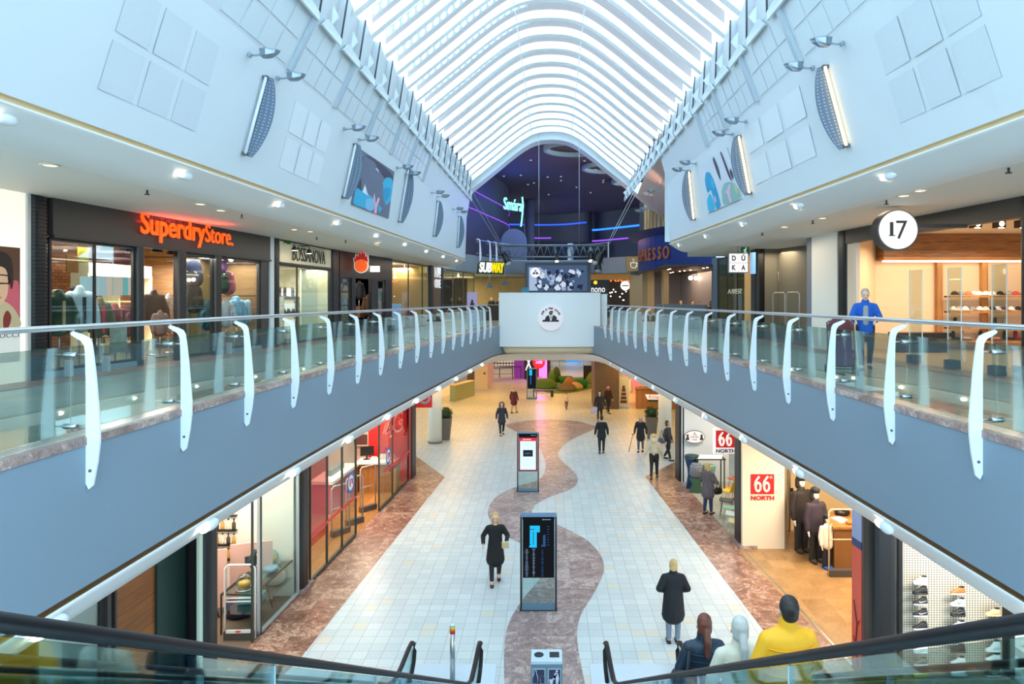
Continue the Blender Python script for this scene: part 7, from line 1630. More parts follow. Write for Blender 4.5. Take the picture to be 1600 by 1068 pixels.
# piano-like black tables, bright shop behind
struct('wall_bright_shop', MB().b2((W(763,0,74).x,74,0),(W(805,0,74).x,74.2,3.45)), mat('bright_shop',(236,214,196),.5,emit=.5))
for k, (px, py, w_) in enumerate(((786,584,3.4),(779,592,2.6),(797,590,2.0))):
    shoptable(f'black high table before the bright shop far down the hall, {ORD[k]} of three', hall(px,py)+Vector((0,0,0)), .1, BLACK, w_, .9, 1.05)
rnd = random.Random(21)
for k in range(8):
    p = Vector((W(768+4.6*k,0,71).x, 71, 0)); t = thing('display_stand', f'small dark product stand in the bright shop far down the hall, {ORD[k]} along', 'stand', p, 0, 'product stands in the bright far shop'); part('pole', MB().cyl((0,0,0),(0,0,1.5),.04,n=6), DARK, t); part('panel', MB().box((0,0,1.9),(.35,.1,rnd.uniform(.4,.8))), cloth('stand%d' % (k % 3),[(40,36,36),(150,60,50),(90,80,76)][k % 3]), t)
# blue lit kiosk and busy shops at the back
t = thing('blue_kiosk', 'bright blue lit kiosk at the far end of the lower hall', 'kiosk', (W(897,0,78).x,78,0), 0); part('body', MB().box((0,0,1.4),(1.8,.8,2.8)), mat('kiosk_blue',(30,130,210),.4,emit=1.0), t); part('side', MB().box((1.3,0,1.4),(.8,.7,2.8)), mat('kiosk_mix',(150,150,190),.5,emit=.4,noise=(3,.6)), t)
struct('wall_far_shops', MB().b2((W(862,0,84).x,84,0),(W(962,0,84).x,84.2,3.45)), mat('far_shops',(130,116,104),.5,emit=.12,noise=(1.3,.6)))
for k, (px, Y) in enumerate(((868,72),(911,76),(918,74),(930,72),(939,73))):
    t = thing('display_stand', f'pale display frame before the far shops, {ORD[k]} along from the magenta columns', 'stand', (W(px,0,Y).x,Y,0), 0, 'display frames before the far shops'); part('frame', MB().tube([(-.4,0,0),(-.4,0,2.1),(.4,0,2.1),(.4,0,0)],.05,6), mat('frame_pale'), t); part('panel', MB().box((0,0,1.3),(.7,.05,.8)), cloth('fshop%d' % (k % 2),[(170,160,150),(110,90,80)][k % 2]), t)
# dark timber block, banner, doughnut stand
TIMB = mat('dark_timber',(104,84,62),.6,noise=(2.2,.25))
a, b = hall(929,639), hall(966,637)
struct('wall_timber_block', MB().b2((a.x,a.y,0),(b.x,a.y+3,3.45)), TIMB); struct('trim_orange_band', MB().b2((a.x-.02,a.y-.05,3.2),(b.x+1,a.y+.02,3.45)), mat('orange_band',(206,96,50),.5,emit=.2))
t = thing('banner_stand', 'pale green standing banner with a brown cake tower picture', 'banner', hall(974.5,638), -.12); part('sheet', MB().box((0,0,1.05),(.66,.02,2.05)), mat('banner_pale',(206,214,196),.5), t); part('foot', MB().box((0,0,.02),(.7,.3,.04)), STEEL, t)
mb = MB()
for z, r in ((.35,.22),(.6,.19),(.85,.16),(1.1,.13),(1.3,.09)): mb.prism([(-r,-.014,z),(r,-.014,z),(r*.95,-.014,z+.2),(-r*.95,-.014,z+.2)],(0,.004,0))
part('cake_picture', mb, cloth('cakebrown',(110,62,44)), t)
p = hall(1022,639); t = thing('doughnut_stand', 'oak counter stand with a white and green name panel beside the cake banner', 'counter', p+Vector((.5,.6,0)), -.12)
part('body', MB().box((0,0,.62),(3.2,1.2,1.24)), OAK, t); part('top', MB().box((0,0,1.27),(3.3,1.3,.06)), mat('oak_deep'), t)
part('name_panel', MB().prism([(-1.0,-.62,.95),(1.5,-.62,.95),(1.5,-.62,.62),(-.85,-.62,.62)],(0,.012,0)), W66E, t); part('green_band', MB().prism([(-.85,-.625,.60),(1.5,-.625,.60),(1.5,-.625,.48),(-.8,-.625,.48)],(0,.012,0)), cloth('kgreen',(40,90,50)), t); fit_text('Krispy Kreme', 1.9, .2, cloth('kred',(190,40,40)), t, (-.75,-.635,.70), ref='K', extrude=.004)
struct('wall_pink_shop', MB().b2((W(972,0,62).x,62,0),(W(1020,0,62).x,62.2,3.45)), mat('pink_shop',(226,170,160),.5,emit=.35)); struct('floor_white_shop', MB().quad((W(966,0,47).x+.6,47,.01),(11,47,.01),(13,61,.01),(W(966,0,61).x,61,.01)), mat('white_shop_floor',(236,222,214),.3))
solo('glow_column', MB().cyl((0,0,0),(0,0,3.44),.35,n=16), mat('coral_glow',(240,110,110),.5,emit=1.2), 'coral glowing column in the pink shop behind the cake banner', 'column', (W(992,0,56).x,56,0))
solo('figurine', MB().lathe([(.12,0),(.2,.3),(.1,.7),(.14,.95),(.02,1.1)],12), mat('desk_white'), 'small white display figure in the pink shop beside the coral column', 'figure', (W(985,0,52).x,52,0))
struct('wall_hall_right', MB().b2((9.2,34,0),(9.4,60,3.45)), mat('hall_umber',(126,98,66),.6))
# play corner
GR = [cloth('play%d' % k, c_) for k, c_ in enumerate(((84,120,50),(40,120,60),(196,120,70),(120,104,80),(212,190,130),(70,120,150)))]
rug = [hall(px,py) for px, py in ((838,607),(845,598),(870,592),(900,590),(940,590),(936,600),(925,606),(905,611),(880,614),(855,613))]
solo('play_rug', MB().prism([(p.x,p.y,.012) for p in spline(rug+[rug[0]],3)[:-1]],(0,0,.03)), cloth('ruggreen',(90,130,56)), 'green free-form play rug under the coloured mounds', 'rug')
def mound(label, px, py, r, h_, m, name='play_mound', Yadd=0):
    p = hall(px,py); p.z = .045; solo(name, MB().lathe([(r*math.cos(a),h_*math.sin(a)) for a in [PI/2*k/7 for k in range(7)]]+[(.01,h_)], 18), m, label, 'play mound', p, 0, 'soft mounds on the play rug')
mound('wide moss green mound beside the dark info totem', 851, 606, 1.1, .75, GR[0]); mound('grey-brown mound at the front edge of the play rug', 886, 610, .75, .62, GR[3]); mound('orange mound touching the grey-brown one', 889, 606, .5, .85, GR[2]); mound('sand mound beside the orange one', 900, 607, .6, .5, GR[4]); mound('olive pointed cone bush on the play rug, smaller of two', 862, 598, .36, 1.05, GR[0]); mound('dark green pointed cone bush on the play rug, larger of two', 869.5, 597, .42, 1.3, cloth('conedark',(50,84,40))); mound('blue low mound in the middle of the play rug', 878, 607, .6, .25, GR[5])
for k, (px, py, n_) in enumerate(((884,600,'green tub seat at the back of the play rug'),(909,606,'green tub seat at the cafe end of the play rug'))):
    p = hall(px,py); p.z = .045; t = thing('tub_seat', n_, 'seat', p, 0, 'green tub seats on the play rug'); part('tub', MB().lathe([(.42,0),(.58,.6),(.5,.6),(.42,.36)],22), GR[1], t); part('cushion', MB().lathe([(.42,.36),(.4,.42),(.01,.43)],20), cloth('tubcush',(60,140,76)), t)
t = thing('bench', 'dark brown bench at the near edge of the play rug', 'bench', hall(853,619), .0); part('seat', MB().box((-.2,0,.44),(1.5,.45,.08)), BLACK, t); part('end_panel', MB().box((.45,0,.21),(.2,.45,.42)), BLACK, t); part('end_panel', MB().box((-.9,0,.21),(.08,.45,.42)), BLACK, t)
t = thing('picture_stand', 'black framed board with a green hill beside the timber block', 'board', hall(922,602), 0); part('frame', MB().box((.1,.05,.9),(1.3,.1,1.5)), BLACK, t); part('picture', MB().prism([(-.4,-.01,.2),(.7,-.01,.2),(.7,-.01,1.2),(.3,-.01,1.3),(-.1,-.01,1.0),(-.35,-.01,.6)],(0,.02,0)), cloth('hillgreen',(150,170,80)), t); part('rock', MB().ell((.5,-.15,.3),(.35,.2,.3)), BLACK, t)
# downlights under the bridge, in the lower hall
for k, (px, py) in enumerate(((800,558.5),(861,557.5),(921,558.5))):
    p = W(px, py, F*(3.445-H)/(CY-py)); t = thing('recessed_downlight', f'round warm downlight, {ORD[k]} of three in a line under the bridge ceiling edge', 'ceiling light', p, 0, 'downlights under the bridge'); part('lens', MB().lathe([(.001,-.01),(.17,-.01),(.17,0),(.001,0)],18), emis('bulb'), t); part('ring', MB().lathe([(.17,-.02),(.22,-.02),(.22,0),(.17,0)],18,(0,0,0),False), RECW, t)
# cloth baby carriage etc. are with the people
# ================================================================ PEOPLE
SKIN = mat('skin', (224,182,156), .55); EYE = mat('eye', (40,30,28), .3); LIP = mat('lip', (176,96,92), .5)
HAIR = {'blond': mat('hair_blond',(204,170,112),.6,noise=(30,.3)), 'brown': mat('hair_brown',(84,52,38),.5,noise=(30,.3)), 'dark': mat('hair_dark',(44,34,30),.5,noise=(30,.3)), 'white': mat('hair_white',(196,192,186),.5,noise=(30,.1)), 'grey': mat('hair_grey',(170,162,152),.6,noise=(30,.2)), 'red': mat('hair_red',(110,56,40),.5,noise=(30,.3))}
def hand_segs(w, d, side):
    """palm, four fingers of different lengths, slightly curled, and a thumb from the side of the palm"""
    w, d = Vector(w), Vector(d).normalized(); fwd = Vector((0,-1,0)); a = (fwd-d*fwd.dot(d))
    a = a.normalized() if a.length > .2 else Vector((1,0,0)); c = d.cross(a)*side      # a: across the fingers; c: towards the palm side
    out = [(tuple(w), (.022,.030), tuple(w+d*.075), (.018,.040), 10, tuple(c))]
    for k, (off, L) in enumerate(((.030,.068),(.011,.078),(-.009,.072),(-.028,.056))):
        k0 = w+d*.075+a*off; k1 = k0+d*L*.55+c*.008; k2 = k1+d*L*.40+c*.024
        out += [(tuple(k0),.0105,tuple(k1),.0095,8), (tuple(k1),.0095,tuple(k2),.0080,8)]
    t0 = w+d*.025+a*.030; t1 = t0+d*.030+a*.026+c*.012; t2 = t1+d*.030+a*.006+c*.010
    return out+[(tuple(t0),.0125,tuple(t1),.0115,8),(tuple(t1),.0115,tuple(t2),.009,8)]
def person(label, loc, rz, h=1.68, hair='brown', style='short', top=None, topc=(40,40,44), toplen=.85, flare=0.0, legs=(36,36,42), shoe=(30,28,28), stride=.0, armL=None, armR=None, hood=None, puff=1.0, face=True, sit=False, legskin=False, cat='person', collar=None, scarf=None, vox=.0125, inner=None, lean=0.0, bands=0):
    t = thing('person', label, cat, loc, rz); s = h/1.68
    def K(p): return (p[0]*s, (p[1]-lean*max(0,p[2]-.9))*s, p[2]*s)
    def sc(segs): return [tuple((K(x) if (isinstance(x, tuple) and len(x) == 3 and i in (0,2)) else (tuple(y*s for y in x) if isinstance(x, tuple) and i in (1,3) else (x*s if i in (1,3) else x))) for i, x in enumerate(g)) for g in segs]
    st = stride
    if sit:
        hips = {-1: ((-.09,0,.50), (-.11,-.42,.48), (-.11,-.40,.08)), 1: ((.09,0,.50), (.11,-.42,.48), (.11,-.38,.08))}; dz = -.42
    else:
        hips = {-1: ((-.09,0,.90), (-.095,-.10*st/.35-.01,.49), (-.09,-st*.75 if st else 0,.085)), 1: ((.09,0,.90), (.095,-.02*st/.35,.49), (.09,st*.8,.085+.10*st))}; dz = 0
    Z = lambda x, y, z: (x, y, z+dz)
    AL = armL or (Z(-.26,.02,1.10), Z(-.29,-.06,.86)); AR = armR or (Z(.26,.02,1.10), Z(.29,-.06,.86))
    SL, SR = Z(-.185,0,1.36), Z(.185,0,1.36)
    body = [(Z(0,0,.94),(.15,.105),Z(0,0,1.14),(.125,.085)),(Z(0,0,1.14),(.125,.085),Z(0,-.005,1.33),(.165,.10)),(SL,.04,SR,.04),(Z(0,.0,1.38),.055,Z(0,-.012,1.48),.048),
            (Z(0,-.022,1.505),(.052,.062),Z(0,-.01,1.60),(.074,.092)),(Z(0,-.09,1.545),.012,Z(0,-.118,1.535),.014),(Z(-.074,.0,1.565),.018,Z(-.078,.01,1.585),.016),(Z(.074,0,1.565),.018,Z(.078,.01,1.585),.016)]
    for sg in (-1, 1):
        a, k, f = hips[sg]; body += [(a,.085,k,.058),(k,.055,f,.038),(f,.036,(f[0],f[1]-.12,f[2]-.045),.032)]
    for S0, (e, w_), sd in ((SL,AL,1),(SR,AR,-1)):
        body += [((S0[0]*.95,S0[1],S0[2]-.03),.042,e,.040),(e,.040,w_,.028)]; d = Vector(w_)-Vector(e); body += hand_segs(w_, d, sd)
    soft('body', sc(body), SKIN, t, vox*s, 2)
    if not legskin:
        tr = []
        for sg in (-1, 1): a, k, f = hips[sg]; tr += [(a,.105,k,.072),(k,.070,(f[0],f[1],f[2]+.03),.052)]
        tr.append((Z(-.06,0,.93),(.1,.11),Z(.06,0,.93),(.1,.11)))
        soft('trousers', sc(tr), cloth('trouser_%d_%d_%d' % legs, legs), t, .02*s, 2)
    for sg in (-1, 1):
        f = hips[sg][2]; q = K((f[0], f[1]-.055, max(.05, f[2]-.035)))
        part('shoe', MB().loft([[Vector((q[0]+x*s, q[1]+y*s, q[2]-.05*s+z*s)) for x, y in ((-.04,.10),(.04,.10),(.045,0),(.045,-.10),(.02,-.15),(-.02,-.15),(-.045,-.10),(-.045,0))] for z in (0,.025)]+[[Vector((q[0]+x*s*.8, q[1]+y*s*.85+.01*s, q[2]-.05*s+z*s)) for x, y in ((-.04,.10),(.04,.10),(.045,0),(.045,-.10),(.02,-.15),(-.02,-.15),(-.045,-.10),(-.045,0))] for z in (.06,)]), cloth('shoe_%d_%d_%d' % shoe, shoe, .5), t)
    # top: coat or jacket
    m = top or cloth('top_%d_%d_%d' % topc, topc); p_ = puff; b = toplen
    ct = [(Z(0,0,1.10),(.165*p_,.115*p_),Z(0,0,1.32),(.19*p_,.115*p_)),(Z(-.135,0,1.352),.068*p_,Z(.135,0,1.352),.068*p_)]
    if b < 1.08: ct.append((Z(0,0,b+.06),(.185*p_+flare,.14*p_+flare),Z(0,0,1.12),(.165*p_,.12*p_)))
    for S0, (e, w_) in ((SL,AL),(SR,AR)):
        ww = Vector(e).lerp(Vector(w_), .94); ct += [((S0[0]*.96,S0[1],S0[2]-.02),.070*p_,e,.062*p_),(e,.062*p_,tuple(ww),.048*p_)]
    if collar: ct.append((Z(0,.005,1.40),(.085,.085),Z(0,.005,1.40+collar),(.078,.08)))
    ex = None
    soft('coat' if b < .8 else 'jacket', sc(ct), m, t, .017*s, 2)
    if inner: soft('shirt', sc([(Z(0,-.075*p_-.03,.98),(.06,.045),Z(0,-.075*p_-.02,1.33),(.055,.035))]), inner, t, .016*s, 2)
    if scarf: soft('scarf', sc([(Z(0,-.01,1.41),(.085,.09),Z(0,-.015,1.46),(.08,.085))]), scarf, t, .016*s, 2)
    for k in range(bands):
        z = 1.30-.075*k; rr = .19*p_
        part('quilt_seam', MB().tube([K(Z((rr*1.03)*math.cos(2*PI*j/20), (.128*p_)*math.sin(2*PI*j/20)+.002, z)) for j in range(21)], .006*s, 5), m, t)
    # hair
    hm = HAIR.get(hair)
    hs = [(Z(0,.030,1.628),(.088,.094),Z(0,.028,1.652),(.083,.088)),(Z(0,.055,1.56),(.075,.055),Z(0,.045,1.62),(.082,.07))]
    if style in ('bob','long','pony','bun','curly'): hs.append((Z(0,.045,1.54),(.085,.06),Z(0,.03,1.62),(.086,.08)))
    if style == 'long': hs += [(Z(-.07,.03,1.40),(.03,.05),Z(-.075,.0,1.60),(.02,.06)),(Z(.07,.03,1.40),(.03,.05),Z(.075,.0,1.60),(.02,.06)),(Z(0,.08,1.36),(.08,.035),Z(0,.06,1.58),(.085,.05))]
    if style == 'bob': hs += [(Z(-.075,.02,1.49),(.025,.05),Z(-.078,.0,1.60),(.02,.06)),(Z(.075,.02,1.49),(.025,.05),Z(.078,.0,1.60),(.02,.06))]
    if style == 'pony': hs += [(Z(0,.10,1.56),.04,Z(0,.145,1.46),.045),(Z(0,.145,1.46),.045,Z(0.01,.15,1.30),.028)]
    if style == 'bun': hs += [(Z(0,.09,1.66),.045,Z(0,.095,1.665),.045)]
    if style == 'curly': hs += [(Z(.05,.03,1.68),.05,Z(-.05,.03,1.68),.05),(Z(-.08,.03,1.56),.05,Z(-.07,.03,1.64),.05),(Z(.08,.03,1.56),.05,Z(.07,.03,1.64),.05)]
    soft('hair', sc(hs), hm, t, .012*s, 2)
    if style == 'pony': part('hair_band', MB().ell(K(Z(0,.12,1.52)), (.035*s,.035*s,.025*s), 10), cloth('hairband',(60,40,130)), t)
    if hood: soft('hood', sc([(Z(0,.06,1.44),(.12,.07),Z(0,.07,1.52),(.13,.06)),(Z(-.11,.03,1.46),.045,Z(-.11,.0,1.62),.045),(Z(.11,.03,1.46),.045,Z(.11,0,1.62),.045),(Z(-.09,.02,1.66),.045,Z(.09,.02,1.66),.045)]), hood, t, .017*s, 2)
    if face:
        for x in (-.03,.03): part('eye', MB().ell(K(Z(x,-.094,1.580)), (.011*s,.008*s,.008*s), 8), EYE, t)
        part('mouth', MB().ell(K(Z(0,-.092,1.508)), (.022*s,.010*s,.007*s), 8), LIP, t)
    return t
NAVY = cloth('navy_down',(34,48,66),.5); CREAMD = cloth('cream_down',(218,208,186),.6); YEL = cloth('yellow_down',(252,178,28),.6)
def on_step(Y):
    k = math.floor((10.7-Y)/.345); y = 10.7-.345*k; return inc(y-.17)
esc = [(1.73,7.52,'woman with a brown ponytail in a navy padded jacket on the escalator','red','pony',NAVY,1.62,1.05),(1.86,6.60,'woman with a white ponytail in a cream padded jacket on the escalator','white','pony',CREAMD,1.62,1.05),(2.02,5.72,'short dark-haired person in a yellow padded jacket on the escalator','dark','short',YEL,1.60,1.22)]
for x, y, lab, hr, sty, tm, hh, pf in esc:
    person(lab, (x,y,on_step(y)), PI+.1, hh, hr, sty, top=tm, toplen=.80, puff=pf, face=False, collar=.10 if hr != 'white' else .06, legs=(40,44,58), bands=4 if hr != 'red' else 3, vox=.011, armL=((-.27,-.04,1.10),(-.24,-.24,.98)) , armR=((.27,-.02,1.10),(.30,-.08,.86)))
t = thing('shoulder_bag', 'dark grey padded bag under the arm of the navy-jacketed woman on the escalator', 'bag', (1.73-.26,7.40,on_step(7.52)+.98), .2); soft('bag', [((0,-.12,0),(.10,.14),(0,.12,-.04),(.09,.12))], cloth('bagdk',(58,56,60)), t, .02, 3); part('strap', MB().tube([(0,-.12,.08),(.06,-.05,.34),(.06,.05,.34),(0,.12,.06)],.018,6), cloth('bagdk'), t)
g = G(1052,1004); person('woman in a long black coat and grey leggings seen from behind near the escalator', g, PI, 1.70, 'blond', 'bun', topc=(24,24,30), toplen=.52, flare=.03, legs=(118,130,146), face=False, collar=.10, puff=1.15, armL=((-.29,.02,1.12),(-.20,-.20,1.0)), armR=((.29,.02,1.12),(.20,-.20,1.0)), vox=.011)
g = G(774,909); person('woman in a black dress with bare forearms hurrying towards the escalators', g, .1, 1.72, 'blond', 'long', topc=(22,22,24), toplen=.50, flare=.05, legs=(30,30,34), stride=.22, armL=((-.30,.02,1.14),(-.30,-.18,1.02)), armR=((.30,.0,1.14),(.26,-.22,1.06)), vox=.011)
solo('paper_bag', MB().box((0,0,0),(.16,.10,.14)), cloth('tanbag',(206,186,140)), 'small tan packet held by the woman in the black dress', 'packet', g+Vector((.27,-.34,1.06)), .3)
g = G(784,679); person('woman in a dark blue coat with a fur hood walking past the shrub pot side', g, .2, 1.70, 'brown', 'long', topc=(44,48,58), toplen=.62, flare=.03, stride=.22, hood=cloth('furbrown',(130,96,66)))
g = G(803,645); person('person in a dark red coat with a pale hood seen from behind', g, PI-.5, 1.62, 'blond', 'bob', topc=(96,30,34), toplen=.62, flare=.06, legs=(190,160,130), stride=.22, face=False, hood=cloth('palehood',(206,180,140)))
g = G(937,657); person('woman in a dark coat carrying a patterned shopping bag', g, -.1, 1.72, 'dark', 'long', topc=(38,36,38), toplen=.66, stride=.2, legs=(30,30,34))
t = thing('shopping_bag', 'white and violet patterned shopping bag carried by the dark-coated woman', 'bag', g+Vector((-.34,-.10,.42)), .1); part('bag', MB().loft([[Vector((x*w_,y,z)) for x, y in ((-1,-.06),(1,-.06),(1,.06),(-1,.06))] for z, w_ in ((0,.17),(.40,.19))], True, True, False), mat('bag_pattern',(186,176,196),.6,noise=(9,.5)), t); part('handle', MB().tube([(-.1,0,.40),(-.06,0,.50),(.06,0,.50),(.1,0,.40)],.012,6), BLACK, t)
g = G(950,645); person('person in dark clothes and a red scarf walking by the dark timber block', g, .6, 1.72, 'red', 'short', topc=(58,42,36), toplen=.80, stride=.26, scarf=cloth('redscarf',(190,60,40)))
g = G(940,708); person('person in a black jacket and trousers seen from behind in the middle of the hall', g, PI, 1.72, 'dark', 'short', topc=(26,28,32), toplen=.72, flare=.03, stride=.10, face=False)
g = G(1001,705); person('blond woman in a black coat leaning on a cane before the tall pot', g, -.3, 1.66, 'blond', 'long', topc=(34,34,38), toplen=.58, flare=.03, legs=(90,96,110), stride=.10, scarf=cloth('pinkscarf',(200,120,110)))
t = thing('walking_cane', 'thin dark walking cane held by the blond woman in black', 'cane', g+Vector((-.36,-.10,0)), 0); part('shaft', MB().cyl((-.22,-.06,0),(-.02,-.02,.82),.014,n=7), BLACK, t); part('grip', MB().cyl((-.07,-.02,.83),(.06,-.02,.84),.018,n=7), BLACK, t)
g = G(1022,747); person('person in a beige hooded top and black trousers walking away beyond the brown border', g, PI-.25, 1.74, 'blond', 'long', topc=(196,184,158), toplen=.98, stride=.26, legs=(28,28,32), face=False, hood=cloth('beigehood',(206,196,170)), armR=((.27,.04,1.12),(.33,.12,.90)))
g = G(1043,718); person('woman in a dark top with a shoulder bag walking beside the white pillar', g, .9, 1.70, 'brown', 'bob', topc=(66,58,58), toplen=.92, stride=.24, legs=(30,30,34))
t = thing('shoulder_bag', 'blue-grey bag hanging from the shoulder of the woman by the white pillar', 'bag', g+Vector((-.30,-.05,.86)), .4); soft('bag', [((0,-.10,0),(.07,.12),(0,.10,0),(.07,.12))], cloth('baggrey',(84,92,116)), t, .02, 3); part('strap', MB().tube([(0,-.1,.1),(.08,-.03,.45),(.08,.05,.45),(0,.1,.1)],.014,6), cloth('baggrey'), t)
g = G(1106,803); person('blond woman in a grey mottled fur coat looking at the green poufs', g, PI*.75, 1.66, 'blond', 'bob', top=mat('fur_mottled',(96,88,94),.9,noise=(16,.55)), toplen=.62, flare=.02, legs=(30,60,96), stride=.08, puff=1.2, armL=((-.28,-.05,1.12),(-.2,-.28,1.05)), armR=((.28,-.05,1.12),(.2,-.28,1.05)))
t = thing('handbag', 'black handbag on the arm of the woman in the fur coat', 'bag', g+Vector((.34,-.02,.78)), .5); soft('bag', [((-.1,0,0),(.06,.12),(.1,0,0),(.06,.12))], BLACK, t, .02, 2); part('handle', MB().tube([(-.1,0,.1),(0,0,.26),(.1,0,.1)],.014,6), BLACK, t)
g = G(885,639); person('small child in a pale top standing before the play rug', g, .3, 1.02, 'brown', 'short', topc=(226,206,184), toplen=.86, legs=(120,96,90), stride=.15, cat='child')
# woman with the pushchair upstairs
g = G(1352,577,ZG); person('woman with short grey hair in a bright blue jacket pushing a pushchair', g, -.35, 1.70, 'grey', 'short', topc=(20,86,180), toplen=.78, puff=1.02, legs=(34,34,40), stride=.18, inner=cloth('greyshirt',(150,156,160)), armL=((-.27,-.08,1.12),(-.22,-.36,1.04)), armR=((.27,-.06,1.12),(.16,-.36,1.04)), collar=.05, vox=.011)
t = thing('pushchair', 'purple pushchair with a dark hood pushed along the upper gallery', 'pushchair', G(1318,584,ZG)+Vector((-.05,.0,0)), -.35); PUR = cloth('pushpurple',(100,52,84)); HOODC = cloth('pushhood',(88,40,48))
part('backrest', MB().prism([(-.22,.12,.42),(.22,.12,.42),(.20,.34,.98),(-.20,.34,.98)],(0,.05,.02)), PUR, t); part('seat', MB().prism([(-.22,-.24,.44),(.22,-.24,.44),(.22,.16,.40),(-.22,.16,.40)],(0,0,.07)), PUR, t); part('leg_rest', MB().prism([(-.20,-.24,.46),(.20,-.24,.46),(.18,-.36,.20),(-.18,-.36,.20)],(0,.04,.02)), PUR, t)
rings = []
for k in range(7):
    a = PI*.05+PI*.62*k/6; c = Vector((0,.30,.86)); rings.append([c+Vector((.26*math.cos(b_), -.34*math.cos(a)*math.sin(b_), .30*math.sin(a)*math.sin(b_))) for b_ in [PI*j/10 for j in range(11)]])
mb = MB().loft(rings, False, False); rings2 = [[p*1.0+Vector((0,0,-.015)) for p in r] for r in rings]; mb.loft(rings2, False, False); part('hood', mb, HOODC, t)
fm = MB()
for x in (-.25,.25):
    fm.tube([(x,-.36,.12),(x,-.05,.45),(x,.36,1.02),(x*.8,.44,1.06)],.016,7); fm.tube([(x,.32,.12),(x,-.02,.50)],.016,7)
part('frame', fm.cyl((-.25,.32,.14),(.25,.32,.14),.014,n=6).cyl((-.25,-.36,.14),(.25,-.36,.14),.014,n=6), mat('push_frame',(60,62,68),.4,.5), t)
for x in (-.26,.26):
    for y in (-.36,.32): part('wheel', MB().cyl((x-.035,y,.085),(x-.01,y,.085),.085,n=16).cyl((x+.01,y,.085),(x+.035,y,.085),.085,n=16).cyl((x-.03,y,.085),(x+.03,y,.085),.02,n=8), BLACK, t)
part('basket', MB().loft([[Vector((x*w_,y*w_-.0,z)) for x, y in ((-.2,-.2),(.2,-.2),(.2,.22),(-.2,.22))] for z, w_ in ((.16,.9),(.32,1.0))], True, True, False), BLACK, t)
# seated cafe guests behind the slate front, and by the sandwich counter
cg = [(1096,38.2,'dark','short',(40,36,40),'cafe guest in dark clothes seated first behind the slate front'),(1108,36.6,'red','long',(44,40,42),'red-haired cafe guest seated second behind the slate front'),(1121,35.4,'dark','bob',(34,34,40),'dark-haired cafe guest seated third behind the slate front'),(1082,39.4,'brown','short',(120,140,170),'cafe guest in pale blue seated at the lobby end of the slate front'),(1112,34.6,'red','bob',(150,60,44),'cafe guest in rust red seated beside the blue pier'),(1064,41.0,'blond','short',(176,176,184),'cafe guest in a pale top seated near the tan pier')]
for px, Y, hr, sty, tc, lab in cg:
    p = Vector(((px-CX)*Y/F, Y, ZG+.12)); person(lab, p, .3*((px % 3)-1), 1.72, hr, sty, topc=tc, toplen=.86, sit=True, vox=.016); q = easychair('dark cafe chair under the '+' '.join(lab.split()[:1])+' '+lab.split('cafe guest ')[1] if 'cafe guest ' in lab else 'dark cafe chair', p+Vector((0,.02,-.10)), .3*((px % 3)-1), BLACK, 'cafe chairs')
    q['label'] = 'dark chair under the ' + lab.replace('cafe guest ', 'guest ').replace(' seated', '')
g = Vector((W(1134,0,37).x,37.5,ZG)); person('waiter in a mustard yellow shirt standing in the blue band cafe', (W(1121,0,40).x,40,ZG), .4, 1.78, 'dark', 'short', topc=(206,160,50), toplen=.9, vox=.016)
person('person in a dark jacket standing behind the dark counter by the slanted sign', (W(768,0,50.6).x,50.6,ZG), .3, 1.7, 'brown', 'short', topc=(50,60,76), toplen=.86, vox=.016)
person('person in black at the till of the dark counter beside the white bar', (W(780,0,50.4).x,50.4,ZG), -.4, 1.66, 'dark', 'bob', topc=(30,30,34), toplen=.86, vox=.016)
# ================================================================ light
w = bpy.data.worlds.new('sky'); S.world = w; w.use_nodes = True
bg = w.node_tree.nodes['Background']; bg.inputs[0].default_value = rgb(194,226,245); bg.inputs[1].default_value = 5.3
S.view_settings.exposure = 0.0
WARMC = (255,214,150); NEUT = (255,236,208); COOL = (255,246,232)
def down(loc, p, col, sx, sy, name='ceiling_and_fill_light', rz=0): return light(name, 'AREA', loc, p, col, sx, sy, (0,0,rz))
# gallery ceilings
for y in (10, 16, 22, 28, 34):
    down((-7.6+.06*(y-10), y, 8.98), 50, NEUT, .8, 4)
    if y < 30: down((7.6-.03*(y-10), y, 8.98), 50, NEUT, .8, 4)
# upper west shops; lamps just behind the garment windows are added fill
for px, off, p, c in ((110,.75,70,COOL),(175,.75,60,COOL),(370,.6,60,COOL),(180,2.6,150,COOL),(250,2.6,130,COOL),(312,.45,60,COOL),(375,1.5,110,COOL),(455,.6,60,NEUT),(495,.3,26,NEUT),(540,1.0,60,COOL),(568,1.2,70,COOL),(596,1.0,40,COOL),(630,1.6,330,WARMC),(655,1.6,330,WARMC),(705,1.6,360,WARMC),(728,1.4,300,WARMC)):
    q = put(px,-1,off,8.2 if px < 610 else 8.9); down(q, p, c, 1.0, 1.0)
for px in (460, 483): q = up_pt(px, 396, -1, -.35); light('sign_lamp_light', 'SPOT', q, 40, NEUT, .08, rot=(0,math.radians(-35),0))
# upper east shops
for x, y, p, c in ((10.2,18.6,85,NEUT),(12.6,18.6,85,NEUT),(11.5,15.5,110,NEUT)): down((x,y,8.6), p, c, 1.5, 1.2)
for px, off, p, c in ((1250,2.2,90,NEUT),(1215,.5,40,NEUT),(1140,1.5,60,COOL)): down(put(px,1,off,8.9), p, c, 1, 1)
down((7.9,38,8.6), 110, NEUT, 1.6, 5); down((3.5,54,8.9), 120, WARMC, 5, 4); down((-3.6,51.5,8.8), 90, WARMC, 3, 3); down((0,58,8.9), 60, WARMC, 8, 4)
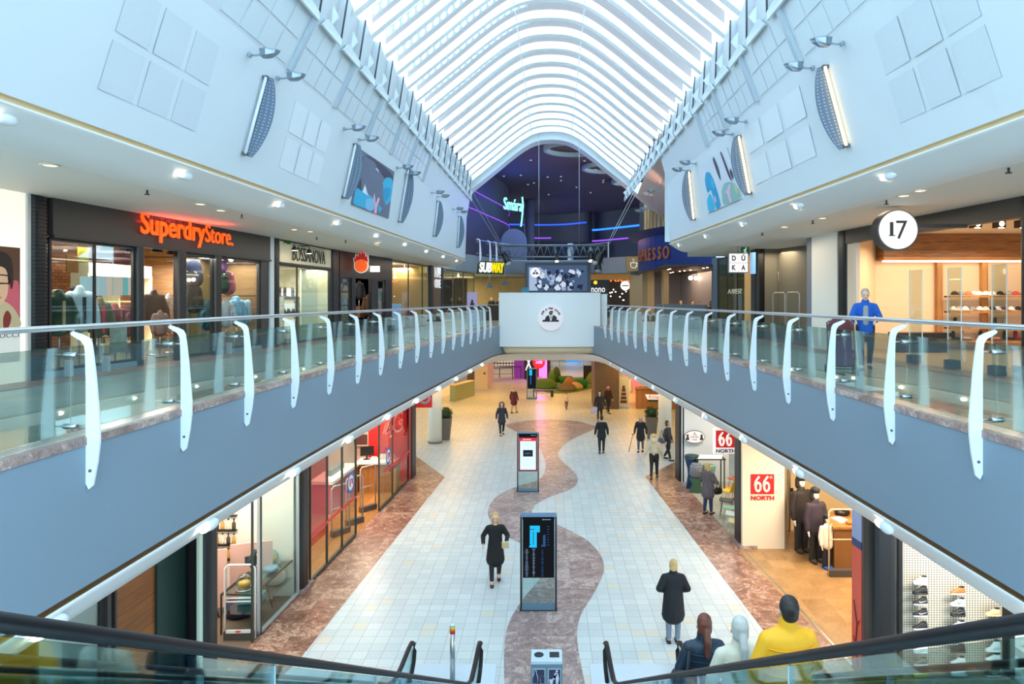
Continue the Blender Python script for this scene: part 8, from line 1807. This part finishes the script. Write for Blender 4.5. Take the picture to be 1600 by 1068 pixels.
# lower galleries and shops
for y in (8, 12, 16, 20, 24, 28, 32):
    down((-5.7+.05*(y-8), y, 3.40), 13, NEUT, .5, 3.4); down((5.7-.05*(y-8), y, 3.40), 13, NEUT, .5, 3.4)
down(gput(215,-1,.2,3.4), 9, WARMC, 1, 1)
for x, y, p, c in ((-8.4,14.2,55,COOL),(-7.0,14.4,55,COOL),(-6.7,15.6,48,COOL),(-7.0,18.4,120,NEUT),(-7.2,21.4,120,NEUT),(-6.6,23.6,110,NEUT),(-6.4,25.6,90,NEUT)):
    down((x,y,3.4), p, c, 1.0, 1.0)
for x, y, p, c in ((6.4,24.6,60,COOL),(8.6,24.6,90,NEUT),(7.4,17.8,150,NEUT),(8.6,16.2,150,NEUT),(7.0,15,90,NEUT),(8.0,11.4,130,COOL),(7.2,12,40,COOL)): down((x,y,3.38), p, c, 1.0, 1.0)
# lower hall beyond the bridge
for x in (-5.5, 0, 5.5):
    for y in (44, 50, 57, 65): down((x, y, 3.40), 125, (255,190,98), 2.4, 2.4)
for y in (34.5, 38.5):
    down((-5.6,y,3.40), 85, (255,200,116), 2.0, 3); down((5.8,y,3.40), 85, (255,200,116), 2.0, 3)
down((0,76,3.40), 200, NEUT, 10, 4); light('magenta_glow_light', 'POINT', (-.6,60.5,1.8), 260, (240,120,250), .3)
# cinema lobby
for loc, p, c in (((-1.0,52,13.5),240,(20,70,255)),((-3.2,47,13.5),90,(130,50,220)),((4,62,13),120,(60,40,220)),((9,58,12),120,(120,60,120)),((2,72,13),160,(20,60,255)),((3,47,11.5),140,(230,170,150))):
    light('lobby_glow', 'POINT', loc, p, c, .6)
light('lobby_blue', 'POINT', (-2.6,52,15.3), 80, (10,60,255), .4)
light('sign_glow_light', 'AREA', (put(285,-1,-.30,8.85))[:], 26, (255,60,40), 2.6, .2, (math.radians(180),0,1.2))
# stage lamps, coral glow of the lamps behind the east gutter
light('pink_lamp', 'SPOT', (5.2,34,11.2), 160, (255,190,160), .2, rot=(math.radians(170),0,0))
try:
    S.cycles.use_denoising = True; S.cycles.max_bounces = 8; S.cycles.diffuse_bounces = 4; S.cycles.glossy_bounces = 3; S.cycles.transparent_max_bounces = 24
    S.cycles.sample_clamp_indirect = 5.0; S.cycles.caustics_reflective = False; S.cycles.caustics_refractive = False
except Exception: pass
